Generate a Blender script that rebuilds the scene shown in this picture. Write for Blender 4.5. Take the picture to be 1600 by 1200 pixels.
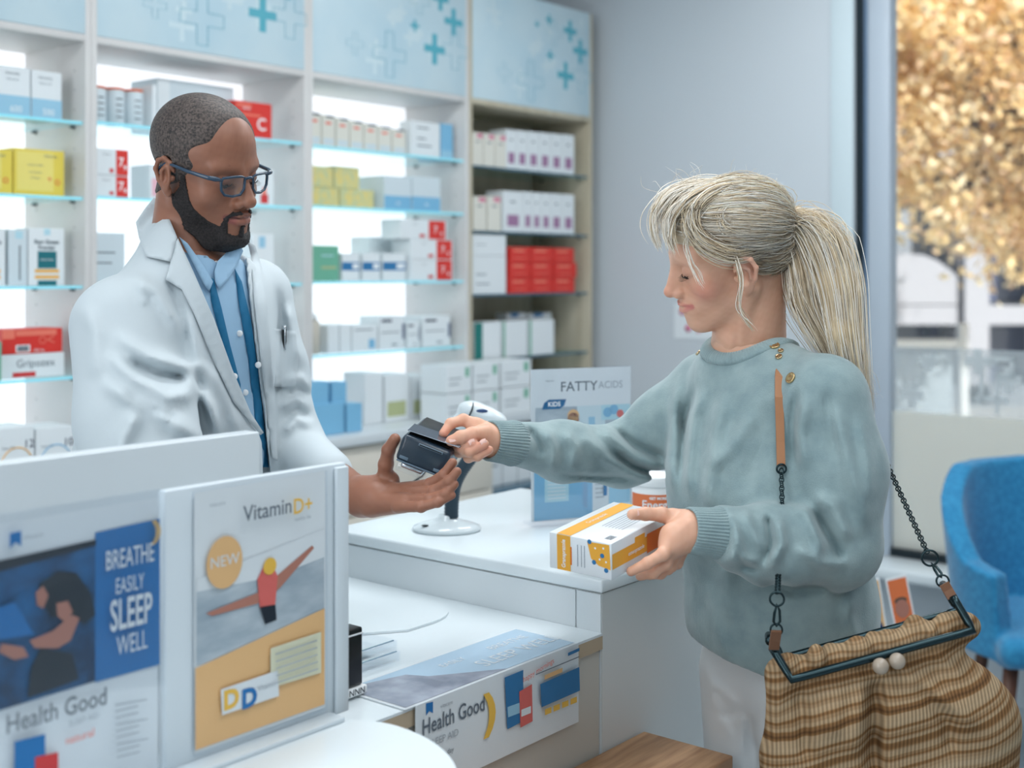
import bpy, bmesh, math, random
import numpy as np
from mathutils import Vector, Matrix, noise
random.seed(7); rng = np.random.default_rng(7)
PI = math.pi
for o in list(bpy.data.objects): bpy.data.objects.remove(o)
S = bpy.context.scene; COL = S.collection

# ------------------------------------------------------------------ camera
CAMZ = 1.5; F = 1960.0
cam_data = bpy.data.cameras.new('camera'); cam = bpy.data.objects.new('camera', cam_data); COL.objects.link(cam)
cam.location = (0, 0, CAMZ); cam.rotation_euler = (PI/2, 0, 0)
cam_data.sensor_fit = 'HORIZONTAL'; cam_data.sensor_width = 36; cam_data.lens = 36*F/1600
cam_data.shift_y = -(600-425)/1600
cam_data.clip_start = .05; cam_data.clip_end = 200
cam_data.dof.use_dof = True; cam_data.dof.focus_distance = 1.93; cam_data.dof.aperture_fstop = 3.0
S.camera = cam
S.view_settings.view_transform = 'Standard'; S.view_settings.look = 'None'
S.view_settings.exposure = -.12; S.view_settings.gamma = 1.0; S.view_settings.use_curve_mapping = False

# ------------------------------------------------------------------ sky, sun, ceiling lights
TH = math.atan2(.775, .632)          # the room is turned by this angle from the camera axis
D1 = np.array([math.cos(TH), math.sin(TH), 0.]); D2 = np.array([-math.sin(TH), math.cos(TH), 0.])
def room(u, v, z=0.): return Vector((u*D1[0]+v*D2[0], u*D1[1]+v*D2[1], z))
w = bpy.data.worlds.new('sky'); S.world = w; w.use_nodes = True
nt = w.node_tree; bg = nt.nodes['Background']
sky = nt.nodes.new('ShaderNodeTexSky'); sky.sky_type = 'HOSEK_WILKIE'; sky.turbidity = 4; sky.ground_albedo = .5
sky.sun_direction = Vector((.45, -.75, .6)).normalized()
hs = nt.nodes.new('ShaderNodeHueSaturation'); hs.inputs['Saturation'].default_value = .55
nt.links.new(sky.outputs[0], hs.inputs['Color']); nt.links.new(hs.outputs[0], bg.inputs[0]); bg.inputs[1].default_value = 2.9
sd = bpy.data.lights.new('sun', 'SUN'); sd.energy = 9.5; sd.angle = .02; sd.color = (1, .96, .89)
so = bpy.data.objects.new('sun', sd); COL.objects.link(so)
so.rotation_euler = Vector((.45, -.75, .6)).to_track_quat('Z', 'Y').to_euler()
def area(name, u, v, z, sx, sy, power, col=(1, 1, 1), rot=None):
    l = bpy.data.lights.new(name, 'AREA'); l.shape = 'RECTANGLE'; l.size = sx; l.size_y = sy; l.energy = power; l.color = col
    o = bpy.data.objects.new(name, l); COL.objects.link(o); o.location = room(u, v, z)
    o.rotation_euler = rot if rot else (0, 0, TH)
    return o
CW = (.95, .98, 1.0)
area('ceiling_light', 1.2, .2, 2.97, 1.5, 1.0, 21, CW)
area('ceiling_light', 3.2, .6, 2.97, 1.2, .6, 16, CW)
area('ceiling_light', -.6, 1.6, 2.97, 1.2, 1.2, 20, CW)
area('ceiling_light', 2.6, 1.75, 2.97, 2.6, .35, 40, CW)
area('ceiling_light', -1.2, -1.2, 2.97, 1.6, 1.6, 32, CW)
ll = area('side_fill', -2.9, 1.5, 1.9, 1.8, 2.6, 60, CW)             # unseen fill light added at the left to brighten wall and counter
ll.rotation_euler = room(1, 0, -.05).to_track_quat('-Z', 'Y').to_euler()
wl = area('window_portal', 4.40, -.1, 1.65, 4.1, 2.4, 1)
wl.rotation_euler = (-room(1, 0, 0)).to_track_quat('-Z', 'Y').to_euler(); wl.data.cycles.is_portal = True

# ------------------------------------------------------------------ helpers
def P(px, py, Y): return np.array([(px-800)/F*Y, Y, CAMZ-(py-425)/F*Y])
def U(px, v):                        # room coordinate u of a pixel column on the plane v
    a = (px-800)/F; return v*(D1[1]+D1[0]*a)/(D1[0]-D1[1]*a)
def Zr(py, u, v):                    # height of a pixel row at room point u, v
    Y = u*D1[1]+v*D2[1]; return CAMZ-(py-425)*Y/F

MATS = {}
def mat(name, col=(.8, .8, .8), rough=.5, metal=0., spec=.5, emit=None, es=1., trans=0., alpha=1., coat=0., sss=0., ior=1.45, attr=None, build=None, sheen=0.):
    if name in MATS: return MATS[name]
    m = bpy.data.materials.new(name); m.use_nodes = True; n = m.node_tree.nodes; b = n['Principled BSDF']
    b.inputs['Base Color'].default_value = (*col, 1); b.inputs['Roughness'].default_value = rough
    b.inputs['Metallic'].default_value = metal; b.inputs['Specular IOR Level'].default_value = spec
    b.inputs['IOR'].default_value = ior; b.inputs['Transmission Weight'].default_value = trans
    b.inputs['Alpha'].default_value = alpha; b.inputs['Coat Weight'].default_value = coat
    b.inputs['Sheen Weight'].default_value = sheen
    if sss: b.inputs['Subsurface Weight'].default_value = sss; b.inputs['Subsurface Radius'].default_value = (.01, .004, .002); b.inputs['Subsurface Scale'].default_value = 1
    if emit: b.inputs['Emission Color'].default_value = (*emit, 1); b.inputs['Emission Strength'].default_value = es
    if attr:
        a = n.new('ShaderNodeVertexColor'); a.layer_name = attr; m.node_tree.links.new(a.outputs[0], b.inputs['Base Color'])
    if build: build(m.node_tree, b)
    MATS[name] = m; return m
def srgb(r, g, b):
    f = lambda c: (c/255/12.92) if c/255 <= .04045 else ((c/255+.055)/1.055)**2.4
    return (f(r), f(g), f(b))
def noise_var(c1, c2, scale=8., stretch=(1, 1, 1), bump=0., bscale=200., detail=3, dist=.001):
    def f(nt, b):
        tc = nt.nodes.new('ShaderNodeTexCoord'); mp = nt.nodes.new('ShaderNodeMapping'); mp.inputs['Scale'].default_value = stretch
        nz = nt.nodes.new('ShaderNodeTexNoise'); nz.inputs['Scale'].default_value = scale; nz.inputs['Detail'].default_value = detail
        cr = nt.nodes.new('ShaderNodeValToRGB'); cr.color_ramp.elements[0].color = (*c1, 1); cr.color_ramp.elements[1].color = (*c2, 1)
        cr.color_ramp.elements[0].position = .35; cr.color_ramp.elements[1].position = .65
        L = nt.links.new; L(tc.outputs['Object'], mp.inputs[0]); L(mp.outputs[0], nz.inputs[0]); L(nz.outputs[0], cr.inputs[0]); L(cr.outputs[0], b.inputs['Base Color'])
        if bump:
            n2 = nt.nodes.new('ShaderNodeTexNoise'); n2.inputs['Scale'].default_value = bscale; L(tc.outputs['Object'], n2.inputs[0])
            bp = nt.nodes.new('ShaderNodeBump'); bp.inputs['Strength'].default_value = bump; bp.inputs['Distance'].default_value = dist; L(n2.outputs[0], bp.inputs['Height']); L(bp.outputs[0], b.inputs['Normal'])
    return f
def bump_only(bump=.3, bscale=300., dist=.001, detail=2):
    def f(nt, b):
        tc = nt.nodes.new('ShaderNodeTexCoord'); L = nt.links.new
        n2 = nt.nodes.new('ShaderNodeTexNoise'); n2.inputs['Scale'].default_value = bscale; n2.inputs['Detail'].default_value = detail; L(tc.outputs['Object'], n2.inputs[0])
        bp = nt.nodes.new('ShaderNodeBump'); bp.inputs['Strength'].default_value = bump; bp.inputs['Distance'].default_value = dist; L(n2.outputs[0], bp.inputs['Height']); L(bp.outputs[0], b.inputs['Normal'])
    return f

class MB:
    """collects shapes with materials; build() links them as ONE mesh object"""
    def __init__(s): s.v = []; s.f = []; s.m = []; s.sm = []; s.mats = []
    def mi(s, m):
        if m not in s.mats: s.mats.append(m)
        return s.mats.index(m)
    def add(s, vs, fs, m, smooth=False, M=None):
        k = len(s.v)
        if M is not None: vs = [tuple(M @ Vector(v)) for v in vs]
        s.v += [tuple(v) for v in vs]; s.f += [tuple(i+k for i in f) for f in fs]
        s.m += [s.mi(m)]*len(fs); s.sm += [smooth]*len(fs); return s
    def box(s, lo, hi, m, bev=0., M=None, seg=2):
        lo = np.array(lo, float); hi = np.array(hi, float)
        bm = bmesh.new(); bmesh.ops.create_cube(bm, size=1)
        for v in bm.verts: v.co = Vector([(lo[i]+hi[i])/2+v.co[i]*(hi[i]-lo[i]) for i in range(3)])
        if bev: bmesh.ops.bevel(bm, geom=list(bm.edges), offset=bev, segments=seg, profile=.5, affect='EDGES')
        s.bm(bm, m, M, smooth=bool(bev) and seg > 1); return s
    def bm(s, bm, m, M=None, smooth=False):
        bm.verts.ensure_lookup_table(); bm.verts.index_update()
        s.add([tuple(v.co) for v in bm.verts], [tuple(v.index for v in f.verts) for f in bm.faces], m, smooth, M); bm.free(); return s
    def quad(s, a, b, c, d, m): return s.add([a, b, c, d], [(0, 1, 2, 3)], m)
    def prism(s, pts, z0, z1, m, M=None, smooth=False):   # outline in x,y extruded in z
        n = len(pts); vs = [(x, y, z0) for x, y in pts]+[(x, y, z1) for x, y in pts]
        s.add(vs, [tuple(range(n-1, -1, -1)), tuple(range(n, 2*n))], m, False, M)
        s.add(vs, [(i, (i+1) % n, (i+1) % n+n, i+n) for i in range(n)], m, smooth, M); return s
    def tube(s, pts, r, m, n=10, closed=False, M=None, caps=True):
        pts = [Vector(p) for p in pts]; k = len(pts); rr = r if hasattr(r, '__len__') else [r]*k
        vs = []; fs = []; up = None
        for i, p in enumerate(pts):
            if closed: t = (pts[(i+1) % k]-pts[i-1]).normalized()
            else: t = (pts[min(i+1, k-1)]-pts[max(i-1, 0)]).normalized()
            if up is None:
                up = t.orthogonal().normalized()
            up = (up-t*up.dot(t)).normalized(); w_ = t.cross(up)
            for j in range(n):
                a = 2*PI*j/n; vs.append(p+(up*math.cos(a)+w_*math.sin(a))*rr[i])
        for i in range(k if closed else k-1):
            for j in range(n): fs.append((i*n+j, i*n+(j+1) % n, ((i+1) % k)*n+(j+1) % n, ((i+1) % k)*n+j))
        if caps and not closed: fs += [tuple(range(n-1, -1, -1)), tuple((k-1)*n+j for j in range(n))]
        return s.add(vs, fs, m, True, M)
    def lathe(s, prof, m, n=32, M=None, smooth=True, sx=1, sy=1):   # profile of (r, z)
        vs = []; fs = []; k = len(prof)
        for r, z in prof:
            for j in range(n): a = 2*PI*j/n; vs.append((r*math.cos(a)*sx, r*math.sin(a)*sy, z))
        for i in range(k-1):
            for j in range(n): fs.append((i*n+j, i*n+(j+1) % n, (i+1)*n+(j+1) % n, (i+1)*n+j))
        if prof[0][0] > 1e-6: fs.append(tuple(range(n-1, -1, -1)))
        if prof[-1][0] > 1e-6: fs.append(tuple((k-1)*n+j for j in range(n)))
        return s.add(vs, fs, m, smooth, M)
    def ball(s, c, r, m, M=None, n=16, scale=(1, 1, 1)):
        bm = bmesh.new(); bmesh.ops.create_uvsphere(bm, u_segments=n, v_segments=n//2+2, radius=r)
        for v in bm.verts: v.co = Vector((v.co.x*scale[0]+c[0], v.co.y*scale[1]+c[1], v.co.z*scale[2]+c[2]))
        return s.bm(bm, m, M, True)
    def text(s, txt, size, m, M, align='CENTER', sx=1., extr=0., bold=0., sp=1.):
        c = bpy.data.curves.new('t', 'FONT'); c.body = txt; c.size = size; c.align_x = align; c.align_y = 'CENTER'; c.extrude = extr; c.offset = bold; c.resolution_u = 3; c.space_character = sp
        o = bpy.data.objects.new('t', c); COL.objects.link(o); dg = bpy.context.evaluated_depsgraph_get()
        me = bpy.data.meshes.new_from_object(o.evaluated_get(dg))
        s.add([(v.co.x*sx, v.co.y, v.co.z) for v in me.vertices], [tuple(p.vertices) for p in me.polygons], m, False, M)
        bpy.data.objects.remove(o); bpy.data.curves.remove(c); bpy.data.meshes.remove(me); return s
    def build(s, name, parent=None, loc=None, rz=None, attr=None):
        me = bpy.data.meshes.new(name); me.from_pydata(s.v, [], s.f)
        for m in s.mats: me.materials.append(m)
        me.polygons.foreach_set('material_index', s.m); me.polygons.foreach_set('use_smooth', s.sm); me.update()
        o = bpy.data.objects.new(name, me); COL.objects.link(o)
        if parent is not None: o.parent = parent
        if loc is not None: o.location = loc
        if rz is not None: o.rotation_euler = (0, 0, rz)
        return o
def tag(o, label=None, cat=None, group=None, kind=None):
    if label: o['label'] = label
    if cat: o['category'] = cat
    if group: o['group'] = group
    if kind: o['kind'] = kind
    return o
def thing(name, label, cat, loc=(0, 0, 0), rz=0., group=None):
    o = bpy.data.objects.new(name, None); COL.objects.link(o); o.location = loc; o.rotation_euler = (0, 0, rz); o.empty_display_size = .05
    return tag(o, label, cat, group)
def dup(root, loc, rz=None, label=None, group=None):
    r = root.copy(); COL.objects.link(r); r.location = loc
    if rz is not None: r.rotation_euler = (0, 0, rz)
    tag(r, label, None, group)
    for ch in list(root.children):
        c = ch.copy(); COL.objects.link(c); c.parent = r
        for g in ch.children:
            d = g.copy(); COL.objects.link(d); d.parent = c
    return r
# frame on the front of something facing -y: x right, y up
def FR(x, y, z, tilt=0.): return Matrix.Translation((x, y, z)) @ Matrix.Rotation(PI/2, 4, 'X')
# ------------------------------------------------------------------ distance-field sculpting
def surface(fn, lo, hi, h, B=12):
    """surface nets over fn (N,3)->(N); only blocks near the surface are evaluated"""
    lo = np.array(lo, float); hi = np.array(hi, float)
    n = np.ceil((hi-lo)/h/B).astype(int)*B+1
    V = np.full(n, 9., np.float32); nb = (n-1)//B
    bc = np.stack(np.meshgrid(*[np.arange(k) for k in nb], indexing='ij'), -1).reshape(-1, 3)
    cen = lo+(bc+.5)*B*h; d = fn(cen); near = np.abs(d) < B*h*.87*1.5+.01
    for b, dv in zip(bc[~near], d[~near]):
        s0 = b*B; V[s0[0]:s0[0]+B+1, s0[1]:s0[1]+B+1, s0[2]:s0[2]+B+1] = 9. if dv > 0 else -9.
    g = np.stack(np.meshgrid(*[np.arange(B+1)]*3, indexing='ij'), -1).reshape(-1, 3)
    nbk = bc[near]
    for i in range(0, len(nbk), 100):
        ch = nbk[i:i+100]; idx = (ch[:, None, :]*B+g[None]).reshape(-1, 3)
        V[idx[:, 0], idx[:, 1], idx[:, 2]] = fn(lo+idx*h)
    s = V < 0
    c = [(i, j, k) for i in (0, 1) for j in (0, 1) for k in (0, 1)]
    sub = lambda A, o: A[o[0]:A.shape[0]-1+o[0], o[1]:A.shape[1]-1+o[1], o[2]:A.shape[2]-1+o[2]]
    cnt = sum(sub(s, o).astype(np.int8) for o in c); act = (cnt > 0) & (cnt < 8)
    ai = np.argwhere(act); idm = np.full(act.shape, -1, np.int64); idm[tuple(ai.T)] = np.arange(len(ai))
    acc = np.zeros((len(ai), 3)); num = np.zeros(len(ai))
    for a in c:
        for ax in range(3):
            if a[ax]: continue
            b = list(a); b[ax] = 1
            va = V[ai[:, 0]+a[0], ai[:, 1]+a[1], ai[:, 2]+a[2]].astype(float); vb = V[ai[:, 0]+b[0], ai[:, 1]+b[1], ai[:, 2]+b[2]].astype(float)
            cr = (va < 0) != (vb < 0); t = np.where(cr, va/np.where(cr, va-vb, 1), 0); t = np.clip(t, 0, 1)
            p = np.zeros((len(ai), 3)); p[:] = a; p[:, ax] = t
            acc[cr] += p[cr]; num[cr] += 1
    vs = lo+(ai+acc/num[:, None])*h
    fs = []
    for ax in range(3):
        o1, o2 = [(1, 2), (2, 0), (0, 1)][ax]
        sl0 = [slice(None)]*3; sl1 = [slice(None)]*3; sl0[ax] = slice(0, -1); sl1[ax] = slice(1, None)
        cr = s[tuple(sl0)] != s[tuple(sl1)]; e = np.argwhere(cr)
        e = e[(e[:, o1] > 0) & (e[:, o2] > 0) & (e[:, o1] < n[o1]-1) & (e[:, o2] < n[o2]-1)]
        ins = s[tuple(e.T)]
        q = []
        for (x, y) in ((1, 1), (0, 1), (0, 0), (1, 0)):
            r = e.copy(); r[:, o1] -= x; r[:, o2] -= y; q.append(idm[tuple(r.T)])
        q = np.stack(q, 1); q[~ins] = q[~ins][:, ::-1]; q = q[(q >= 0).all(1)]; fs.append(q)
    return vs, np.concatenate(fs)
def cap(P_, a, b, ra, rb=None):
    rb = ra if rb is None else rb; a = np.asarray(a, float); b = np.asarray(b, float); ab = b-a
    t = np.clip(((P_-a)@ab)/max(ab@ab, 1e-12), 0, 1); return np.linalg.norm(P_-a-t[:, None]*ab, axis=1)-(ra+(rb-ra)*t)
def ell(P_, c, r, R=None):
    q = P_-np.asarray(c, float)
    if R is not None: q = q@np.asarray(R, float)       # columns of R are the ellipsoid axes
    r = np.asarray(r, float); k0 = np.linalg.norm(q/r, axis=1); k1 = np.linalg.norm(q/(r*r), axis=1)
    return k0*(k0-1)/np.maximum(k1, 1e-9)
def rbox(P_, c, hs, r, R=None):
    q = P_-np.asarray(c, float)
    if R is not None: q = q@np.asarray(R, float)
    q = np.abs(q)-(np.asarray(hs, float)-r); return np.linalg.norm(np.maximum(q, 0), axis=1)+np.minimum(q.max(1), 0)-r
def smin(a, b, k):
    h = np.maximum(k-np.abs(a-b), 0)/k; return np.minimum(a, b)-h*h*k*.25
def smax(a, b, k): return -smin(-a, -b, k)
def chain(P_, pts, rs, k=.004):
    d = None
    for i in range(len(pts)-1):
        e = cap(P_, pts[i], pts[i+1], rs[i], rs[i+1]); d = e if d is None else smin(d, e, k)
    return d
def segdist(P_, pts):
    d = None
    for i in range(len(pts)-1):
        e = cap(P_, pts[i], pts[i+1], 0.); d = e if d is None else np.minimum(d, e)
    return d
def march(fn, px, py, t0=1.2, t1=3.0, n=60):
    """first hit of the sight line of a pixel with a shape"""
    px = np.atleast_1d(px).astype(float); py = np.atleast_1d(py).astype(float)
    dr = np.stack([(px-800)/F, np.ones_like(px), -(py-425)/F], 1); o = np.array([0, 0, CAMZ]); t = np.full(len(px), t0)
    for _ in range(n): t = t+np.clip(fn(o+dr*t[:, None])*.8, -.02, .12)
    return o+dr*np.minimum(t, t1)[:, None]
def project(P_): return 800+F*P_[:, 0]/P_[:, 1], 425-F*(P_[:, 2]-CAMZ)/P_[:, 1]
def folds(fn, lst, t0=1.2, step=None):
    """turn fold lines into 3-D polylines lying on the shape"""
    out = []
    for pts, r, amp in lst:
        pts = np.array(pts, float); q = []
        for i in range(len(pts)-1):
            m = max(1, int(np.linalg.norm(pts[i+1]-pts[i])/25))
            for j in range(m): q.append(pts[i]+(pts[i+1]-pts[i])*j/m)
        q.append(pts[-1]); q = np.array(q); out.append((march(fn, q[:, 0], q[:, 1], t0), r, amp))
    return out
def foldfield(P_, fl):
    """height added by the folds; measured across the line of each fold so the ridge keeps its height"""
    e = np.zeros(len(P_)); X = P_[:, 0]/P_[:, 1]; Z = (P_[:, 2]-CAMZ)/P_[:, 1]
    for pts, r, amp in fl:
        q = np.stack([pts[:, 0]/pts[:, 1], (pts[:, 2]-CAMZ)/pts[:, 1]], 1); Ym = pts[:, 1].mean(); rr = 3*r/Ym
        m = (X > q[:, 0].min()-rr) & (X < q[:, 0].max()+rr) & (Z > q[:, 1].min()-rr) & (Z < q[:, 1].max()+rr) & (np.abs(P_[:, 1]-Ym) < .14)
        if not m.any(): continue
        x = X[m]; z = Z[m]; best = np.full(len(x), 9.); tt = np.zeros(len(x)); yl = np.zeros(len(x)); L = len(pts)-1
        for i in range(L):
            ax, az = q[i]; bx, bz = q[i+1]-q[i]; t = np.clip(((x-ax)*bx+(z-az)*bz)/max(bx*bx+bz*bz, 1e-12), 0, 1); d = np.hypot(x-ax-t*bx, z-az-t*bz)
            w_ = d < best; best[w_] = d[w_]; tt[w_] = ((i+t)/L)[w_]; yl[w_] = (pts[i, 1]+t*(pts[i+1, 1]-pts[i, 1]))[w_]
        fade = np.clip(np.minimum(tt, 1-tt)*4, 0, 1); fade = fade*fade*(3-2*fade)
        e[m] += amp*np.exp(-(best*yl/r)**2)*fade*np.exp(-((P_[m, 1]-yl)/.07)**2)
    return e
_n3 = None
def vnoise(P_, s):
    """cheap smooth noise from summed sines"""
    x, y, z = (P_*s).T
    return (np.sin(x*1.7+y*2.3+1.3)+np.sin(y*1.9-z*2.1+x*.7+.4)+np.sin(z*2.6+x*1.1-y*.8+2.2)+np.sin(x*3.1-z*1.3+y*2.9))/4
def mesh_from(name, parts, mats, parent=None, colfn=None, smooth=True):
    """parts: list of (verts, faces, material index)"""
    vs = []; fs = []; mi = []; k = 0
    for v, f, m in parts:
        vs.append(v); fs.append(f+k); mi += [m]*len(f); k += len(v)
    vs = np.concatenate(vs); fs = np.concatenate(fs)
    me = bpy.data.meshes.new(name); me.vertices.add(len(vs)); me.vertices.foreach_set('co', vs.astype(np.float32).ravel())
    me.loops.add(fs.size); me.loops.foreach_set('vertex_index', fs.astype(np.int32).ravel())
    me.polygons.add(len(fs)); me.polygons.foreach_set('loop_start', np.arange(0, fs.size, 4, dtype=np.int32)); me.polygons.foreach_set('loop_total', np.full(len(fs), 4, np.int32))
    me.polygons.foreach_set('material_index', np.array(mi, np.int32)); me.polygons.foreach_set('use_smooth', np.full(len(fs), smooth)); me.update(calc_edges=True); me.validate()
    for m in mats: me.materials.append(m)
    if colfn is not None:
        c = colfn(vs); a = me.color_attributes.new('Col', 'FLOAT_COLOR', 'POINT'); a.data.foreach_set('color', np.concatenate([c, np.ones((len(c), 1))], 1).astype(np.float32).ravel())
    o = bpy.data.objects.new(name, me); COL.objects.link(o)
    if parent is not None: o.parent = parent
    return o
def relax(v, f, it=1):
    for _ in range(it):
        acc = np.zeros_like(v); n = np.zeros(len(v))
        for a, b in ((0, 1), (1, 2), (2, 3), (3, 0)):
            for x, y in ((a, b), (b, a)): np.add.at(acc, f[:, x], v[f[:, y]]); np.add.at(n, f[:, x], 1)
        v = .4*v+.6*acc/np.maximum(n, 1)[:, None]
    return v
def polysd(x, y, poly):
    """signed distance to a polygon in the plane (negative inside)"""
    poly = np.array(poly, float); n = len(poly); d = np.full(len(x), 1e18); s = np.ones(len(x))
    for i in range(n):
        j = (i-1) % n; ex, ey = poly[j]-poly[i]; wx = x-poly[i, 0]; wy = y-poly[i, 1]
        t = np.clip((wx*ex+wy*ey)/(ex*ex+ey*ey+1e-12), 0, 1); bx = wx-ex*t; by = wy-ey*t; d = np.minimum(d, bx*bx+by*by)
        c1 = y >= poly[i, 1]; c2 = y < poly[j, 1]; c3 = ex*wy > ey*wx
        fl = (c1 & c2 & c3) | (~c1 & ~c2 & ~c3); s[fl] *= -1
    return s*np.sqrt(d)
def frame(f, up=(0, 0, 1), roll=0.):
    """columns: forward, left, up"""
    f = np.array(f, float); f /= np.linalg.norm(f); l = np.cross(up, f); l /= np.linalg.norm(l); u = np.cross(f, l)
    c, s = math.cos(roll), math.sin(roll); return np.stack([f, l*c+u*s, u*c-l*s], 1)
# ------------------------------------------------------------------ the room
R0 = TH
VF = 3.12; VB = 3.45; UW = 4.45; HC = 3.0; BW = .8
POST = [1.17, 1.97, 2.77, 3.57, 4.37]; GAP = .0008
m_wall = mat('wall_paint', srgb(196, 204, 210), .85, build=bump_only(.05, 150, .0005))
m_wall2 = mat('wall_paint_light', srgb(196, 211, 217), .7)
m_ceil = mat('ceiling_paint', (.85, .86, .87), .9)
m_floor = mat('floor_vinyl', srgb(172, 184, 190), .35, build=noise_var(srgb(166, 178, 185), srgb(180, 190, 196), 3))
m_white = mat('white_laminate', srgb(226, 235, 239), .22, spec=.5)
m_whited = mat('white_panel', srgb(214, 222, 226), .35)
m_edge = mat('edge_seam', srgb(120, 130, 135), .5)
m_carc = mat('shelf_board', srgb(205, 206, 203), .5, build=noise_var(srgb(208, 206, 205), srgb(212, 211, 209), 3, (1, 1, 3)))
m_oak = mat('pale_oak_board', srgb(190, 182, 162), .5, build=noise_var(srgb(184, 175, 153), srgb(198, 190, 170), 5, (6, 6, .6)))
m_dark = mat('dark_metal', srgb(38, 48, 54), .4, .6)
m_frame = mat('aluminium_frame', srgb(176, 188, 200), .4)
m_glassblue = mat('frame_blue_reflex', srgb(104, 128, 154), .4)
def st(mb, name, **k):
    o = mb.build(name, loc=(0, 0, 0), rz=R0); return tag(o, kind='structure')
st(MB().box((-3.2, -3.2, -.1), (UW, VB+.05, 0), m_floor), 'floor')
st(MB().box((-3.2, -3.2, HC), (UW+.2, VB+.2, HC+.12), m_ceil), 'ceiling')
st(MB().box((-3.2, VB+.05, 0), (UW+.2, VB+.2, HC), m_wall), 'wall_back')
st(MB().box((-3.35, -3.2, 0), (-3.2, VB+.2, HC), m_wall), 'wall_left')
st(MB().box((-3.35, -3.35, 0), (UW+.2, -3.2, HC), m_wall), 'wall_front')
WV0, WV1 = -2.2, 1.974; WZ0, WZ1 = .45, 2.86
b = MB().box((UW, WV1, 0), (UW+.2, VB+.05, HC), m_wall); b.box((UW, -3.2, 0), (UW+.2, WV0, HC), m_wall)
b.box((UW, WV0, 0), (UW+.2, WV1, WZ0-.04), m_wall); b.box((UW, WV0, WZ1), (UW+.2, WV1, HC), m_wall); st(b, 'wall_right')
st(MB().box((UW-.012, WV1+.001, .41), (UW-.0005, 2.064, HC-.02), m_wall2, .002), 'trim_1')
st(MB().box((UW-.17, WV0, WZ0-.04), (UW+.15, WV1-.002, WZ0-.002), m_white, .006), 'trim_2')
def glassy(name, tint, refl=.06, rough=.02):
    def f(nt, b):
        L = nt.links.new; tr = nt.nodes.new('ShaderNodeBsdfTransparent'); tr.inputs[0].default_value = (*tint, 1)
        gl = nt.nodes.new('ShaderNodeBsdfGlossy'); gl.inputs['Roughness'].default_value = rough; gl.inputs[0].default_value = (1, 1, 1, 1)
        mx = nt.nodes.new('ShaderNodeMixShader'); mx.inputs[0].default_value = refl; out = nt.nodes['Material Output']
        L(tr.outputs[0], mx.inputs[1]); L(gl.outputs[0], mx.inputs[2]); L(mx.outputs[0], out.inputs[0])
    return mat(name, build=f)
def frosted(name, col, clear=0., trl=.55):
    def f(nt, b):
        L = nt.links.new; tr = nt.nodes.new('ShaderNodeBsdfTransparent'); tl = nt.nodes.new('ShaderNodeBsdfTranslucent'); di = nt.nodes.new('ShaderNodeBsdfDiffuse')
        for x in (tl, di): x.inputs[0].default_value = (*col, 1)
        m1 = nt.nodes.new('ShaderNodeMixShader'); m1.inputs[0].default_value = trl; m2 = nt.nodes.new('ShaderNodeMixShader'); m2.inputs[0].default_value = clear
        L(di.outputs[0], m1.inputs[1]); L(tl.outputs[0], m1.inputs[2]); L(m1.outputs[0], m2.inputs[1]); L(tr.outputs[0], m2.inputs[2]); L(m2.outputs[0], nt.nodes['Material Output'].inputs[0])
    return mat(name, build=f)
m_pane = glassy('window_glass', (.96, .98, .99), .04)
m_film = frosted('frosted_film', srgb(250, 252, 248), .04, .80)
m_band = frosted('etched_band', srgb(215, 225, 230), .62, .5)
m_cross = frosted('etched_cross', srgb(228, 234, 236), .12, .5)
w1 = MB(); fu0, fu1 = UW+.03, UW+.10
w1.box((fu0-.02, 1.950, WZ0), (fu1, WV1, WZ1), m_dark); w1.box((fu0, 1.937, WZ0), (fu1, 1.950, WZ1), m_glassblue)
w1.box((fu0, 1.850, WZ0), (fu1, 1.937, WZ1), m_frame, .004); w1.box((fu0, WV0, WZ0), (fu1, WV0+.1, WZ1), m_frame)
w1.box((fu0, WV0+.1, WZ0), (fu1, 1.85, WZ0+.028), m_dark); w1.box((fu0, WV0+.1, WZ1-.08), (fu1, 1.85, WZ1), m_frame)
w1.box((fu0, -.55, WZ0+.028), (fu1, -.47, WZ1-.08), m_frame)
w1 = st(w1, 'window_1')
g = MB().box((UW+.062, WV0+.1, WZ0+.028), (UW+.068, 1.85, WZ1-.08), m_pane); g.build('window_pane', w1)
g = MB().box((UW+.058, WV0+.1, WZ0+.028), (UW+.0615, 1.85, .985), m_film); g.build('frosted_film', w1)
g = MB(); z0, z1 = .985, 1.225; r2 = random.Random(3)
g.box((UW+.059, WV0+.1, z0), (UW+.0612, 1.85, z1), m_band)
def cross2d(cy, cz, a, t):  # plus outline in the v,z plane
    return [(cy-t, cz-a), (cy+t, cz-a), (cy+t, cz-t), (cy+a, cz-t), (cy+a, cz+t), (cy+t, cz+t), (cy+t, cz+a), (cy-t, cz+a), (cy-t, cz+t), (cy-a, cz+t), (cy-a, cz-t), (cy-t, cz-t)]
MX = Matrix(((0, 0, 1, 0), (1, 0, 0, 0), (0, 1, 0, 0), (0, 0, 0, 1)))   # (x,y,z)->(u=z, v=x, z=y)
for i in range(46):
    a = r2.choice([.018, .03, .045]); cy = r2.uniform(-.4, 1.8); cz = r2.uniform(z0+.05, z1-.04)
    g.prism(cross2d(cy, cz, a, a*.36), UW+.0555+i*3e-5, UW+.0562+i*3e-5, m_cross, MX)
# the large stepped cross line at the right of the view
for (y0, y1, a0, a1) in ((1.41, 1.50, 1.185, 1.20), (1.41, 1.425, 1.13, 1.20), (1.41, 1.475, 1.13, 1.145), (1.46, 1.475, 1.0, 1.145), (1.43, 1.53, 1.04, 1.06), (1.515, 1.53, 1.04, 1.17)):
    g.box((UW+.0535, y0, a0), (UW+.055, y1, a1), m_cross)
g.build('etched_crosses', w1)

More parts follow.
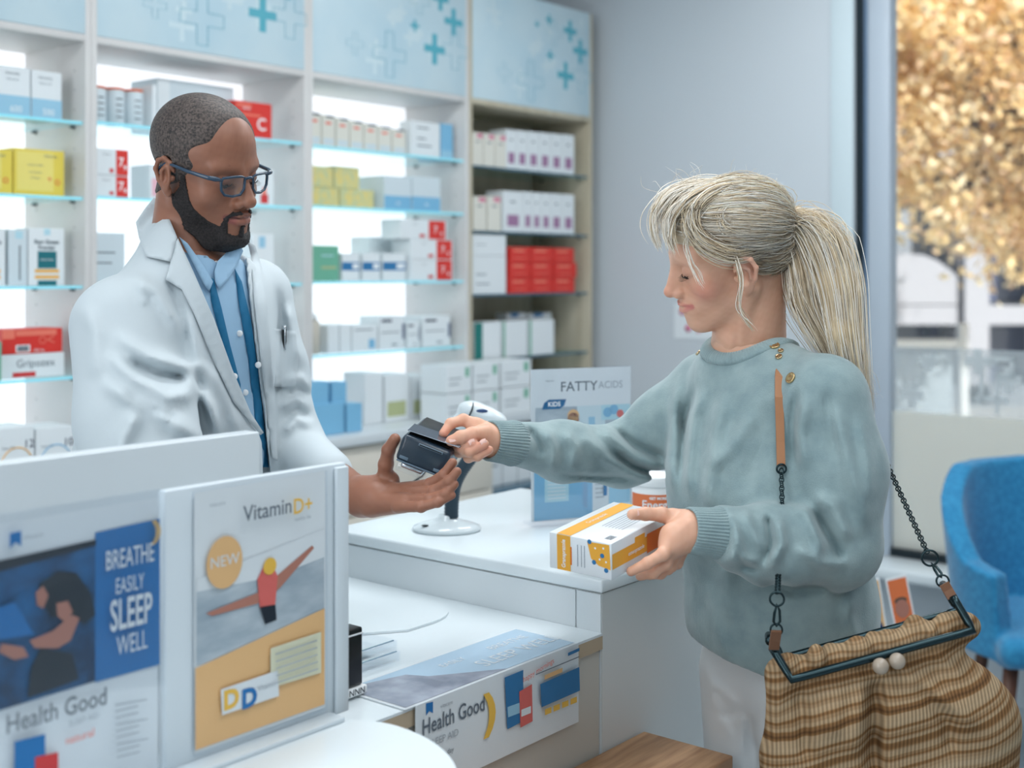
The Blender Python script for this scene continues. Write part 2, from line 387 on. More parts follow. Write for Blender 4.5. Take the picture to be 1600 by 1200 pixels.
# ------------------------------------------------------------------ wall shelving with backlit bays
def backlit():
    return mat('backlit_panel', srgb(240, 242, 246), .6, emit=(.95, .96, 1.0), es=1.0)
m_lit = backlit()
m_sglass = glassy('shelf_glass', (.88, .97, .98), .10, .05)
m_gedge = mat('shelf_glass_edge_glow', srgb(150, 222, 236), .2, emit=srgb(120, 215, 235), es=.18)  # backlight caught by the glass edge, painted as a faint glow
m_gedge_d = mat('shelf_glass_edge_dark', srgb(70, 105, 125), .2)  # darker copy of the edge for the bay without backlight
m_panel = mat('printed_panel_blue', srgb(190, 214, 224), .4, build=noise_var(srgb(184, 210, 222), srgb(198, 218, 226), 4, (1, 1, 1)))
m_teal = mat('print_teal', srgb(84, 170, 188), .5); m_tealo = mat('print_teal_line', srgb(120, 178, 195), .5); m_pale = mat('print_pale', srgb(200, 219, 226), .5)
m_pin = mat('shelf_pin', srgb(60, 70, 75), .3, .8)
ZT = 2.14; ZTOP = 2.60; ZB = .966
SH = {0: [1.918, 1.708, 1.462, 1.212], 1: [1.925, 1.714, 1.464, 1.214], 2: [1.922, 1.722, 1.468, 1.222], 3: [1.908, 1.658, 1.414, 1.163]}
units = []
for i in range(4):
    u0, u1 = POST[i], POST[i+1]; mc = m_oak if i == 3 else m_carc
    t = thing('shelving_unit', ['backlit shelving bay at the left edge with yellow cartons', 'backlit shelving bay behind the man\'s head', 'backlit shelving bay right of the man, with the green carton', 'unlit pale wood shelving bay nearest the grey wall'][i], 'shelf', room(u0, VF), R0, 'wall shelving bays')
    W = u1-u0-GAP
    MB().box((0, 0, ZB+.002), (.018, VB-VF, ZTOP), mc, .001).build('side_panel', t)
    MB().box((W-.018, 0, ZB+.002), (W, VB-VF, ZTOP), mc, .001).build('side_panel', t)
    MB().box((.018, .0, ZT), (W-.018, VB-VF, ZT+.02), mc, .001).build('top_board', t)
    MB().box((.018, VB-VF-.012, ZB+.002), (W-.018, VB-VF, ZT), m_lit if i < 3 else m_oak).build('back_panel', t)
    hp = MB(); hp.box((.018, .0, ZT+.021), (W-.018, .02, ZTOP), m_panel, .001)
    rp = random.Random(11); W2 = W-.04
    def cr(cx, cz, a, tt, m, dz, line=0):
        pts = cross2d(cx, cz, a, tt)
        if line:
            for k in range(12):
                x0, y0 = pts[k]; x1, y1 = pts[(k+1) % 12]; l = line/2
                hp.box((min(x0, x1)-l, -.0012, min(y0, y1)-l), (max(x0, x1)+l, -.0004, max(y0, y1)+l), m)
        else: hp.prism(pts, 0, .001+dz, m, Matrix(((1, 0, 0, 0), (0, 0, -1, 0), (0, 1, 0, 0), (0, 0, 0, 1))))
    for k in range(14): cr(rp.uniform(.12, W-.08), rp.uniform(ZT+.06, ZTOP-.05), rp.choice([.02, .03, .045]), rp.choice([.008, .012]), m_pale, -.0006+k*1e-5)
    for (fx, cz, a, tt) in ((.76, 2.315, .056, .0135), (.89, 2.43, .050, .012), (.80, 2.505, .044, .011), (.63, 2.385, .022, .006), (.62, 2.53, .022, .006), (.52, 2.50, .014, .004)): cr(W*fx, cz, a, tt, m_teal, 0)
    cr(W*.47, 2.265, .080, .020, m_tealo, 0, .0026); cr(W*.90, 2.325, .070, .020, m_tealo, 0, .0020); cr(W*.26, 2.28, .040, .010, m_tealo, 0, .001); cr(W*.66, 2.48, .050, .014, m_tealo, 0, .0012)
    hp.build('header_panel', t)
    for z in SH[i]:
        gm = MB(); d0, d1 = .012, VB-VF-.014; e = m_gedge if i < 3 else m_gedge_d
        gm.box((.019, d0+.002, z-.008), (W-.019, d1, z), m_sglass); gm.box((.019, d0, z-.008), (W-.019, d0+.002, z), e)
        gm = gm.build('glass_shelf', t)
        pn = MB()
        for x in (.018, W-.018-.012):
            for y in (.05, .25): pn.box((x, y, z-.016), (x+.012, y+.01, z-.0085), m_pin)
        pn.build('shelf_pin', gm)
    hl = MB()
    for y in (.055, .255):
        for k in range(20):
            hl.lathe([(0, 0), (.0022, 0), (.0022, .0006)], m_pin, 6, Matrix.Translation((W-.018, y, 1.02+.055*k)) @ Matrix.Rotation(-PI/2, 4, 'Y'))
    hl.build('peg_holes', t)
    units.append(t)
# base cabinets under the shelving
m_cfront = mat('cabinet_front_cream', srgb(214, 208, 196), .45)
m_top = mat('back_counter_top', srgb(205, 212, 216), .3)
t = tag(MB().box((POST[0]-.4, 2.98, ZB-.034), (POST[4], VB, ZB), m_top, .003).build('worktop', rz=R0), 'pale grey worktop along the bottom of the wall shelving', 'worktop')
for i in range(4):
    u0, u1 = POST[i], POST[i+1]; W = u1-u0-GAP
    lab = ['cream base cabinet under the left edge bay', 'cream base cabinet behind the man', 'cream base cabinet with drawers behind the card terminal', 'open base cabinet with white boxes behind the scanner'][i]
    t = thing('base_cabinet', lab, 'cabinet', room(u0, 3.0), R0, 'base cabinets under the shelving')
    c = MB(); D = VB-3.0; h = ZB-.036
    c.box((0, .02, .08), (.018, D, h), m_carc); c.box((W-.018, .02, .08), (W, D, h), m_carc); c.box((.018, D-.012, .08), (W-.018, D, h), m_carc); c.box((.018, .02, .08), (W-.018, D-.012, .098), m_carc)
    c.box((0.01, .06, 0), (W-.01, .08, .08), m_dark); c.build('body', t)
    if i < 3:
        for k, (a, b_) in enumerate(((.70, h-.004), (.40, .694), (.10, .394))):
            for q in (0, 1):
                d = MB().box((q*W/2+.004, 0, a), ((q+1)*W/2-.004, .018, b_), m_cfront, .0015).build('drawer', t)
    else:
        for z in (.42, .68):
            MB().box((.019, .02, z-.016), (W-.019, D-.012, z), m_gedge_d).build('inner_shelf', t)

# ------------------------------------------------------------------ service counter (high block, low slab, wood ledge)
m_cside = mat('counter_side_panel', srgb(216, 220, 220), .3)
UB0, UB1, VC0, VC1 = 1.672, 2.262, 1.176, 1.818; ZC = 1.0
t = thing('service_counter', 'high white counter block carrying the scanner and the upright sign', 'counter', room(UB0, VC0), R0)
Wb, Db = UB1-UB0, VC1-VC0
MB().box((-.004, -.004, ZC-.022), (Wb+.004, Db+.004, ZC), m_white, .004).build('counter_top', t)
MB().box((0.002, .0, 0), (Wb, Db-.001, ZC-.0235), m_cside).build('body', t)
MB().box((-.001, .052, .05), (.0018, Db-.004, ZC-.0245), m_whited, .0006).build('end_panel', t)
MB().box((-.001, .001, .05), (.0018, .0495, ZC-.0245), m_whited, .0006).build('end_panel', t)
ZL = .914
t = thing('low_counter', 'low white counter slab with an open display stand on it', 'counter', room(1.176, 1.172), R0)
pts = [(0, 0), (.494, 0), (.494, .646), (.40, .62), (.30, .52), (.2, .40), (.11, .27), (.0, .2), (-.66, .18), (-.66, 0)]
m_ply = mat('ply_edge', srgb(188, 170, 145), .6)
k = MB(); k.prism(pts, ZL-.004, ZL, m_white); k.prism(pts, ZL-.026, ZL-.0042, m_ply); k.build('counter_top', t)
m_cfr2 = mat('counter_front_beige', srgb(196, 194, 186), .3)
MB().box((.0, .006, 0), (.492, .024, ZL-.0265), m_cfr2).build('front_panel', t)
MB().box((-.66, .006, 0), (-.003, .024, ZL-.0265), m_cfr2).build('front_panel', t)
MB().box((.474, .025, 0), (.492, .60, ZL-.0265), m_whited).build('end_support', t)
# inner raised rounded shelf on the slab
pts = [(.20, .32), (.30, .25)]
for k in range(13):
    a = -PI/2+k*PI/14; pts.append((.36+.10*math.cos(a), .35+.10*math.sin(a)))
pts += [(.47, .64), (.42, .62), (.30, .52)]
MB().prism(pts, ZL+.0004, ZL+.004, m_white).build('desk_pad', t)
# rounded ledge on the customer side with the poster board on it
ZR = .945
pts = [(-.75, .0)]
for k in range(25):
    a = -PI/2+k*PI/24; pts.append((.0+.265*math.cos(a)*.86, .142+.145*math.sin(a)))
pts += [(-.75, .285)]
pts = []
n = 36
for k in range(n+1):
    a = -PI/2+k*PI/n; pts.append((.225*math.cos(a), .30+(.22 if a < 0 else .15)*math.sin(a)))
pts = [(-.75, .08)]+pts+[(-.75, .45)]
t = thing('customer_ledge', 'rounded white ledge at the bottom left carrying the poster board', 'counter', room(.875, .776), R0)
MB().prism(pts, ZR-.024, ZR, m_white, smooth=True).build('ledge_top', t)
ip = [(x*.8 if x > 0 else x, .04+y*.75) for x, y in pts]
MB().prism(ip, 0, ZR-.0245, m_whited, smooth=True).build('ledge_body', t)
# partition board behind the posters
t = MB().box((.36, 1.262, ZL), (1.038, 1.29, 1.296), m_whited, .002).build('partition_board', rz=R0)
tag(t, 'light grey board standing on the counter behind the posters', 'partition')
# wooden bench top beside the counter
m_wood = mat('oak_table_top', srgb(190, 145, 105), .4, build=noise_var(srgb(168, 122, 84), srgb(205, 160, 118), 7, (1, 9, 1), .1, 120))
t = thing('wooden_ledge', 'oak bag ledge fixed low on the counter front', 'ledge', room(1.79, 1.172, 0), R0)
MB().box((-.60, -.172, .695), (0, -.001, .722), m_wood, .003).build('ledge_board', t)
for x in (-.5, -.15):
    MB().box((x-.012, -.14, .66), (x+.012, -.001, .6945), m_dark, .002).build('bracket', t)
# posters on the grey wall
m_paper = mat('paper_white', srgb(222, 229, 233), .5); m_pink = mat('print_pink', srgb(214, 130, 155), .6); m_pink2 = mat('print_rose', srgb(228, 180, 192), .6); m_pg = mat('print_grey', srgb(150, 160, 168), .6); m_green0 = mat('print_green', srgb(120, 190, 160), .6)
def vW(px): a = (px-800)/F; return UW*(.632-.775*a)/(.775+.632*a)
def wall_card(pxs, pys, label, dots):
    v0, v1 = vW(pxs[1]), vW(pxs[0]); vm = (v0+v1)/2; Y = UW*D1[1]+vm*D2[1]; z1, z0 = CAMZ-(pys[0]-425)*Y/F, CAMZ-(pys[1]-425)*Y/F
    c = MB().box((-.003, -(v1-v0)/2, 0), (0, (v1-v0)/2, z1-z0), m_paper)
    for (fy, fz, r, m) in dots: c.lathe([(0, 0), (r, 0), (r, .0008)], m, 16, Matrix.Translation((-.003, (fy-.5)*(v0-v1), fz*(z1-z0))) @ Matrix.Rotation(-PI/2, 4, 'Y'))
    o = c.build('wall_leaflet', loc=room(UW-.0005, vm, z0), rz=R0); tag(o, label, 'leaflet', 'leaflets on the grey wall')
wall_card((1054, 1118), (474, 530), 'white wall leaflet with pink dots under the woman\'s chin', ((.35, .3, .016, m_pink), (.6, .25, .013, m_pink2), (.2, .75, .014, m_pink), (.75, .7, .01, m_green0)))
wall_card((1040, 1100), (284, 345), 'white wall leaflet with a pink heading above the woman\'s forehead', ((.3, .8, .02, m_pink2), (.45, .82, .014, m_pink)))
wall_card((1172, 1222), (288, 345), 'pale wall leaflet behind the crown of the woman\'s head', ((.6, .6, .012, m_green0), (.4, .3, .012, m_pg)))
# ------------------------------------------------------------------ outside the window
m_conc = mat('concrete', srgb(150, 155, 162), .8, build=noise_var(srgb(128, 134, 142), srgb(146, 151, 158), .8))
m_concp = mat('pale_render', srgb(156, 157, 164), .8); m_bwin = mat('building_window', srgb(72, 78, 104), .12, spec=.8); m_bdark = mat('building_dark', srgb(48, 66, 84), .5)
m_railw = mat('white_paint', srgb(235, 238, 238), .5); m_pave = mat('pavement', srgb(190, 190, 188), .8, build=noise_var(srgb(178, 178, 176), srgb(200, 200, 198), 1.5))
m_glassr = mat('railing_panel', srgb(170, 182, 190), .3)
st2 = MB().box((-10, UW-6, -.14), (40, 60, -.12), m_pave)
o = MB().box((UW+.25, -30, -.14), (45, 30, -.11), m_pave).build('ground', loc=(0, 0, 0), rz=R0); tag(o, kind='structure')
YB = 15.0
def wp(px, py, Y=YB): return P(px, py, Y)
t = thing('office_building', 'pale concrete building with dark windows across the street', 'building', (6.5, YB+.3, -.11))
def fb(mb, px0, px1, py0, py1, m, y0=0., y1=.3, bev=0):
    a = wp(px0, py1); c = wp(px1, py0); mb.box((a[0]-6.5, y0-.3, a[2]+.11), (c[0]-6.5, y1-.3, c[2]+.11), m, bev); return mb
fb(MB(), 1385, 1990, -420, 630, m_conc, .7, 6).build('wall', t)
fb(MB(), 1290, 1384.5, 405, 630, m_conc, .7, 6).build('wall', t)
MB().box((-3.6, -.3, 0), (8, .4, .25), m_conc).build('plinth', t)
for (a, c) in ((1508, 1546), (1640, 1675), (1780, 1815)): fb(MB(), a, c, -420, 630, m_concp, 0, .69).build('pillar', t)
for (a, c) in ((478, 508), (230, 262), (-20, 15)):
    for (p, q) in ((1330, 1507), (1547, 1639), (1676, 1779)): fb(MB(), p, q, a, c, m_concp, .1, .69).build('beam', t)
for (x0, x1, y0, y1) in ((1549, 1638, 270, 474), (1549, 1638, 512, 640), (1549, 1638, 20, 226), (1677, 1778, 270, 474), (1677, 1778, 512, 640), (1400, 1500, 60, 190), (1462, 1496, 511, 531), (1677, 1778, 20, 226)):
    f = fb(MB(), x0, x1, y0, y1, m_bwin, .64, .69).build('window', t)
    fb(MB(), x0+6, x0+14, y0, y1, m_bdark, .55, .635).build('mullion', f)
mbp = MB(); pl = [wp(1332, 476)]+[wp(1332+175*k/12, 476-76*math.sin(PI*k/13)**.6-4) for k in range(13)]+[wp(1507, 476)]
mbp.prism([(p[0]-6.5, p[2]+.11) for p in pl], 0, .5, m_concp, Matrix.Translation((0, .3, 0)) @ Matrix.Rotation(PI/2, 4, 'X')).build('arched_panel', t)
t = thing('street_railing', 'white railing with pale infill panels outside the window', 'railing', (3.3, 10.5, -.11))
def rb(px0, px1, py0, py1, m, y0, y1):
    a = P(px0, py1, 10.5); c = P(px1, py0, 10.5); return MB().box((a[0]-3.3, y0, a[2]+.11), (c[0]-3.3, y1, c[2]+.11), m, .004)
rb(1330, 1496, 530, 543, m_railw, -.05, .03).build('top_rail', t); rb(1497, 1510, 505, 725, m_railw, -.06, .04).build('post', t); rb(1334, 1346, 510, 725, m_railw, -.06, .04).build('post', t)
for (a, c) in ((1350, 1420), (1424, 1488)): rb(a, c, 552, 700, m_glassr, -.01, .01).build('infill_panel', t)
def leafmat(nt, b):
    L = nt.links.new; a = nt.nodes.new('ShaderNodeVertexColor'); a.layer_name = 'Col'; di = nt.nodes.new('ShaderNodeBsdfDiffuse'); tl = nt.nodes.new('ShaderNodeBsdfTranslucent'); mx = nt.nodes.new('ShaderNodeMixShader'); mx.inputs[0].default_value = .5
    L(a.outputs[0], di.inputs[0]); L(a.outputs[0], tl.inputs[0]); L(di.outputs[0], mx.inputs[1]); L(tl.outputs[0], mx.inputs[2]); L(mx.outputs[0], nt.nodes['Material Output'].inputs[0])
m_leaf = mat('autumn_leaf', build=leafmat)
m_bark = mat('bark', srgb(92, 78, 68), .9, build=noise_var(srgb(80, 66, 58), srgb(104, 90, 80), 14, (1, 1, .2)))
def leaf_tree(name, label, base, crown, rad, n, trunk_h, seed, size=.05):
    r = np.random.default_rng(seed); t = thing(name, label, 'tree', base)
    bmx = MB(); crown = np.array(crown)-np.array(base); tips = []
    top = Vector((0, 0, trunk_h)); bmx.tube([(0, 0, 0), (.03, .02, trunk_h*.5), top], [.14, .11, .09], m_bark, 10)
    for k in range(26):
        d = r.normal(size=3); d[2] = abs(d[2])*.6-.25; d /= np.linalg.norm(d); e = crown+d*np.array(rad)*r.uniform(.5, .95); mid = np.array(top)*.5+e*.5+r.normal(size=3)*.12
        bmx.tube([top, mid, e], [.05, .03, .008], m_bark, 6); tips.append(e)
    bmx.build('trunk', t)
    cl = [crown+(lambda q: q/np.linalg.norm(q)*r.uniform(.15, 1)**.5)(r.normal(size=3))*np.array(rad) for _ in range(150)]+tips
    c = np.array(cl)[r.integers(0, len(cl), n)]+r.normal(size=(n, 3))*.15
    a = r.normal(size=(n, 3)); a /= np.linalg.norm(a, axis=1)[:, None]; b_ = np.cross(a, r.normal(size=(n, 3))); b_ /= np.linalg.norm(b_, axis=1)[:, None]
    s = r.uniform(.6, 1.2, n)[:, None]*size
    vs = np.stack([c-a*s, c+b_*s*.55, c+a*s, c-b_*s*.55], 1).reshape(-1, 3); fs = np.arange(4*n).reshape(n, 4)
    colr = np.array([srgb(252, 232, 188), srgb(250, 226, 176), srgb(253, 240, 208), srgb(244, 216, 184), srgb(240, 226, 190)])[r.integers(0, 5, n)]; colr = np.repeat(colr, 4, 0)
    mesh_from('foliage', [(vs, fs, 0)], [m_leaf], t, lambda v: colr, False)
    return t
leaf_tree('autumn_tree', 'yellow leaved tree filling the upper part of the shop window', (4.75, 9.6, -.11), (3.75, 9.4, 3.1), (1.75, 1.0, 1.62), 30000, 1.7, 5)
leaf_tree('autumn_tree', 'smaller yellow tree further right beyond the window', (5.6, 11.5, -.11), (5.3, 11.6, 3.4), (1.3, 1.0, 1.5), 7000, 1.9, 9)
# ------------------------------------------------------------------ goods on the shelves
m_pw = mat('carton_white', srgb(224, 230, 233), .45); m_pw2 = mat('carton_cool_white', srgb(206, 218, 224), .45); m_lb = mat('print_light_blue', srgb(150, 196, 220), .5); m_lb2 = mat('carton_sky_blue', srgb(122, 180, 214), .5)
m_yel = mat('carton_yellow', srgb(226, 204, 84), .45); m_yel2 = mat('print_pale_yellow', srgb(232, 216, 120), .5); m_or = mat('print_orange', srgb(226, 120, 70), .5); m_amb = mat('print_amber', srgb(232, 176, 84), .5)
m_red = mat('carton_red', srgb(214, 52, 44), .45); m_red2 = mat('print_red', srgb(205, 58, 60), .5); m_redl = mat('print_light_red', srgb(232, 120, 100), .5); m_grn = mat('carton_green', srgb(110, 176, 150), .45); m_grn2 = mat('print_dark_green', srgb(24, 118, 112), .5)
m_tq = mat('print_petrol', srgb(22, 108, 118), .5); m_txt = mat('print_text', srgb(110, 122, 130), .6); m_dk = mat('print_dark', srgb(52, 60, 84), .6); m_mau = mat('print_mauve', srgb(160, 120, 155), .5); m_olive = mat('print_olive', srgb(176, 184, 138), .5)
m_wh = mat('print_white', srgb(240, 243, 244), .5); m_blu = mat('print_blue', srgb(44, 116, 168), .5); m_cream = mat('carton_cream', srgb(222, 220, 210), .5); m_pat = mat('carton_patterned', srgb(206, 206, 170), .5, build=noise_var(srgb(196, 204, 160), srgb(224, 206, 130), 40)); m_orl = mat('lid_orange', srgb(228, 112, 64), .4); m_beige = mat('bottle_beige', srgb(196, 190, 178), .4); m_skyp = mat('print_sky', srgb(176, 214, 226), .5)
m_navy = mat('print_navy', srgb(30, 62, 110), .5)
def carton(name, w, d, h, base, decals=(), texts=(), side=(), parent=None, bev=.0012, left=()):
    b = MB(); b.box((-w/2, -d/2, 0), (w/2, d/2, h), base, min(bev, h*.1), seg=1); y = -d/2-.0003
    for k, (x0, z0, x1, z1, m) in enumerate(decals): b.quad((-w/2+x0*w, y-k*5e-5, z0*h), (-w/2+x1*w, y-k*5e-5, z0*h), (-w/2+x1*w, y-k*5e-5, z1*h), (-w/2+x0*w, y-k*5e-5, z1*h), m)
    for k, (x0, z0, x1, z1, m) in enumerate(left): b.quad((-w/2-.0003, d/2-x0*d, z0*h), (-w/2-.0003, d/2-x1*d, z0*h), (-w/2-.0003, d/2-x1*d, z1*h), (-w/2-.0003, d/2-x0*d, z1*h), m)
    for tx in texts:
        x, z, s, s_, m = tx[:5]; b.text(s_, s, m, FR(-w/2+x*w, y-.0006, z*h), bold=.0006 if len(tx) > 5 else 0)
    return b.build(name, parent)
ORD = ['leftmost', 'second', 'third', 'fourth', 'fifth', 'sixth', 'seventh', 'eighth']
def spot(px0, px1, ytop, z, v=3.17):
    u0, u1 = U(px0, v), U(px1, v); um = (u0+u1)/2; Y = um*D1[1]+v*D2[1]; return um, u1-u0, CAMZ-(ytop-425)*Y/F-z
def put(name, label, cat, px0, px1, ytop, z, base, d=.1, v=3.17, group=None, h=None, **k):
    u, w, hh = spot(px0, px1, ytop, z, v); hh = h or hh; o = carton(name, w-.002, d, hh, base, **k); o.location = room(u, v+d/2, z+.0006); o.rotation_euler = (0, 0, R0); tag(o, label, cat, group); return o, hh
G0, G1, G2, G3 = SH[0], SH[1], SH[2], SH[3]
# --- bay at the left edge
for k, (a, c, n_) in enumerate(((-4, 48, '600'), (49, 97, '500'))):
    put('medicine_carton', ['tall white and light blue carton marked 600 on the top left shelf', 'tall white and light blue carton marked 500 beside the shelf side'][k], 'medicine box', a, c, 104+k*8, G0[0], m_pw, .12,
        decals=[(0, 0, 1, .42, m_lb)], texts=[(.45, .86, .011, 'Immunity', m_txt), (.45, .74, .007, 'daily formula', m_txt), (.55, .15, .024, n_, m_wh)])
for k, (a, c) in enumerate(((-62, 20), (21, 101))):
    put('medicine_carton', ['yellow carton cut by the left edge of the picture', 'whole yellow carton with a heart outline, left shelf'][k], 'medicine box', a, c, 232+k*2, G0[1], m_yel, .10,
        decals=[(.06, .1, .78, .94, m_yel2)], texts=[(.72, .86, .010, 'CRUCIAL', m_txt), (.42, .66, .007, 'natural complex', m_txt), (.42, .5, .007, 'with vitamins', m_txt), (.42, .38, .007, '60 tablets', m_txt), (.70, .36, .03, '+', m_or), (.86, .33, .034, 'o', m_or)])
for k, (a, c) in enumerate(((-46, 9), (44, 101))):
    put('medicine_carton', ['Raw Green Powder carton cut by the left edge', 'Raw Green Powder carton with petrol label and yellow bands'][k], 'medicine box', a, c, 357, G0[2], m_pw, .07,
        decals=[(.25, .30, .78, .60, m_tq), (.17, .225, .85, .285, m_amb), (.17, .12, .85, .18, m_amb), (.25, .0, .78, .09, m_tq), (.43, .88, .60, .99, m_skyp)],
        texts=[(.5, .76, .016, 'Raw Green', m_txt, 1), (.5, .66, .016, 'Powder', m_txt, 1), (.5, .45, .007, 'SUPER FOOD', m_wh)], left=[(.4, .2, .5, .7, m_txt)])
put('medicine_carton', 'narrow white carton with its side turned out between the powder cartons', 'medicine box', 13, 43, 359, G0[2], m_pw2, .07, decals=[(.35, .84, .75, .97, m_skyp), (.55, .1, .64, .72, m_txt)])
o, hh = put('medicine_carton', 'flat white Gripozex carton under the red carton', 'medicine box', -2, 101, 553, G0[3], m_pw, .1, decals=[(.2, .05, .55, .25, m_red2)], texts=[(.55, .6, .030, 'Gripozex', m_txt)])
put('medicine_carton', 'long red carton with a hexagon outline on the white Gripozex one', 'medicine box', 3, 98, 514, G0[3]+hh+.001, m_red, .1, decals=[(.0, .62, .2, 1, m_redl), (.22, .72, .9, .95, m_redl), (.22, .04, .45, .36, m_wh), (.24, .08, .43, .32, m_txt), (.22, .08, .6, .1, m_redl)], texts=[(.60, .12, .010, '500 mg', m_wh), (.8, .5, .045, '<', m_redl), (.66, .5, .03, 'O', m_redl)])
put('pill_bottle', 'green edged pack just inside the left edge of the picture', 'medicine box', -30, 3, 535, G0[3], m_grn, .05, v=3.135)
for k, (a, c, m, n_) in enumerate(((-4, 54, m_amb, '12'), (56, 116, m_lb2, '10'), (-66, -6, m_grn, '8'))):
    u, w, h = spot(a, c, 668, ZB, 3.02); b = MB(); b.box((-w/2+.001, -.06, 0), (w/2-.001, .06, h), m_pw, .001, seg=1)
    arc = [(w*.02+.042*math.cos(x), -.0605, h*.30+.042*math.sin(x)) for x in np.linspace(.4, PI, 14)]; b.tube(arc, .0016, m, 6)
    b.text(n_, .03, m_dk, FR(w*.34, -.0612, h*.66)); b.text('Super Pills', .009, m_txt, FR(-w*.2, -.0612, h*.62))
    o = b.build('medicine_carton', loc=room(u, 3.08, ZB+.0006), rz=R0); tag(o, ['white carton with an orange arc on the back worktop', 'white carton with a blue arc beside the man\'s coat', 'white carton with a green arc low at the left edge'][k], 'medicine box')
# --- bay behind the man
for k in range(3):
    u, w, h = spot(152+28.5*k, 180+28.5*k, 133+3*k, G1[0], 3.16); b = MB(); r = w*.47
    b.lathe([(r*.96, 0), (r, .003), (r, h*.93), (r*.97, h*.94)], m_pw2, 28)
    for q in range(4): b.box((-r*.4, -r-.0006, h*(.2+.16*q)), (r*.3, -r+.002, h*(.2+.16*q)+.004), m_txt)
    t = thing('supplement_tube', ['leftmost', 'middle', 'rightmost'][k]+' of three pale tubes with orange lids behind the man', 'tube', room(u, 3.21, G1[0]+.0006), R0, 'tubes with orange lids')
    b.build('tube_body', t); MB().lathe([(r*1.01, h*.94), (r*1.03, h*.945), (r*1.03, h), (r*.9, h*1.01), (0, h*1.012)], m_orl, 28).build('lid', t)
put('medicine_carton', 'large pale grey carton behind the top of the man\'s head', 'medicine box', 246, 366, 130, G1[0], m_pw2, .14, v=3.22, decals=[(0, 0, .15, 1, m_pw)])
put('medicine_carton', 'slim white carton left of the large pale grey one', 'medicine box', 238, 245.5, 133, G1[0], m_pw, .1)
put('medicine_carton', 'red carton with a white loop emblem right of the man\'s forehead', 'medicine box', 366, 425, 160, G1[0], m_red, .05, v=3.15, decals=[(.05, .85, .45, .93, m_redl), (.1, .6, .7, .66, m_redl)], texts=[(.72, .38, .055, 'C', m_wh, 1), (.3, .8, .01, 'CARDIO', m_wh)])
def seven(px0, px1, y, z, label, v=3.15, d=.1):
    px0 = max(px0, 150)
    return put('discount_carton', label, 'medicine box', px0, px1, y, z, m_pw, d, v=v, group='white cartons with a red 7% square', decals=[(.60, .02, .97, .98, m_red), (.40, .10, .52, .26, m_red2)], texts=[(.75, .5, .036, '7', m_wh, 1), (.88, .32, .016, '%', m_wh, 1), (.3, .78, .007, 'Hemoral', m_txt)])
_, h = seven(141, 202, 275, G1[1], 'white carton with red 7% square, lower of the pair left of the man')
seven(141, 202, 233, G1[1]+h+.001, 'white carton with red 7% square, upper of the pair left of the man')
put('medicine_carton', 'white carton with a pink patch behind the man\'s ear', 'medicine box', 234, 262, 258, G1[1], m_pw, .1, decals=[(.1, .1, .6, .6, m_pink2)])
put('medicine_carton', 'tall white carton with a red drop right of the man\'s nose', 'medicine box', 398, 428, 265, G1[1], m_pw, .06, decals=[(.3, .05, .7, .3, m_red2), (.4, .3, .6, .5, m_redl)])
put('medicine_carton', 'pale blue carton above the man\'s shoulder', 'medicine box', 143, 196, 364, G1[2], m_pw2, .1, decals=[(.1, .6, .7, .63, m_txt), (.1, .4, .6, .43, m_txt)])
put('medicine_carton', 'white carton with a blue mark right of the man\'s beard', 'medicine box', 394, 428, 366, G1[2], m_pw, .1, decals=[(.3, .72, .6, .95, m_lb)])
put('medicine_carton', 'white carton hidden behind the man\'s pocket on the lower shelf', 'medicine box', 414, 442, 500, G1[3], m_pw, .1)
u, w, h = spot(446, 462, 524, G1[3], 3.15); t = thing('pill_bottle', 'small amber bottle beside the pen in the coat pocket', 'bottle', room(u, 3.18, G1[3]+.0006), R0)
MB().lathe([(.016, 0), (.018, .004), (.018, h*.7), (.012, h*.82)], m_or, 20).build('bottle_body', t); MB().lathe([(.013, h*.82), (.013, h), (0, h)], m_wh, 20).build('cap', t)
# --- bay right of the man
for k in range(7):
    a = 481+22*k; put('medicine_carton', ORD[k]+' of seven small cream cartons in a row on the top shelf', 'medicine box', a, a+21, 176+4.4*k, G2[0], m_cream, .045, v=3.19, group='seven small cartons on the top shelf', decals=[(.3, .93, .9, 1, m_dk), (.25, .72, .7, .8, m_redl), (.1, .1, .9, .3, m_pw2)])
put('medicine_carton', 'white carton with grey print beside the blue striped one', 'medicine box', 642, 688, 191, G2[0], m_pw, .06, decals=[(.2, .8, .6, .84, m_txt), (.2, .5, .5, .54, m_txt), (.2, .3, .7, .34, m_txt)])
put('medicine_carton', 'slim white carton with a light blue front on the top shelf', 'medicine box', 689, 708, 194, G2[0], m_lb2, .12, decals=[(0, .0, 1, .25, m_lb)])
_, h = put('patterned_carton', 'green and yellow patterned carton, left one of the lower row', 'medicine box', 481, 530, 293, G2[1], m_pat, .09, v=3.2)
put('patterned_carton', 'green and yellow patterned carton, right one of the lower row', 'medicine box', 531, 584, 293, G2[1], m_pat, .09, v=3.2, h=h)
put('patterned_carton', 'green and yellow patterned carton on top of the lower row, left', 'medicine box', 481, 521, 260, G2[1]+h+.001, m_pat, .08, v=3.2)
put('patterned_carton', 'green and yellow patterned carton on top of the lower row, right', 'medicine box', 522, 562, 261, G2[1]+h+.001, m_pat, .08, v=3.2)
for k, (a, c) in enumerate(((600, 643), (644, 688))):
    put('medicine_carton', ['left', 'right'][k]+' one of two white cartons with a light blue lower half, second shelf', 'medicine box', a, c, 276+k, G2[1], m_pw2, .13, decals=[(0, 0, 1, .42, m_lb2)], texts=[(.5, .2, .014, '500', m_wh)])
put('medicine_carton', 'green carton on the third shelf right of the man', 'medicine box', 486, 530, 384, G2[2], m_grn, .09, decals=[(.35, .35, .9, .42, m_olive), (.35, .7, .8, .74, m_skyp)], left=[(0, 0, .4, 1, m_skyp)])
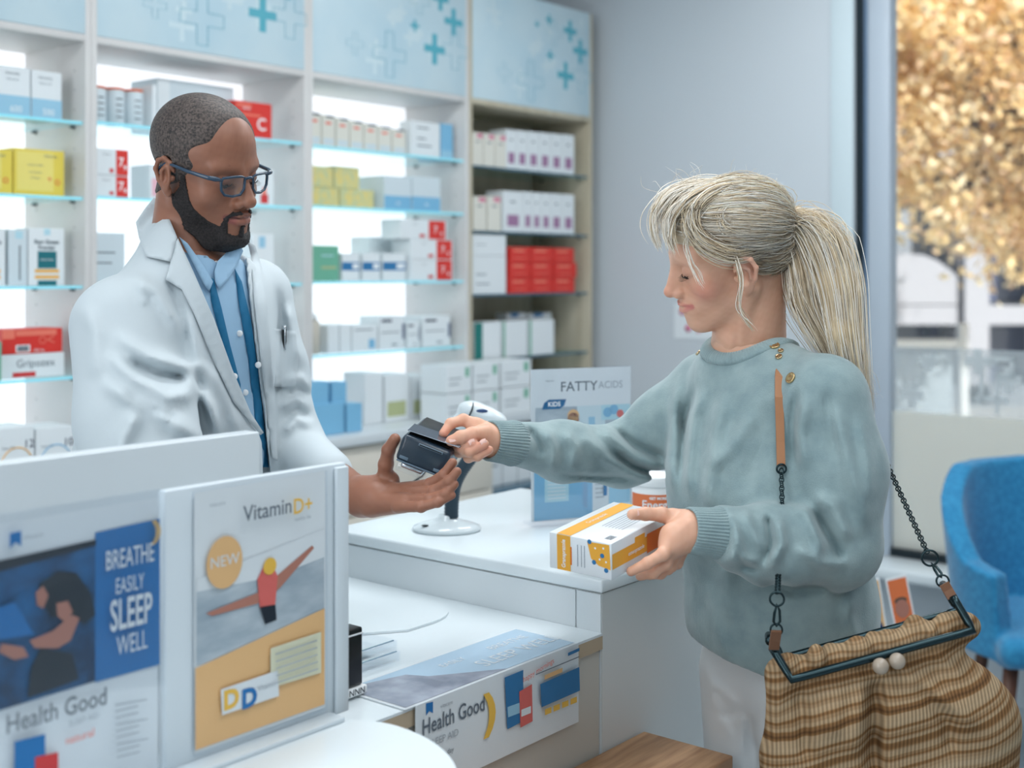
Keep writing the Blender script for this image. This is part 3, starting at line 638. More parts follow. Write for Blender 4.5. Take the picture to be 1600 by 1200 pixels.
for k, (a, c) in enumerate(((534, 562), (566, 594), (598, 634))):
    put('medicine_carton', ORD[k]+' of three low white cartons with a blue band', 'medicine box', a, c, 396, G2[2], m_pw, .07, group='low white cartons with a blue band', decals=[(0, .38, 1, .68, m_blu), (.6, .45, .95, .62, m_wh)])
_, h = seven(642, 708, 406, G2[2], 'white carton with red 7% square, bottom one of three in the right bay')
_, h2 = seven(642, 708, 375, G2[2]+h+.001, 'white carton with red 7% square, middle one of three in the right bay')
seven(626, 698, 344, G2[2]+h+h2+.002, 'white carton with red 7% square, top one of three in the right bay')
_, h = put('medicine_carton', 'plain white carton behind the blue banded ones, lower', 'medicine box', 577, 640, 402, G2[2], m_pw, .1, v=3.28)
put('medicine_carton', 'plain white carton behind the blue banded ones, upper', 'medicine box', 577, 642, 371, G2[2]+h+.001, m_pw, .1, v=3.28)
u, w, h = spot(485, 509, 491, G2[3], 3.17); t = thing('pill_bottle', 'beige bottle at the left end of the fourth shelf', 'bottle', room(u, 3.21, G2[3]+.0006), R0)
MB().lathe([(w*.45, 0), (w*.48, .004), (w*.48, h*.78), (w*.3, h*.86)], m_beige, 20).build('bottle_body', t); MB().lathe([(w*.34, h*.86), (w*.34, h), (0, h)], m_wh, 20).build('cap', t)
for k, (a, c, y) in enumerate(((512, 530, 508), (531, 549, 507), (550, 590, 508))):
    put('medicine_carton', ['first plain white carton right of the beige bottle', 'second plain white carton right of the beige bottle', 'white carton with a light blue drop on the fourth shelf'][k], 'medicine box', a, c, y, G2[3], m_pw, .1, decals=[] if k < 2 else [(.65, .1, .9, .45, m_lb2), (.1, .8, .8, .84, m_txt)])
for k, (a, c, y) in enumerate(((592, 632, 494), (636, 656, 503), (660, 704, 494))):
    put('medicine_carton', ['white carton with a dark heading nearest the light blue drop', 'narrow white carton between two wider dark headed ones', 'white carton with a dark heading next to the bay side'][k], 'medicine box', a, c, y, G2[3], m_pw, .1, decals=[(.1, .82, .5, .9, m_dk), (.92, .3, 1, .75, m_navy), (.1, .5, .8, .53, m_txt), (.5, .12, .7, .17, m_txt)])
zc = ZB
for k, (a, c, y, z) in enumerate(((486, 538, 631, 0), (542, 566, 631, 0), (486, 514, 597, 1), (519, 542, 597, 1))):
    if z == 0: _, hb = put('sky_blue_carton', ['wide sky blue carton standing on the back worktop', 'narrow sky blue carton standing on the back worktop'][k], 'medicine box', a, c, y, zc, m_lb2, .064, v=3.05, group='sky blue cartons')
    else: put('sky_blue_carton', ['left sky blue carton of the upper pair', 'right sky blue carton of the upper pair'][k-2], 'medicine box', a, c, y, zc+hb+.001, m_lb2, .055, v=3.06, group='sky blue cartons')
for k, (a, c, y) in enumerate(((570, 598, 583), (601, 640, 585), (643, 672, 586), (675, 694, 592))):
    put('medicine_carton', ['tall plain white carton next to the sky blue ones', 'tall white carton with a pale olive patch, widest of the row', 'tall white carton with a small olive patch', 'tall white carton with an olive stripe nearest the bay side'][k], 'medicine box', a, c, y, zc, m_pw, .11, v=3.165, decals=[] if k == 0 else [(.1, .1, .85 if k == 1 else .5, .42, m_olive)])
# --- unlit bay
def dose(x):    # small bottle with red cap mark
    pass
for s in (0, 1):
    z = G3[s]
    for k in range(3-s):
        a = (738+18*k) if s == 0 else (739+23*k); c = a+(17 if s == 0 else 21)
        put('medicine_carton', ORD[k]+(' small cream carton with a red top, upper shelf of the unlit bay' if s == 0 else ' small cream carton with a red top, second shelf of the unlit bay'), 'medicine box', a, c, (207+2*k) if s == 0 else 307, z, m_cream, .06, v=3.14, group='small cream cartons of the unlit bay', decals=[(.45, .84, .95, .97, m_pink), (.3, .7, .7, .74, m_txt)])
    x = 791 if s == 0 else 786; ws = [17, 17, 18, 18, 18, 19] if s == 0 else [32, 14, 14, 15, 18, 19]
    for k in range(6):
        put('medicine_carton', ORD[k]+' tall white carton with a mauve square, '+('upper' if s == 0 else 'second')+' shelf of the unlit bay', 'medicine box', x, x+ws[k]-.5, (203+1.6*k) if s == 0 else (299+1*k), z, m_pw, .09, v=3.14, group='tall cartons with mauve squares', decals=[(.2, .14, .78, .42, m_mau), (.35, .72, .6, .76, m_txt)])
        x += ws[k]
z = G3[2]; _, h = put('medicine_carton', 'wide white carton left of the red cartons, lower one', 'medicine box', 738, 791, 400, z, m_pw, .1, v=3.14, decals=[(.1, .5, .4, .53, m_txt), (.1, .25, .5, .28, m_txt)])
put('medicine_carton', 'flat white carton left of the red cartons, upper one', 'medicine box', 738, 791, 367, z+h+.001, m_pw, .1, v=3.14, decals=[(.1, .5, .4, .53, m_txt)])
for r_ in range(3):
    hh = .061
    for k, (a, c) in enumerate((((796, 829), (830, 864), (865, 898)), ((796, 829), (830, 864), (866, 901)), ((797, 829), (830, 864), (865, 897)))[r_]):
        put('red_carton', ['left', 'middle', 'right'][k]+' red carton in the '+['bottom', 'middle', 'top'][r_]+' row of the unlit bay', 'medicine box', a, c, 0, z+r_*(hh+.001), m_red, .09, v=3.14, h=hh, group='stacked red cartons', decals=[(.15, .68, .7, .86, m_redl), (.2, .25, .75, .3, m_redl)])
z = G3[3]
for k, (a, c) in enumerate(((741, 783), (786, 824), (827, 866))):
    put('green_white_carton', ['green edged white carton at the left of the fourth shelf', 'white carton with a green triangle in the middle of its row', 'white carton with a green triangle, rightmost of its row'][k], 'medicine box', a, c, 504-2*k, z, m_pw, .09, v=3.14, decals=[(0, 0, .3, 1, m_grn2)] if k == 0 else [(0, 0, .08, 1, m_grn)])
    o = bpy.context.scene.collection.objects[-1]
for k, (a, c) in enumerate(((792, 822), (826, 862))):
    put('medicine_carton', ['taller white carton with a blue top behind the green ones, left', 'taller white carton with a blue top behind the green ones, right'][k], 'medicine box', a, c, 489, z, m_pw, .06, v=3.26, decals=[(.2, .9, .6, 1, m_blu)])
for r_ in range(2):
    for k, (a, c) in enumerate(((697, 737), (740, 780), (784, 830))):
        put('white_flat_carton', ['left', 'middle', 'right'][k]+' flat white carton, '+['lower', 'upper'][r_]+' row behind the scanner', 'medicine box', a, c, 0, zc+r_*.101, m_pw, .125, v=2.99, h=.098, group='flat cartons behind the scanner', decals=[(.75, .55, .9, .9, m_grn), (.1, .5, .6, .54, m_txt), (.1, .3, .5, .34, m_txt)])
for k in range(3):
    put('white_flat_carton', ['left', 'middle', 'right'][k]+' white carton inside the open base cabinet', 'medicine box', 762+24*k, 784+24*k, 0, .6806, m_pw, .12, v=3.08, h=.15, group='cartons in the open base cabinet', decals=[(.2, .5, .7, .55, m_txt)])
# ------------------------------------------------------------------ people: shared anatomy
def head_parts(Q, fem=False):
    """Q in head space (x forward, y left, z up, eyes at z=0) -> distance"""
    M_ = Q.copy(); M_[:, 1] = np.abs(M_[:, 1]); A = M_
    d = ell(A, (-.014, 0, .043), (.099, .074, .071)) if fem else ell(A, (-.014, 0, .047), (.099, .076, .084))
    d = smin(d, ell(A, (.018, 0, .026 if fem else .030), (.070, .067, .070 if fem else .078)), .02)
    d = smin(d, ell(A, (.030, 0, -.035), (.054, .056, .070)), .03)
    jw = .046 if fem else .052
    d = smin(d, cap(A, (-.006, jw, -.050), (.062, .014, -.102), .017, .014), .03)
    d = smin(d, ell(A, (.076, 0, -.101), (.016, .019 if fem else .023, .0165)), .022)
    d = smin(d, cap(A, (.052, .041, -.030), (.050, .036, -.036), .023), .02)
    d = smin(d, cap(A, (.082, .012, .019), (.068, .046, .020), .0065 if fem else .0085), .016)
    d = smin(d, ell(A, (.070, 0, -.066), (.026, .030, .026)), .022)
    d = smax(d, -ell(A, (.101, .034, -.001), (.017, .017, .0115)), .016)          # eye socket
    d = smin(d, ell(A, (.0715, .0325, -.001), (.0145, .0150, .0130)), .003)       # lids over the eyeball
    tipx = .1115 if fem else .112
    nw = .0125 if fem else .0165
    d = smin(d, cap(A, (.086, 0, .012), (tipx-.004, 0, -.033), .0065, .0085 if fem else .0105), .013)
    d = smin(d, cap(A, (.078, 0, .004), (.094, 0, -.034), .008, .0125 if fem else .0145), .008)
    d = smin(d, ell(A, (tipx-.003, 0, -.036), (.0105, .0115, .0095)), .006)
    d = smin(d, ell(A, (.096, nw, -.041), (.0105, .0068, .0080)), .006)
    d = smax(d, -ell(A, (tipx-.010, .0072, -.0495), (.0055, .0032, .004)), .003)
    lip = .0034 if fem else .0064
    cz = .0038 if fem else .0012
    d = smin(d, chain(A, [(.0985, 0, -.0615), (.0955, .010, -.0605), (.0820, .0285, -.0660+cz)], [lip-.0005, lip, .0016], .003), .004)
    d = smin(d, chain(A, [(.0970, 0, -.0720), (.0940, .010, -.0718), (.0820, .0270, -.0676+cz)], [lip+.0012, lip+.0006, .0018], .003), .004)
    ml = segdist(A, [(.1045, 0, -.0667), (.1005, .010, -.0660), (.0845, .0315, -.0655+cz)])
    d = d+.0026*np.exp(-(ml/.0022)**2)
    d = d+.0016*np.exp(-(segdist(A, [(.094, .020, -.044), (.084, .034, -.060), (.078, .036, -.076)])/.0035)**2)   # smile crease
    sl = segdist(A, [(.0845, .0215, -.0052), (.0865, .0325, -.0075), (.0805, .0445, -.0045)]); d = d+.0012*np.exp(-(sl/.0013)**2)   # closed lid line
    d = d+.0010*np.exp(-(segdist(A, [(.086, .022, .004), (.0865, .033, .0065), (.080, .046, .003)])/.002)**2)
    # ear
    if fem: A = A-np.array([.010, -.001, -.016])
    R = frame((1, .35, .12)); e = ell(A, (-.016, .079, -.006), (.0185, .0055, .030), R)
    e = smin(e, ell(A, (-.010, .0765, -.034), (.0085, .0055, .0095)), .006)
    hel = [(.000, .0755, .004), (-.003, .0805, .018), (-.014, .0850, .0255), (-.027, .0860, .019), (-.033, .0860, .003), (-.028, .0825, -.016), (-.018, .0785, -.032)]
    e = smin(e, chain(A, hel, [.003, .0036, .004, .004, .0038, .0034, .003], .003), .003)
    e = smax(e, -ell(A, (-.012, .0880, -.006), (.0105, .0085, .0155), R), .004)
    e = smin(e, cap(A, (.001, .0775, -.007), (.000, .0775, -.010), .0042), .003)
    e = smin(e, chain(A, [(-.010, .084, .012), (-.020, .0845, .002), (-.019, .083, -.014)], [.0026, .003, .0026], .002), .003)
    return smin(d, e, .006)
def to_local(P_, H, R): return (P_-H)@np.linalg.inv(R).T
def to_world(L_, H, R): return np.asarray(L_, float)@R.T+H
def digit(P_, pts, r0, r1):
    n = len(pts); rs = [r0+(r1-r0)*i/(n-1) for i in range(n)]
    d = chain(P_, pts, rs, .003)
    for p, r in zip(pts[1:-1], rs[1:-1]): d = smin(d, np.linalg.norm(P_-np.array(p), axis=1)-r*1.05, .003)
    return d
def hand_sdf(P_, palm, fingers, wrist):
    """palm: capsules (a, b, ra, rb); fingers: (points, r0, r1); each finger blends only into the palm"""
    d = None
    for a, b, ra, rb in palm: e = cap(P_, a, b, ra, rb); d = e if d is None else smin(d, e, .012)
    for a, b, ra, rb in wrist: d = smin(d, cap(P_, a, b, ra, rb), .015)
    base = d; out = d
    for pts, r0, r1 in fingers:
        f = digit(P_, pts, r0, r1); out = np.minimum(out, smin(f, base, .0065))
    return out
def nail(mb, tip, dirn, nrm, w_, l, m):
    """small curved plate on a fingertip"""
    t = np.array(dirn, float); t /= np.linalg.norm(t); n = np.array(nrm, float); n -= t*(n@t); n /= np.linalg.norm(n); s = np.cross(t, n); vs = []; fs = []
    for i in range(5):
        for j in range(5):
            a = (j-2)/2*.95; q = i/4; ww = w_*(1-.35*max(0, q-.6)/.4)*(1 if q > .15 else .85)
            vs.append(np.array(tip)+t*(q-.5)*l+s*math.sin(a)*ww*.5/math.sin(.95)+n*(math.cos(a)-1)*w_*.45)
    for i in range(4):
        for j in range(4): fs.append((i*5+j, i*5+j+1, (i+1)*5+j+1, (i+1)*5+j))
    mb.add(vs, fs, m, True)
def sheet(name, poly, fn, off, thick, m, parent, step=6, offfn=None, t0=1.2, relax_n=2, maxd=.10):
    """cloth piece cut to an outline, laid on a shape, with thickness"""
    from mathutils.geometry import delaunay_2d_cdt
    poly = np.array(poly, float); n = len(poly); bp = []
    for i in range(n):
        a, b = poly[i], poly[(i+1) % n]; k = max(1, int(np.linalg.norm(b-a)/step))
        for j in range(k): bp.append(a+(b-a)*j/k)
    bp = np.array(bp); x0, y0 = poly.min(0); x1, y1 = poly.max(0); gx, gy = np.meshgrid(np.arange(x0, x1, step), np.arange(y0, y1, step)); g = np.stack([gx.ravel(), gy.ravel()], 1)
    g = g[polysd(g[:, 0], g[:, 1], bp) < -step*.5]; allp = np.concatenate([bp, g]); nb = len(bp)
    r = delaunay_2d_cdt([Vector(p) for p in allp], [(i, (i+1) % nb) for i in range(nb)], [], 1, 1e-4)
    pv = np.array([tuple(v) for v in r[0]]); tris = [tuple(f) for f in r[2]]
    W = march(fn, pv[:, 0], pv[:, 1], t0)
    # smooth depth a little
    adj = [set() for _ in pv]
    for f in tris:
        for i in range(3): adj[f[i]].add(f[(i+1) % 3]); adj[f[(i+1) % 3]].add(f[i])
    cc = np.array([0, 0, CAMZ]); dep = np.linalg.norm(W-cc, axis=1); dirs = (W-cc)/dep[:, None]; dep = np.minimum(dep, np.median(dep)+maxd)
    for _ in range(relax_n): dep = np.array([.4*dep[i]+.6*np.mean([dep[j] for j in adj[i]]) if adj[i] else dep[i] for i in range(len(dep))])
    o_ = np.full(len(pv), off) if offfn is None else offfn(pv)
    top = cc+dirs*(dep-o_)[:, None]; bot = cc+dirs*(dep-o_+thick)[:, None]; N = len(pv)
    fs = []; cnt = {}
    for f in tris:
        fs.append(f[::-1]); fs.append(tuple(i+N for i in f))
        for i in range(3):
            e = (f[i], f[(i+1) % 3]); cnt[e] = 1
    for (a, b) in list(cnt):
        if (b, a) not in cnt: fs.append((a, b, b+N, a+N))
    mb = MB(); mb.add(np.concatenate([top, bot]), fs, m, True); o = mb.build(name, parent)
    bm = bmesh.new(); bm.from_mesh(o.data); bmesh.ops.recalc_face_normals(bm, faces=bm.faces); bm.to_mesh(o.data); bm.free(); return o
m_skin_d = mat('skin_deep', rough=.42, attr='Col', sss=.12, build=bump_only(.12, 900, .0004)); m_skin_l = mat('skin_fair', rough=.45, attr='Col', sss=.18, build=bump_only(.12, 700, .0004))
m_eye = mat('eye_white', srgb(225, 220, 215), .15); m_iris = mat('iris_brown', srgb(50, 34, 26), .15); m_lash = mat('lash', srgb(30, 24, 22), .7)
m_nail_l = mat('nail_fair', srgb(232, 190, 178), .25); m_nail_d = mat('nail_deep', srgb(188, 140, 122), .25)
def mix(c1, c2, t): t = np.clip(t, 0, 1)[:, None]; return np.asarray(c1)*(1-t)+np.asarray(c2)*t
# ------------------------------------------------------------------ the man in the white coat
MH = np.array([-.500, 2.05, 1.667]); MR = .925*frame((math.cos(-.54)*math.cos(.24), math.sin(-.54)*math.cos(.24), -math.sin(.24)), roll=.16)
man = thing('person', 'bearded person with glasses in a white coat holding out the card terminal', 'person', (-.56, 2.08, 0))
ORI = Vector((-.56, 2.08, 0))
def rel(o):                       # parts are modelled in place; shift them under their person
    o.data.transform(Matrix.Translation(-o.parent.location)); return o
mSR, mER, mWR = np.array([-.600, 1.925, 1.415]), np.array([-.520, 1.835, 1.165]), np.array([-.405, 1.765, 1.05])
mSL, mEL, mWL = np.array([-.455, 2.20, 1.455]), P(452, 700, 2.17), P(566, 778, 1.985)
mNB = np.array([-.535, 2.07, 1.500]); MT = frame((math.cos(-.52), math.sin(-.52), -.10))
def man_head(P_):
    Q = to_local(P_, MH, MR); d = head_parts(Q)
    a = to_world([-.028, 0, -.06], MH, MR); n = cap(P_, a, mNB, .054, .064); n = smin(n, cap(P_, to_world([-.05, 0, -.03], MH, MR), mNB, .04, .06), .02)
    return smin(d, n, .018)
# left hand, palm up under the terminal
p = P
mh_palm = [(p(572, 776, 1.975), p(640, 772, 1.945), .024, .017), (p(580, 788, 1.955), p(632, 786, 1.915), .020, .015), (p(575, 766, 1.99), p(608, 752, 1.985), .021, .017)]
mh_f = [([p(600, 756, 1.985), p(603, 725, 1.975), p(607, 703, 1.965), p(617, 686, 1.955)], .0128, .0088),
        ([p(634, 764, 1.955), p(672, 757, 1.915), p(694, 742, 1.895), p(707, 723, 1.893)], .0103, .0072),
        ([p(636, 772, 1.935), p(678, 768, 1.895), p(702, 752, 1.880), p(714, 737, 1.880)], .0100, .0070),
        ([p(630, 782, 1.920), p(672, 781, 1.885), p(696, 772, 1.875), p(710, 757, 1.878)], .0096, .0067),
        ([p(622, 792, 1.910), p(658, 792, 1.880), p(684, 785, 1.872), p(706, 774, 1.875)], .0088, .0062)]
mh_w = [(mEL*.45+mWL*.55, mWL, .031, .027), (mWL, p(585, 777, 1.965), .027, .024)]
def man_handL(P_): return hand_sdf(P_, mh_palm, mh_f, mh_w)
hb = mWR+np.array([.055, -.045, -.045])
def man_handR(P_):
    d_ = np.array([.15, -.75, -.46]); d_ /= np.linalg.norm(d_); s_ = np.array([.98, .196, 0]); s_ /= np.linalg.norm(s_); dn = np.array([0, 0, -1.])
    k = [(mWR, mWR+d_*.04, .026, .022)]; pl = [(mWR+d_*.03+s_*.018, mWR+d_*.09+s_*.024, .016, .013), (mWR+d_*.03-s_*.016, mWR+d_*.085-s_*.022, .016, .012)]; fg = []
    for i, (o_, L_) in enumerate(((.028, .075), (.010, .082), (-.009, .076), (-.026, .06))):
        b_ = mWR+d_*.085+s_*o_; fg.append(([b_, b_+d_*L_*.45+dn*-.004, b_+d_*L_*.75+dn*.008, b_+d_*L_*.95+dn*.02], .0098, .0072))
    fg.append(([mWR+d_*.03+s_*.03, mWR+d_*.06+s_*.052, mWR+d_*.09+s_*.06], .012, .0085))
    return hand_sdf(P_, pl, fg, k)
def man_torso(P_):
    d = ell(P_, (-.535, 2.065, 1.30), (.095, .155, .24), MT); d = smin(d, ell(P_, (-.57, 2.075, 1.05), (.10, .145, .2), MT), .05)
    d = smin(d, cap(P_, mNB-[0, 0, .03], mSR, .05, .045), .04); d = smin(d, cap(P_, mNB-[0, 0, .03], mSL, .05, .045), .04)
    for a, b, c in ((mSR, mER, mWR), (mSL, mEL, mWL)): d = smin(d, chain(P_, [a, b, c], [.045, .038, .028], .02), .03)
    lt = MT[:, 1]
    for s in (-1, 1):
        h = np.array([-.58, 2.08, .92])+lt*s*.09; d = smin(d, chain(P_, [h, h+[0, 0, -.44], h+[0, 0, -.84]], [.085, .055, .036], .03), .05)
    return smin(d, cap(P_, mNB-[0, 0, .06], mNB+[0, 0, .02], .062, .058), .03)
v1, f1 = surface(man_head, MH-[.15, .15, .24], MH+[.16, .15, .16], .0019)
v2, f2 = surface(man_handL, np.minimum(mWL, p(700, 690, 1.87))-.05, np.maximum(mWL, p(725, 660, 2.02))+.05, .0017)
v3, f3 = surface(man_handR, mWR-[.08, .22, .14], mWR+[.12, .06, .06], .0024)
v4, f4 = surface(man_torso, (-.80, 1.70, .06), (-.15, 2.42, 1.56), .010)
def man_col(v):
    v = v+np.array(ORI); Q = to_local(v, MH, MR); A = Q.copy(); A[:, 1] = np.abs(A[:, 1]); n = vnoise(v, 60)*.5+vnoise(v, 190)*.3
    c = mix(srgb(136, 90, 70), srgb(160, 110, 88), .5+.5*n)
    c = mix(c, srgb(112, 72, 58), np.exp(-(np.linalg.norm((A-[.085, .034, 0])/[.03, .02, .014], axis=1))**2)*.6)
    lu = segdist(A, [(.0985, 0, -.0615), (.0955, .010, -.0605), (.0830, .0275, -.0655)]); ll = segdist(A, [(.0970, 0, -.0725), (.0940, .010, -.0722), (.0830, .0265, -.0670)])
    c = mix(c, srgb(150, 88, 80), (.0085-ll)/.003); c = mix(c, srgb(118, 70, 64), (.0068-lu)/.002)
    ml = segdist(A, [(.1045, 0, -.0667), (.1005, .010, -.0660), (.0845, .0305, -.0645)]); c = mix(c, srgb(60, 28, 26), (.0018-ml)/.001)
    c = mix(c, srgb(34, 24, 22), (.0042-segdist(A, [(.088, .014, .0215), (.083, .030, .0265), (.070, .046, .0225)]))/.0018)    # eyebrow
    # paler palm side of the fingers
    hd = np.exp(-(np.linalg.norm(v-p(690, 775, 1.90), axis=1)/.05)**2)*(v[:, 0] > -.25); c = mix(c, srgb(168, 116, 94), hd*.55)
    return c
m0 = -np.array(ORI)
body = mesh_from('body', [(v1+m0, f1, 0), (v2+m0, f2, 0), (v3+m0, f3, 0), (v4+m0, f4, 0)], [m_skin_d], man, man_col)
def eyes(H, R, parent, open_=.5):
    for s, nm in ((1, 'left'), (-1, 'right')):
        b = MB(); c = to_world([.0712, s*.0325, -.001], H, R); b.ball(c, .0123, m_eye, n=20)
        g = to_world([.0800, s*.0325, -.0085], H, R); b.ball(g, .0050, m_iris, n=14, scale=(1, 1, 1)); o = b.build('eye', parent); rel(o)
        l = MB(); pts = [to_world(q, H, R) for q in ((.0850, s*.0205, -.0056), (.0868, s*.0260, -.0078), (.0872, s*.0325, -.0088), (.0855, s*.0390, -.0078), (.0815, s*.0450, -.0058))]
        l.tube(pts, [.0004, .0008, .0010, .0010, .0005], m_lash, 6)
        for k in range(9):
            t = k/8; i = min(3, int(t*4)); q = pts[i]+(pts[i+1]-pts[i])*(t*4-i); e = q+R@np.array([.0055, s*(.002*(t-.3)), -.0045]); e2 = q+R@np.array([.0085, s*(.004*(t-.3)), -.0040]); l.tube([q, e, e2], [.0004, .0003, .0001], m_lash, 4)
        rel(l.build('eyelashes', parent))
eyes(MH, MR, man)
# cropped hair and beard: thin shells over the head
m_buzz = mat('cropped_hair', srgb(62, 54, 52), .55, build=noise_var(srgb(38, 33, 33), srgb(98, 86, 80), 260, bump=.6, bscale=700, dist=.0012, detail=4))
m_beard = mat('beard_hair', srgb(28, 24, 25), .6, build=noise_var(srgb(16, 14, 15), srgb(48, 42, 42), 320, bump=.9, bscale=800, dist=.002, detail=4))
def buzz(P_):
    Q = to_local(P_, MH, MR); A = Q.copy(); A[:, 1] = np.abs(A[:, 1]); reg = ell(A, (-.036, 0, .056), (.112, .105, .097)); reg = smin(reg, ell(A, (-.07, 0, -.01), (.05, .075, .055)), .02)
    reg = smax(reg, -cap(A, (.075, .045, .040), (.045, .085, .040), .020), .01); reg = np.minimum(reg, cap(A, (-.002, .078, .02), (.002, .074, -.01), .010))
    reg = smax(reg, -ell(A, (-.014, .088, -.006), (.024, .024, .036)), .002)
    return smax(man_head(P_)-.0022-.0006*vnoise(P_, 900), reg, .003)
v, f = surface(buzz, MH-[.13, .12, .10], MH+[.12, .12, .15], .0021); mesh_from('hair', [(v+m0, f, 0)], [m_buzz], man)
def beard(P_):
    Q = to_local(P_, MH, MR); A = Q.copy(); A[:, 1] = np.abs(A[:, 1])
    r = chain(A, [(.013, .073, -.004), (.012, .068, -.048), (.034, .056, -.080), (.062, .036, -.104), (.086, 0, -.118)], [.010, .016, .018, .022, .021], .01)
    r = np.minimum(r, chain(A, [(.108, .004, -.0535), (.094, .022, -.0570), (.086, .0315, -.068), (.080, .031, -.088)], [.0042, .0050, .0055, .009], .003))
    r = np.minimum(r, cap(A, (.098, 0, -.083), (.095, 0, -.095), .006))
    r = smax(r, -ell(A, (-.012, .086, -.006), (.022, .022, .034)), .002)
    ch = np.clip((-.085-A[:, 2])/.03, 0, 1)
    return smax(man_head(P_)-.0022-.007*ch-.0016*vnoise(P_, 500), r+.0016*vnoise(P_, 420), .004)
v, f = surface(beard, MH-[.05, .12, .16], MH+[.15, .13, .03], .0020); mesh_from('beard', [(v+m0, f, 0)], [m_beard], man)
# glasses (worn, but a thing of its own)
m_gfr = mat('glasses_frame', srgb(38, 62, 84), .25, coat=.5); m_lens = glassy('lens_glass', (.95, .97, 1), .10)
gl = thing('eyeglasses', 'dark blue rimmed glasses on the bearded man\'s nose', 'glasses', Vector(MH))
def gw(q): return to_world(q, MH, MR)-MH
for s in (1, -1):
    out = [(.1035, .0095, .010), (.1030, .0180, .0125), (.1000, .0340, .0125), (.0940, .0520, .0105), (.0935, .0555, .004), (.0940, .0545, -.010), (.0960, .0480, -.0185), (.1000, .0340, -.0215), (.1030, .0180, -.0195), (.1040, .0110, -.010)]
    o3 = [gw((x, y*s, z-.002)) for x, y, z in out]; bb = MB().tube(o3, .0023, m_gfr, 8, closed=True); bb.build('rim', gl)
    c = np.mean(o3, 0); lb = MB(); lb.add([c]+o3, [(0, i+1, (i+1) % 10+1) for i in range(10)], m_lens, True); lb.build('lens', gl)
    tp = [gw(q) for q in ((.0940, .0550*s, .006), (.090, .066*s, .008), (.080, .0735*s, .009), (.040, .0795*s, .012), (.004, .0810*s, .016), (-.012, .0820*s, .017), (-.026, .0820*s, .008), (-.035, .080*s, -.006))]
    MB().tube(tp, [.0026, .0042, .0036, .0030, .0026, .0022, .0020, .0018], m_gfr, 8).build('temple', gl)
MB().tube([gw(q) for q in ((.1035, .0095, .006), (.1065, .0, .008), (.1035, -.0095, .006))], .0024, m_gfr, 8).build('bridge', gl)

# ------------------------------------------------------------------ coat, shirt
m_coat = mat('white_coat_cotton', srgb(197, 207, 212), .75, build=bump_only(.15, 500, .0006)); m_shirt = mat('light_blue_shirt', srgb(150, 186, 214), .7, build=bump_only(.15, 600, .0005)); m_tee = mat('white_tee', srgb(226, 230, 234), .8)
m_blue2 = mat('shirt_shade_blue', srgb(24, 108, 150), .7)  # shade on the shirt inside the coat, painted as deep blue
def coat_base(P_):
    d = ell(P_, (-.535, 2.060, 1.32), (.128, .180, .245), MT)
    d = smin(d, chain(P_, [(-.565, 2.07, 1.16), (-.58, 2.08, .80), (-.585, 2.08, .62)], [.155, .175, .185], .05), .07)
    d = smin(d, cap(P_, mSR+[.01, .01, 0], mSL, .070, .064), .05)
    d = smin(d, cap(P_, mNB+[-.006, .0, .035], mNB+[-.01, 0, -.12], .066, .118), .05)
    aR = chain(P_, [mSR, mSR*.45+mER*.55+np.array([-.004, 0, 0]), mER, mER*.35+mWR*.65], [.076, .086, .082, .062], .03)
    aL = chain(P_, [mSL, mSL*.5+mEL*.5, mEL, mEL*.45+mWL*.55], [.066, .060, .056, .042], .03)
    d = smin(d, aR, .022); return smin(d, aL, .02)
openp = [(268, 352), (276, 372), (300, 425), (334, 500), (362, 578), (390, 646), (409, 690), (412, 770), (424, 770), (420, 715), (411, 640), (401, 560), (390, 470), (383, 400), (388, 372), (382, 330), (330, 320)]
CF = [([(200, 430), (245, 455), (272, 500), (283, 540)], .012, .007), ([(175, 520), (230, 556), (290, 574), (335, 572)], .012, .010), ([(160, 545), (205, 590), (262, 622), (318, 612)], .013, .010),
      ([(150, 590), (200, 622), (270, 650), (316, 690)], .013, .011), ([(280, 560), (300, 600), (330, 640), (345, 690)], .012, .009), ([(215, 640), (190, 690), (182, 730)], .014, .009), ([(240, 640), (275, 672), (320, 684)], .010, .008),
      ([(100, 520), (112, 590), (140, 650), (165, 700)], .010, .006), ([(108, 600), (135, 660), (150, 700)], .010, -.005), ([(285, 470), (300, 520), (326, 600), (340, 690)], .016, .010), ([(262, 430), (292, 520), (300, 560)], .010, -.007),
      ([(322, 560), (352, 620), (378, 690)], .013, .008), ([(300, 585), (318, 640), (322, 690)], .011, -.008), ([(195, 560), (250, 585), (300, 590)], .009, -.008), ([(185, 610), (240, 640), (290, 660)], .009, -.007), ([(215, 440), (222, 460), (228, 480)], .006, .003),
      ([(440, 600), (470, 590), (485, 610)], .009, .008), ([(436, 640), (462, 622), (488, 640)], .009, .008), ([(440, 680), (465, 655), (492, 668)], .009, .008), ([(445, 620), (470, 606), (487, 622)], .006, -.006), ([(440, 660), (464, 640), (490, 655)], .006, -.006),
      ([(432, 440), (440, 500), (438, 560), (432, 640)], .010, -.007), ([(448, 470), (462, 540), (474, 580)], .012, .006), ([(405, 430), (418, 520), (428, 620)], .012, .005), ([(165, 430), (200, 418), (240, 440)], .008, .004), ([(130, 470), (150, 520), (150, 600)], .016, .006)]
CFL = folds(coat_base, [(a, b*.8, c*(1.1 if a[0][0] > 430 and a[0][1] > 590 else 1.9)) for a, b, c in CF], 1.4)
def coat_full(P_): return coat_base(P_)-foldfield(P_, CFL)
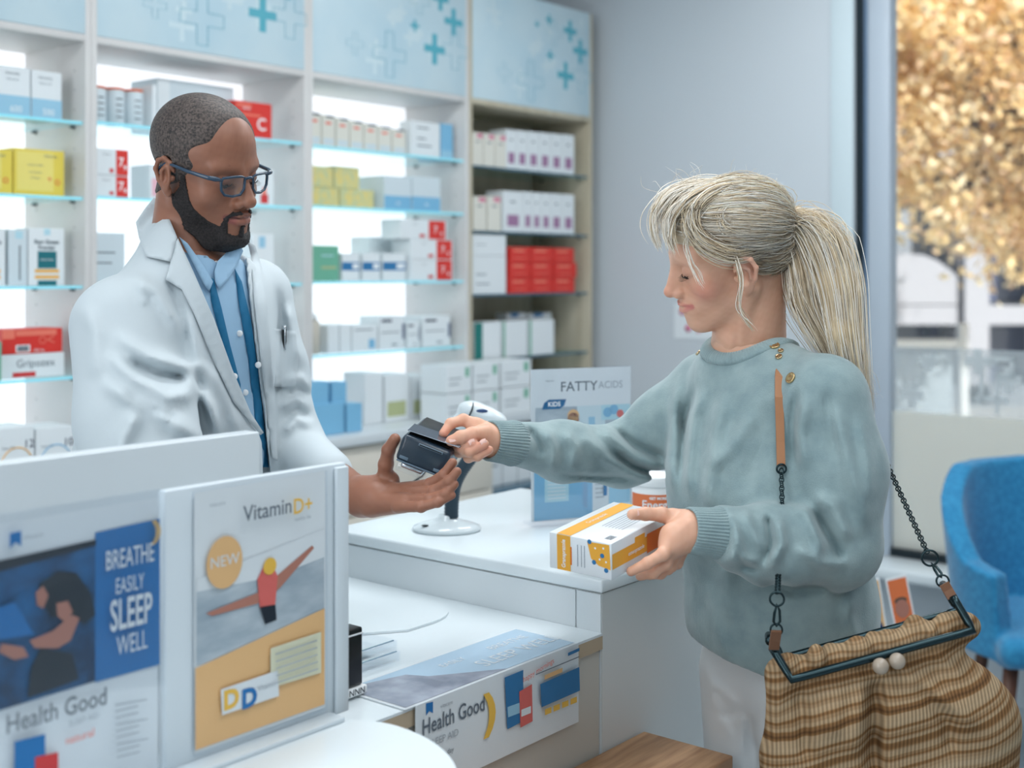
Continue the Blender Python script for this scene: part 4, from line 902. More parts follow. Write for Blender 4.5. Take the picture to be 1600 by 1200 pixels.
def man_coat(P_):
    d = coat_full(P_); x, y = project(P_); front = P_[:, 1] < 2.13
    o = polysd(x, y, openp)*P_[:, 1]/F; o = np.where(front, o, .2)
    d = smax(d, -o, .004)
    # neck hole
    d = smax(d, -cap(P_, mNB+[.005, -.005, -.10], mNB+[.045, -.02, .20], .058, .078), .006)
    d = smax(d, .60-P_[:, 2], .01)
    # sleeves end at the cuffs
    return d
v, f = surface(man_coat, (-.84, 1.66, .56), (-.17, 2.40, 1.66), .0052); v = relax(v, f, 1)
mesh_from('white_coat', [(v+m0, f, 0)], [m_coat], man)
def shirt(P_):
    d = ell(P_, (-.533, 2.060, 1.32), (.116, .168, .232), MT); d = smin(d, chain(P_, [(-.565, 2.07, 1.16), (-.58, 2.08, .80)], [.140, .160], .05), .07)
    d = smin(d, cap(P_, mNB+[.0, .0, .0], mNB+[-.01, 0, -.10], .064, .105), .04); d = d-.0035*np.sin(P_[:, 0]*160+P_[:, 2]*40)*.4
    return smax(d, -cap(P_, mNB+[.005, -.005, -.04], mNB+[.045, -.02, .20], .056, .080), .006)
def tee(P_):
    d = smin(ell(P_, (-.535, 2.060, 1.31), (.105, .155, .222), MT), cap(P_, mNB+[0, 0, .0], mNB+[-.01, 0, -.10], .062, .095), .04)
    return smax(d, -cap(P_, mNB+[.005, -.005, .0], mNB+[.045, -.02, .2], .053, .07), .004)
v, f = surface(shirt, (-.76, 1.85, .70), (-.30, 2.28, 1.60), .007); mesh_from('shirt', [(v+m0, f, 0)], [m_shirt], man)
v, f = surface(tee, (-.72, 1.88, 1.2), (-.34, 2.26, 1.60), .006); mesh_from('undershirt', [(v+m0, f, 0)], [m_tee], man)
def cf2(P_): return np.minimum(coat_full(P_), man_head(P_))
rel(sheet('lapel', [(266, 412), (259, 437), (284, 452), (304, 492), (330, 556), (364, 628), (407, 680), (412, 676), (392, 645), (363, 577), (335, 499), (302, 424), (278, 372), (270, 388)], coat_full, .010, .004, m_coat, man, t0=1.4))
rel(sheet('collar', [(241, 308), (226, 326), (212, 347), (217, 372), (229, 401), (266, 409), (277, 371), (266, 345), (252, 322)], coat_full, .013, .005, m_coat, man, t0=1.4))
rel(sheet('lapel', [(386, 376), (392, 400), (397, 470), (407, 560), (416, 640), (425, 716), (434, 720), (430, 640), (424, 560), (418, 480), (410, 420), (399, 384)], coat_full, .009, .004, m_coat, man, t0=1.4))
rel(sheet('breast_pocket', [(420, 512), (462, 518), (466, 560), (462, 606), (424, 604)], coat_full, .004, .003, m_coat, man, t0=1.4))
rel(sheet('shirt_shade_strip', [(366, 418), (378, 440), (392, 500), (402, 570), (411, 650), (420, 730), (411, 730), (404, 690), (396, 640), (388, 560), (374, 480)], shirt, .006, .003, m_blue2, man, t0=1.4))  # strip standing in for the shirt's shade along the coat edge
rel(sheet('shirt_shade_strip', [(326, 432), (334, 436), (346, 480), (360, 540), (376, 600), (378, 640), (368, 632), (356, 570), (340, 510), (330, 470)], shirt, .005, .003, m_blue2, man, t0=1.4))  # painted shade along the placket fold
rel(sheet('shirt_collar', [(280, 370), (290, 390), (303, 414), (318, 444), (327, 456), (333, 440), (320, 418), (306, 398), (293, 380)], shirt, .012, .003, m_shirt, man, t0=1.4, maxd=.025))
rel(sheet('shirt_collar', [(340, 408), (356, 392), (374, 380), (380, 392), (372, 412), (358, 434), (342, 452), (336, 440), (335, 424)], shirt, .014, .003, m_shirt, man, t0=1.4, maxd=.025))
mb_ = MB()
for (x, y, fn_, m) in ((374, 521, shirt, m_wh), (383, 613, shirt, m_wh), (403, 570, coat_full, m_wh), (366, 588, coat_full, m_wh)):
    c = march(fn_, x, y, 1.4)[0]; mb_ = MB(); mb_.ball(c+np.array([.001, -.003, 0]), .0052, m, n=12, scale=(1, .45, 1)); rel(mb_.build('button', man))
m_chrome = mat('chrome', srgb(200, 205, 210), .12, 1.); m_pen = mat('pen_black', srgb(24, 28, 32), .3)
c = march(coat_full, 446, 520, 1.4)[0]+np.array([0, -.012, 0]); b = MB(); b.tube([(0, 0, -.07), (0, 0, .006)], .004, m_pen, 10); b.tube([(0, 0, .006), (0, 0, .013)], [.004, .003], m_chrome, 10)
pen = thing('pen', 'black pen with a chrome clip in the coat pocket', 'pen', Vector(c)); b.build('barrel', pen); MB().tube([(0, 0, .010), (.002, -.006, .010), (.003, -.0065, -.028)], .0012, m_chrome, 8).build('clip', pen)
# trousers and shoes (behind the counter)
m_trm = mat('dark_trousers', srgb(54, 60, 72), .8)
def trs(P_):
    d = None
    for s in (-1, 1):
        h = np.array([-.58, 2.08, .90])+MT[:, 1]*s*.09; e = chain(P_, [h, h+[0, 0, -.42], h+[0, 0, -.80]], [.105, .078, .066], .03); d = e if d is None else smin(d, e, .05)
    return smax(d, .07-P_[:, 2], .005)
v, f = surface(trs, (-.85, 1.85, .05), (-.3, 2.35, 1.03), .010); mesh_from('trousers', [(v+m0, f, 0)], [m_trm], man)
m_shoe = mat('shoe_dark', srgb(34, 34, 38), .4)
for s in (-1, 1):
    h = np.array([-.58, 2.08, 0])+MT[:, 1]*s*.09
    v, f = surface(lambda P_: smax(smin(cap(P_, h+[0, 0, .05], h+MT[:, 0]*.15+[0, 0, .05], .045, .036), cap(P_, h+[0, 0, .05], h+[0, 0, .10], .042, .04), .03), .002-P_[:, 2], .004), h-[.12, .12, .01], h+[.26, .26, .17], .007); mesh_from('shoe', [(v+m0, f, 0)], [m_shoe], man)
# ------------------------------------------------------------------ the woman in the sage sweater
WH = np.array([.341, 2.0, 1.530]); WR_ = .945*frame((math.cos(3.20)*math.cos(.30), math.sin(3.20)*math.cos(.30), -math.sin(.30)), roll=-.24)
WO = Vector((.46, 2.05, 0)); w0 = -np.array(WO)
wom = thing('person', 'person with a blonde grey ponytail in a sage sweater holding a card', 'person', WO)
wSL, wEL, wWL = np.array([.475, 1.905, 1.310]), P(1303, 850, 1.90), P(1092, 830, 1.815)
wSR, wER, wWR = np.array([.342, 2.165, 1.302]), P(972, 712, 2.17), P(778, 690, 1.99)
wNB = np.array([.376, 2.04, 1.375]); WT = frame((-.90, -.43, -.04))
def wom_head(P_):
    Q = to_local(P_, WH, WR_); d = head_parts(Q, True)
    n = cap(P_, to_world([-.030, 0, -.055], WH, WR_), wNB+[0, 0, .0], .046, .052)
    n = smin(n, cap(P_, to_world([-.060, 0, -.045], WH, WR_), wNB-WT[:, 0]*.030+[0, 0, -.01], .030, .046), .02)
    for s in (1, -1):      # neck tendons
        n = smin(n, cap(P_, to_world([-.015, s*.052, -.055], WH, WR_), wNB+WT[:, 0]*.035+WT[:, 1]*s*.016+[0, 0, -.01], .011, .010), .014)
    n = n+.0022*np.exp(-(segdist(P_, [to_world([.010, .046, -.085], WH, WR_), wNB+WT[:, 0]*.04+WT[:, 1]*.035])/.006)**2)
    return smin(d, n, .02)
# left hand on the carton
wl_palm = [(P(1082, 822, 1.815), P(1052, 838, 1.80), .022, .020), (P(1080, 838, 1.81), P(1046, 856, 1.79), .022, .016), (P(1076, 816, 1.825), P(1052, 808, 1.83), .018, .013)]
wl_f = [([P(1058, 812, 1.828), P(1034, 804, 1.822), P(1008, 803, 1.812), P(988, 804, 1.800)], .0118, .0078),
        ([P(1048, 846, 1.792), P(1036, 866, 1.772), P(1012, 880, 1.768), P(986, 893, 1.772)], .0105, .0068),
        ([P(1052, 856, 1.800), P(1040, 880, 1.790), P(1020, 895, 1.795), P(1000, 900, 1.81)], .0102, .0068),
        ([P(1058, 862, 1.810), P(1048, 884, 1.808), P(1032, 896, 1.82), P(1014, 899, 1.84)], .0098, .0066),
        ([P(1066, 862, 1.822), P(1058, 880, 1.826), P(1044, 890, 1.84), P(1030, 893, 1.855)], .0088, .0060)]
wl_w = [(wEL*.3+wWL*.7, wWL, .027, .023), (wWL, P(1080, 830, 1.812), .023, .021)]
def wom_handL(P_):
    d = hand_sdf(P_, wl_palm, wl_f, wl_w)
    for a, b in (((1080, 824), (1050, 846)), ((1084, 834), (1056, 852)), ((1078, 816), (1046, 842))):   # tendons on the back
        d = d-.0022*np.exp(-(segdist(P_, [P(*a, 1.792), P(*b, 1.782)])/.004)**2)
    return d
# right hand pinching the card
wr_palm = [(P(772, 684, 1.992), P(744, 668, 1.985), .021, .015), (P(772, 694, 1.985), P(748, 690, 1.990), .020, .015), (P(768, 682, 1.970), P(748, 680, 1.958), .016, .012)]
wr_f = [([P(758, 676, 1.962), P(738, 679, 1.945), P(720, 683, 1.938), P(705, 689, 1.936)], .0125, .0085),
        ([P(746, 664, 1.985), P(724, 656, 1.985), P(704, 662, 1.975), P(693, 677, 1.962)], .0100, .0072),
        ([P(746, 676, 1.995), P(722, 682, 1.990), P(708, 696, 1.965), P(722, 700, 1.945), P(740, 693, 1.936)], .0098, .0074),
        ([P(750, 688, 1.995), P(728, 696, 1.985), P(718, 706, 1.960), P(734, 706, 1.938), P(757, 694, 1.930)], .0095, .0072),
        ([P(758, 698, 1.992), P(740, 706, 1.975), P(732, 715, 1.955), P(746, 713, 1.940), P(764, 703, 1.936)], .0086, .0066)]
wr_w = [(wER*.25+wWR*.75, wWR, .027, .0225), (wWR, P(766, 688, 1.988), .0225, .021)]
def wom_handR(P_): return hand_sdf(P_, wr_palm, wr_f, wr_w)
def wom_torso(P_):
    d = ell(P_, (.405, 2.04, 1.19), (.085, .13, .19), WT); d = smin(d, ell(P_, (.445, 2.045, .95), (.085, .13, .17), WT), .05)
    d = smin(d, cap(P_, wNB-[0, 0, .03], wSL, .04, .036), .03); d = smin(d, cap(P_, wNB-[0, 0, .03], wSR, .04, .036), .03)
    for a, b, c in ((wSL, wEL, wWL), (wSR, wER, wWR)): d = smin(d, chain(P_, [a, b, c], [.038, .032, .022], .02), .03)
    for s in (-1, 1):
        h = np.array([.46, 2.05, .86])+WT[:, 1]*s*.085; d = smin(d, chain(P_, [h, h+[0, 0, -.41], h+[0, 0, -.79]], [.075, .048, .032], .03), .05)
    d = smin(d, ell(P_, wNB+WT[:, 0]*.012+np.array([0, 0, -.055]), (.060, .070, .040), WT), .03)
    return smin(d, cap(P_, wNB-[0, 0, .05], wNB+[0, 0, .01], .055, .050), .03)
v1, f1 = surface(wom_head, WH-[.17, .14, .21], WH+[.14, .14, .16], .0018)
v2, f2 = surface(wom_handL, P(975, 910, 1.80)-[0, .07, .01], P(1130, 790, 1.80)+[.04, .11, .02], .0017)
v3, f3 = surface(wom_handR, P(680, 730, 1.95)-[0, .06, .01], P(830, 645, 1.95)+[.02, .13, .02], .0016)
v4, f4 = surface(wom_torso, (-.05, 1.78, .06), (.66, 2.30, 1.42), .009)
def wom_col(v):
    v = v-w0; Q = to_local(v, WH, WR_); A = Q.copy(); A[:, 1] = np.abs(A[:, 1]); n = vnoise(v, 70)*.5+vnoise(v, 210)*.35
    c = mix(srgb(214, 160, 132), srgb(230, 182, 156), .5+.5*n)
    c = mix(c, srgb(214, 128, 110), np.exp(-(np.linalg.norm((A-[.062, .052, -.036])/[.026, .026, .020], axis=1))**2)*.6)
    c = mix(c, srgb(212, 120, 104), np.exp(-(np.linalg.norm((A-[.113, 0, -.037])/[.014, .014, .012], axis=1))**2)*.35)
    c = mix(c, srgb(176, 120, 100), np.exp(-(np.linalg.norm((A-[.088, .033, .003])/[.02, .017, .010], axis=1))**2)*.5)
    lu = segdist(A, [(.0985, 0, -.0615), (.0955, .010, -.0605), (.0830, .0275, -.0625)]); ll = segdist(A, [(.0970, 0, -.0725), (.0940, .010, -.0722), (.0830, .0265, -.0640)])
    c = mix(c, srgb(212, 134, 124), (.0060-ll)/.0025); c = mix(c, srgb(202, 122, 114), (.0046-lu)/.002)
    ml = segdist(A, [(.1045, 0, -.0667), (.1005, .010, -.0660), (.0845, .0305, -.0617)]); c = mix(c, srgb(120, 50, 50), (.0016-ml)/.001)
    c = mix(c, srgb(176, 132, 104), (.0032-segdist(A, [(.088, .014, .0215), (.083, .030, .0262), (.070, .046, .0225)]))/.0016*.7)
    hp = np.minimum(segdist(v, [P(1076, 828, 1.80), P(990, 890, 1.78)]), segdist(v, [P(770, 690, 1.98), P(700, 690, 1.94)]))
    c = mix(c, srgb(216, 140, 118), np.exp(-(np.minimum(segdist(v, [P(708, 690, 1.936), P(694, 678, 1.96)]), segdist(v, [P(740, 694, 1.93), P(762, 700, 1.93)]))/.014)**2)*.55*(hp < .09))
    c = mix(c, srgb(222, 168, 150), np.exp(-(np.linalg.norm((A-[-.014, .084, -.006])/[.02, .012, .03], axis=1))**2)*.5)
    return c
mesh_from('body', [(v1+w0, f1, 0), (v2+w0, f2, 0), (v3+w0, f3, 0), (v4+w0, f4, 0)], [m_skin_l], wom, wom_col)
eyes(WH, WR_, wom)
for tip_, dr_, nr_, w_, l_ in ((P(992, 800, 1.796), P(984, 803, 1.797)-P(1002, 800, 1.802), (-.1, -.75, .6), .011, .012), (P(707, 685, 1.929), P(700, 689, 1.93)-P(714, 683, 1.933), (0, -.7, .7), .011, .012),
        (P(737, 690, 1.9300), P(744, 690, 1.93)-P(730, 698, 1.93), (0, -.9, .4), .009, .010), (P(755, 690, 1.9240), P(762, 690, 1.93)-P(746, 700, 1.93), (0, -.9, .4), .009, .010)):
    nb = MB(); nail(nb, tip_, dr_, nr_, w_, l_, m_nail_l); rel(nb.build('fingernail', wom))

# ------------------------------------------------------------------ sweater
def knit(nt, b):
    L = nt.links.new; tc = nt.nodes.new('ShaderNodeTexCoord'); n1 = nt.nodes.new('ShaderNodeTexNoise'); n1.inputs['Scale'].default_value = 28; n1.inputs['Detail'].default_value = 5; L(tc.outputs['Object'], n1.inputs[0])
    cr = nt.nodes.new('ShaderNodeValToRGB'); cr.color_ramp.elements[0].color = (*srgb(130, 152, 156), 1); cr.color_ramp.elements[1].color = (*srgb(152, 172, 174), 1); cr.color_ramp.elements[0].position = .3; cr.color_ramp.elements[1].position = .7
    L(n1.outputs[0], cr.inputs[0]); L(cr.outputs[0], b.inputs['Base Color'])
    n2 = nt.nodes.new('ShaderNodeTexNoise'); n2.inputs['Scale'].default_value = 420; n2.inputs['Detail'].default_value = 3; L(tc.outputs['Object'], n2.inputs[0])
    bp = nt.nodes.new('ShaderNodeBump'); bp.inputs['Strength'].default_value = .55; bp.inputs['Distance'].default_value = .0012; L(n2.outputs[0], bp.inputs['Height']); L(bp.outputs[0], b.inputs['Normal'])
m_knit = mat('sage_wool', srgb(138, 168, 166), .95, spec=.2, sheen=.35, build=knit)
cuffL = (wWL*1.0+wEL*0)+np.array([.012, 0, 0]); cuffR = wWR+np.array([.010, .004, 0])
def ribs(P_, a, b, rad, n, amp):
    """cuff with ribs running along the axis a-b"""
    a = np.array(a); b = np.array(b); t = (b-a)/np.linalg.norm(b-a); q = P_-a; h = q@t; r = q-h[:, None]*t; u = np.cross(t, [0, 0, 1.]); u /= np.linalg.norm(u); w_ = np.cross(t, u)
    return cap(P_, a, b, rad[0], rad[1])-amp*np.cos(n*np.arctan2(r@w_, r@u))
dL = (wEL-wWL)/np.linalg.norm(wEL-wWL); dR = (wER-wWR)/np.linalg.norm(wER-wWR)
def sw_torso(P_):
    d = ell(P_, (.405, 2.035, 1.175), (.125, .168, .205), WT)
    d = smin(d, ell(P_, (.365, 2.015, 1.13), (.095, .135, .10), WT), .05)
    d = smin(d, chain(P_, [(.426, 2.04, 1.06), (.438, 2.042, .955), (.440, 2.045, .905)], [.136, .144, .140], .05), .06)
    return smin(d, chain(P_, [wSR+[0, -.01, -.005], wNB+[0, 0, -.035], wSL+[0, .01, -.005]], [.060, .062, .062], .03), .045)
def sw_arms(P_):
    aL = chain(P_, [wSL, wSL*.5+wEL*.5+np.array([.012, 0, 0]), wEL+np.array([.004, 0, .0])], [.066, .070, .066], .03)
    aL = smin(aL, chain(P_, [wEL+[0, 0, .0], wEL*.5+wWL*.5+np.array([.01, 0, -.012]), wWL+dL*.045], [.066, .058, .041], .03), .02)
    aR = chain(P_, [wSR+[0, 0, -.01], wSR*.5+wER*.5+np.array([0, 0, -.008]), wER], [.070, .060, .050], .03)
    aR = smin(aR, chain(P_, [wER, wER*.5+wWR*.5+np.array([0, 0, -.004]), wWR+dR*.04], [.052, .046, .036], .03), .025)
    return aL, aR
def sw_base(P_):
    d = sw_torso(P_); aL, aR = sw_arms(P_); d = smin(d, aR, .022); return smin(d, aL, .016)
WF = [([(1135, 600), (1118, 680), (1108, 770), (1112, 820)], .014, .007), ([(1105, 600), (1085, 650), (1075, 740), (1082, 800)], .010, .006), ([(1065, 570), (1052, 640), (1048, 720), (1056, 790)], .012, .008), ([(1090, 590), (1070, 660), (1064, 760)], .008, -.006),
      ([(1180, 640), (1150, 690), (1108, 740)], .014, .005), ([(1200, 620), (1190, 700), (1150, 780)], .016, -.004),
      ([(1150, 800), (1135, 900), (1140, 990)], .016, .005), ([(1110, 900), (1120, 980), (1150, 1050)], .014, .004), ([(1335, 920), (1325, 960), (1340, 1010)], .012, .006), ([(1180, 905), (1240, 925), (1310, 915)], .010, -.006),
      # right sleeve
      ([(1045, 700), (1000, 680), (970, 640)], .012, .008), ([(1045, 735), (990, 715), (950, 680), (935, 665)], .012, .008), ([(1048, 755), (1000, 745), (950, 720), (915, 690)], .010, .007), ([(1046, 718), (990, 695), (955, 665)], .008, -.008), ([(1044, 745), (990, 730), (945, 700)], .007, -.008),
      ([(1000, 600), (1020, 650), (1045, 690)], .010, .007), ([(1030, 590), (1012, 620), (1022, 660), (1042, 680)], .008, -.007), ([(880, 672), (900, 700), (890, 745)], .010, .005), ([(850, 668), (866, 700), (862, 745)], .009, .006), ([(835, 690), (845, 712), (830, 742)], .008, .006), ([(866, 742), (930, 745), (1000, 748)], .005, -.004), ([(822, 665), (840, 690), (848, 715)], .007, -.006), ([(900, 680), (950, 705), (975, 735)], .012, .004),
      # left sleeve
      ([(1262, 610), (1250, 680), (1262, 740)], .012, .006), ([(1300, 620), (1320, 700), (1350, 800), (1345, 850)], .014, .007), ([(1245, 600), (1238, 660), (1240, 740)], .008, -.006), ([(1262, 770), (1300, 790), (1330, 850)], .012, .008), ([(1268, 790), (1290, 830), (1320, 880)], .009, -.008),
      ([(1232, 795), (1260, 800), (1280, 850), (1275, 890)], .010, .007), ([(1215, 800), (1222, 850), (1200, 895)], .009, .008), ([(1198, 800), (1205, 850), (1190, 890)], .006, -.008), ([(1130, 800), (1150, 840), (1165, 880)], .009, .006), ([(1125, 850), (1150, 872), (1190, 880)], .009, .007), ([(1118, 800), (1122, 830), (1128, 860)], .006, -.005),
      ([(1160, 792), (1175, 830), (1195, 868)], .008, .005), ([(1145, 860), (1165, 885), (1190, 892)], .006, -.006), ([(1240, 850), (1280, 880), (1330, 880)], .010, .005), ([(1290, 600), (1296, 660), (1310, 730)], .009, -.004), ([(1340, 640), (1355, 720), (1362, 800)], .012, .005)]
WFL = folds(sw_base, [(a, b*.85, c*2.1) for a, b, c in WF], 1.3)
nN = P(1174, 553, 2.03); nU = np.array([0, 0, 1.])+WT[:, 0]*.52; nU /= np.linalg.norm(nU)
def sweater(P_):
    d = sw_base(P_)-foldfield(P_, WFL)-.0006*vnoise(P_, 45)
    # cuffs
    for w_, dd in ((wWL, dL), (wWR, dR)):      # the sleeves end inside the cuffs
        q_ = P_-w_; hh = q_@dd; near = (hh < .03) & (np.linalg.norm(q_, axis=1) < .09); d = np.where(near, np.maximum(d, .03-hh), d)
    # neck opening
    q = P_-nN; h = q@nU; rr = np.linalg.norm(q-h[:, None]*nU, axis=1)
    hole = np.maximum(rr-.058-np.clip(h, 0, 1)*.5, -h-.05); d = smax(d, -hole, .004)
    # hem
    hz = P_[:, 2]-(.872-.30*(P_[:, 0]-.42)); d = smax(d, -hz, .006)
    hb_ = np.exp(-((hz-.035)/.03)**2); d = d-.0008*np.cos(np.arctan2(P_[:, 1]-2.045, P_[:, 0]-.45)*110)*np.clip(1.6-hz/.06, 0, 1)
    # the shirt is hollow below
    return d
v, f = surface(sweater, (-.06, 1.74, .80), (.66, 2.34, 1.46), .0042); v = relax(v, f, 1)
sweater_o = mesh_from('sweater', [(v+w0, f, 0)], [m_knit], wom)
def ribbed(name, rings, nr, amp, nu=360):
    """ribbed band swept through rings of (centre, axis, radius)"""
    b = MB(); vs = []
    for (c, ax, r) in rings:
        ax = np.array(ax, float); ax /= np.linalg.norm(ax); a1 = np.cross(ax, [.3, .2, 1.]); a1 /= np.linalg.norm(a1); a2 = np.cross(ax, a1)
        for j in range(nu): a = 2*PI*j/nu; rr = r+amp*math.cos(nr*a); vs.append(np.array(c)+(a1*math.cos(a)+a2*math.sin(a))*rr+w0)
    k = len(rings); b.add(vs, [(i*nu+j, i*nu+(j+1) % nu, (i+1)*nu+(j+1) % nu, (i+1)*nu+j) for i in range(k-1) for j in range(nu)], m_knit, True); o = b.build(name, sweater_o)
    bm = bmesh.new(); bm.from_mesh(o.data); bmesh.ops.recalc_face_normals(bm, faces=bm.faces); bm.to_mesh(o.data); bm.free()
for w_, dd, r0_ in ((wWL, dL, .0300), (wWR, dR, .0290)):
    prof = [(.004, -.002), (-.016, -.0015), (-.020, .0005), (-.018, .0025), (.0, .0035), (.018, .0050), (.030, .0075), (.038, .0060), (.042, .001)]
    ribbed('cuff', [(w_+dd*a, dd, r0_+r_) for a, r_ in prof], 44, .0008)
def sw_whole(P_): return sw_base(P_)-foldfield(P_, WFL)
nu = 420; an = np.linspace(0, 2*PI, nu+1)[:-1]; a1 = WT[:, 0]-nU*(WT[:, 0]@nU); a1 /= np.linalg.norm(a1); a2 = np.cross(nU, a1); dirs = np.cos(an)[:, None]*a1+np.sin(an)[:, None]*a2
tt_ = np.zeros(nu); o_ = nN+dirs*.0655+nU*.06
for _ in range(60): tt_ = np.minimum(tt_+np.maximum(sw_whole(o_-nU*tt_[:, None]), -.004)*.8, .13)
for _ in range(30): tt_ = .5*tt_+.25*(np.roll(tt_, 1)+np.roll(tt_, -1))
cp_ = o_-nU*tt_[:, None]; nn_ = nU*.85+dirs*.45; nn_ /= np.linalg.norm(nn_, axis=1)[:, None]; tr_ = dirs-nn_*(dirs*nn_).sum(1)[:, None]; tr_ /= np.linalg.norm(tr_, axis=1)[:, None]
prof = [(-.012, -.016), (-.0125, -.002), (-.010, .0030), (-.005, .0050), (.0, .0055), (.006, .0048), (.0105, .0020), (.0115, -.004)]; rib_ = (.0006*np.cos(84*an))[:, None]
vs = np.concatenate([cp_+tr_*r_+nn_*t_+rib_*nn_*(1 if t_ > 0 else 0) for r_, t_ in prof])+w0; k = len(prof)
b = MB(); b.add(vs, [(i*nu+j, i*nu+(j+1) % nu, (i+1)*nu+(j+1) % nu, (i+1)*nu+j) for i in range(k-1) for j in range(nu)], m_knit, True); o = b.build('neck_band', sweater_o)
bm = bmesh.new(); bm.from_mesh(o.data); bmesh.ops.recalc_face_normals(bm, faces=bm.faces); bm.to_mesh(o.data); bm.free()
m_gold = mat('gold_button', srgb(205, 178, 130), .25, .9); m_bead = mat('gold_bead', srgb(214, 190, 150), .2, 1.)
def button3(px, py, r, nm='button', m=m_gold):
    c = march(sweater, px, py, 1.3)[0]
    if c[1] > 2.5: print('button misses', px, py); return
    e = 1e-3; g = np.array([(sweater(np.array([c+np.eye(3)[i]*e]))-sweater(np.array([c-np.eye(3)[i]*e])))[0] for i in range(3)]); g /= np.linalg.norm(g)
    b = MB(); M_ = Matrix.Translation(Vector(c+g*.0005)) @ Vector(g).to_track_quat('Z', 'Y').to_matrix().to_4x4()
    b.lathe([(r*.9, -.001), (r, .0005), (r, .0022), (r*.82, .0030), (r*.70, .0022), (r*.4, .0024), (0, .0030)], m, 24, M_); rel(b.build(nm, wom))
button3(1210, 541, .0085); button3(1236, 591, .0088); button3(1121, 533, .0080); button3(1217, 558, .0055, 'bead', m_bead); button3(1220, 549, .0045, 'bead', m_bead); button3(1092, 552, .0055, 'bead', m_bead)
# ------------------------------------------------------------------ trousers and shoes
m_wtr = mat('white_denim', srgb(222, 226, 228), .8, build=bump_only(.2, 450, .0006))
TF = []
def wtr0(P_):
    d = ell(P_, (.455, 2.045, .86), (.105, .145, .13), WT)
    for s in (-1, 1):
        h = np.array([.448, 2.045, .83])+WT[:, 1]*s*.078; d = smin(d, chain(P_, [h, h+[-.004, 0, -.36], h+[.02, 0, -.75]], [.098, .072, .055], .03), .03)
    return d
TFL = folds(wtr0, [([(1105, 1060), (1130, 1080), (1155, 1105)], .007, .005), ([(1108, 1080), (1125, 1120), (1150, 1160)], .008, .004), ([(1110, 1115), (1140, 1118), (1170, 1108)], .006, -.005), ([(1150, 1100), (1160, 1140), (1158, 1190)], .009, .005), ([(1175, 1110), (1170, 1150), (1180, 1190)], .008, -.005), ([(1100, 1030), (1112, 1070), (1118, 1110)], .008, .004)], 1.3)
v, f = surface(lambda P_: smax(wtr0(P_)-foldfield(P_, TFL), .06-P_[:, 2], .004), (.27, 1.82, .04), (.66, 2.28, 1.0), .0065); mesh_from('trousers', [(v+w0, f, 0)], [m_wtr], wom)
m_sh2 = mat('shoe_light', srgb(200, 196, 190), .5)
for s in (-1, 1):
    h = np.array([.468, 2.045, 0])+WT[:, 1]*s*.078
    v, f = surface(lambda P_: smax(smin(cap(P_, h+[0, 0, .04], h+WT[:, 0]*.13+[0, 0, .036], .040, .030), cap(P_, h+[0, 0, .04], h+[0, 0, .09], .036, .036), .03), .002-P_[:, 2], .004), h-[.22, .18, .01], h+[.1, .12, .15], .006); mesh_from('shoe', [(v+w0, f, 0)], [m_sh2], wom)

# ------------------------------------------------------------------ hair
def hairfn(nt, b):
    pass
m_hair = mat('blonde_grey_hair', rough=.38, spec=.4, attr='Col'); 
knot = to_world([-.098, 0, .045], WH, WR_)*0+P(1222, 352, 2.0)
KL = to_local(knot[None], WH, WR_)[0]
def hcap(P_):
    Q = to_local(P_, WH, WR_); A = Q.copy(); A[:, 1] = np.abs(A[:, 1])
    d = ell(A, (-.018, 0, .045), (.104, .080, .075)); d = smin(d, ell(A, (.040, 0, .068), (.053, .057, .036)), .03); d = smin(d, ell(A, (-.050, 0, -.012), (.058, .064, .045)), .02)
    d = smin(d, cap(A, (-.09, 0, .05), tuple(KL), .030, .016), .03)
    reg = ell(A, (-.045, 0, .050), (.150, .11, .110)); reg = smax(reg, -cap(A, (.12, .03, .010), (.035, .085, -.025), .052), .01)
    reg = smax(reg, -ell(A, (-.004, .094, -.024), (.024, .03, .034)), .003)
    reg = smax(reg, -(A[:, 2]+.056+.6*np.clip(A[:, 0]+.05, 0, 1)), .01)
    return smax(d, reg, .004)
hv, hf = surface(hcap, WH-[.15, .12, .10], WH+[.16, .12, .16], .0026)
rs = np.random.default_rng(5)
HC = np.array([srgb(252, 242, 226), srgb(238, 226, 206), srgb(254, 250, 240), srgb(216, 196, 166), srgb(180, 160, 136), srgb(244, 226, 194)])
def strandmesh(paths, rad, cols, n=3):
    """paths (S,K,3) tapered strands in one mesh"""
    S_, K, _ = paths.shape; t = np.gradient(paths, axis=1); t /= np.linalg.norm(t, axis=2, keepdims=True)+1e-9
    up = np.cross(t, np.array([.3, .5, .8])); up /= np.linalg.norm(up, axis=2, keepdims=True)+1e-9; w_ = np.cross(t, up)
    tap = np.interp(np.linspace(0, 1, K), [0, .08, .8, 1], [.5, 1, .9, .15]); vs = []
    for j in range(n):
        a = 2*PI*j/n; vs.append(paths+(up*math.cos(a)+w_*math.sin(a))*(rad[:, None]*tap[None])[:, :, None])
    V_ = np.stack(vs, 2); idx = np.arange(S_*K*n).reshape(S_, K, n); a = idx[:, :-1]; b = idx[:, 1:]
    F_ = np.stack([a, np.roll(a, -1, 2), np.roll(b, -1, 2), b], -1).reshape(-1, 4); return V_.reshape(-1, 3), F_, np.repeat(cols, K*n, 0)
paths = []; rads = []; cols = []
C0 = np.array([-.018, 0, .047]); 
def rad_at(dirs):            # radius of the hair volume along local directions from C0
    t = np.full(len(dirs), .14)
    for _ in range(30): t = t-hcap2(C0+dirs*t[:, None])
    return t
def hcap2(Q):
    A = Q.copy(); A[:, 1] = np.abs(A[:, 1]); d = ell(A, (-.018, 0, .045), (.105, .081, .076)); d = smin(d, ell(A, (.040, 0, .068), (.054, .058, .037)), .03); return smin(d, ell(A, (-.050, 0, -.012), (.060, .066, .047)), .02)
K = 18
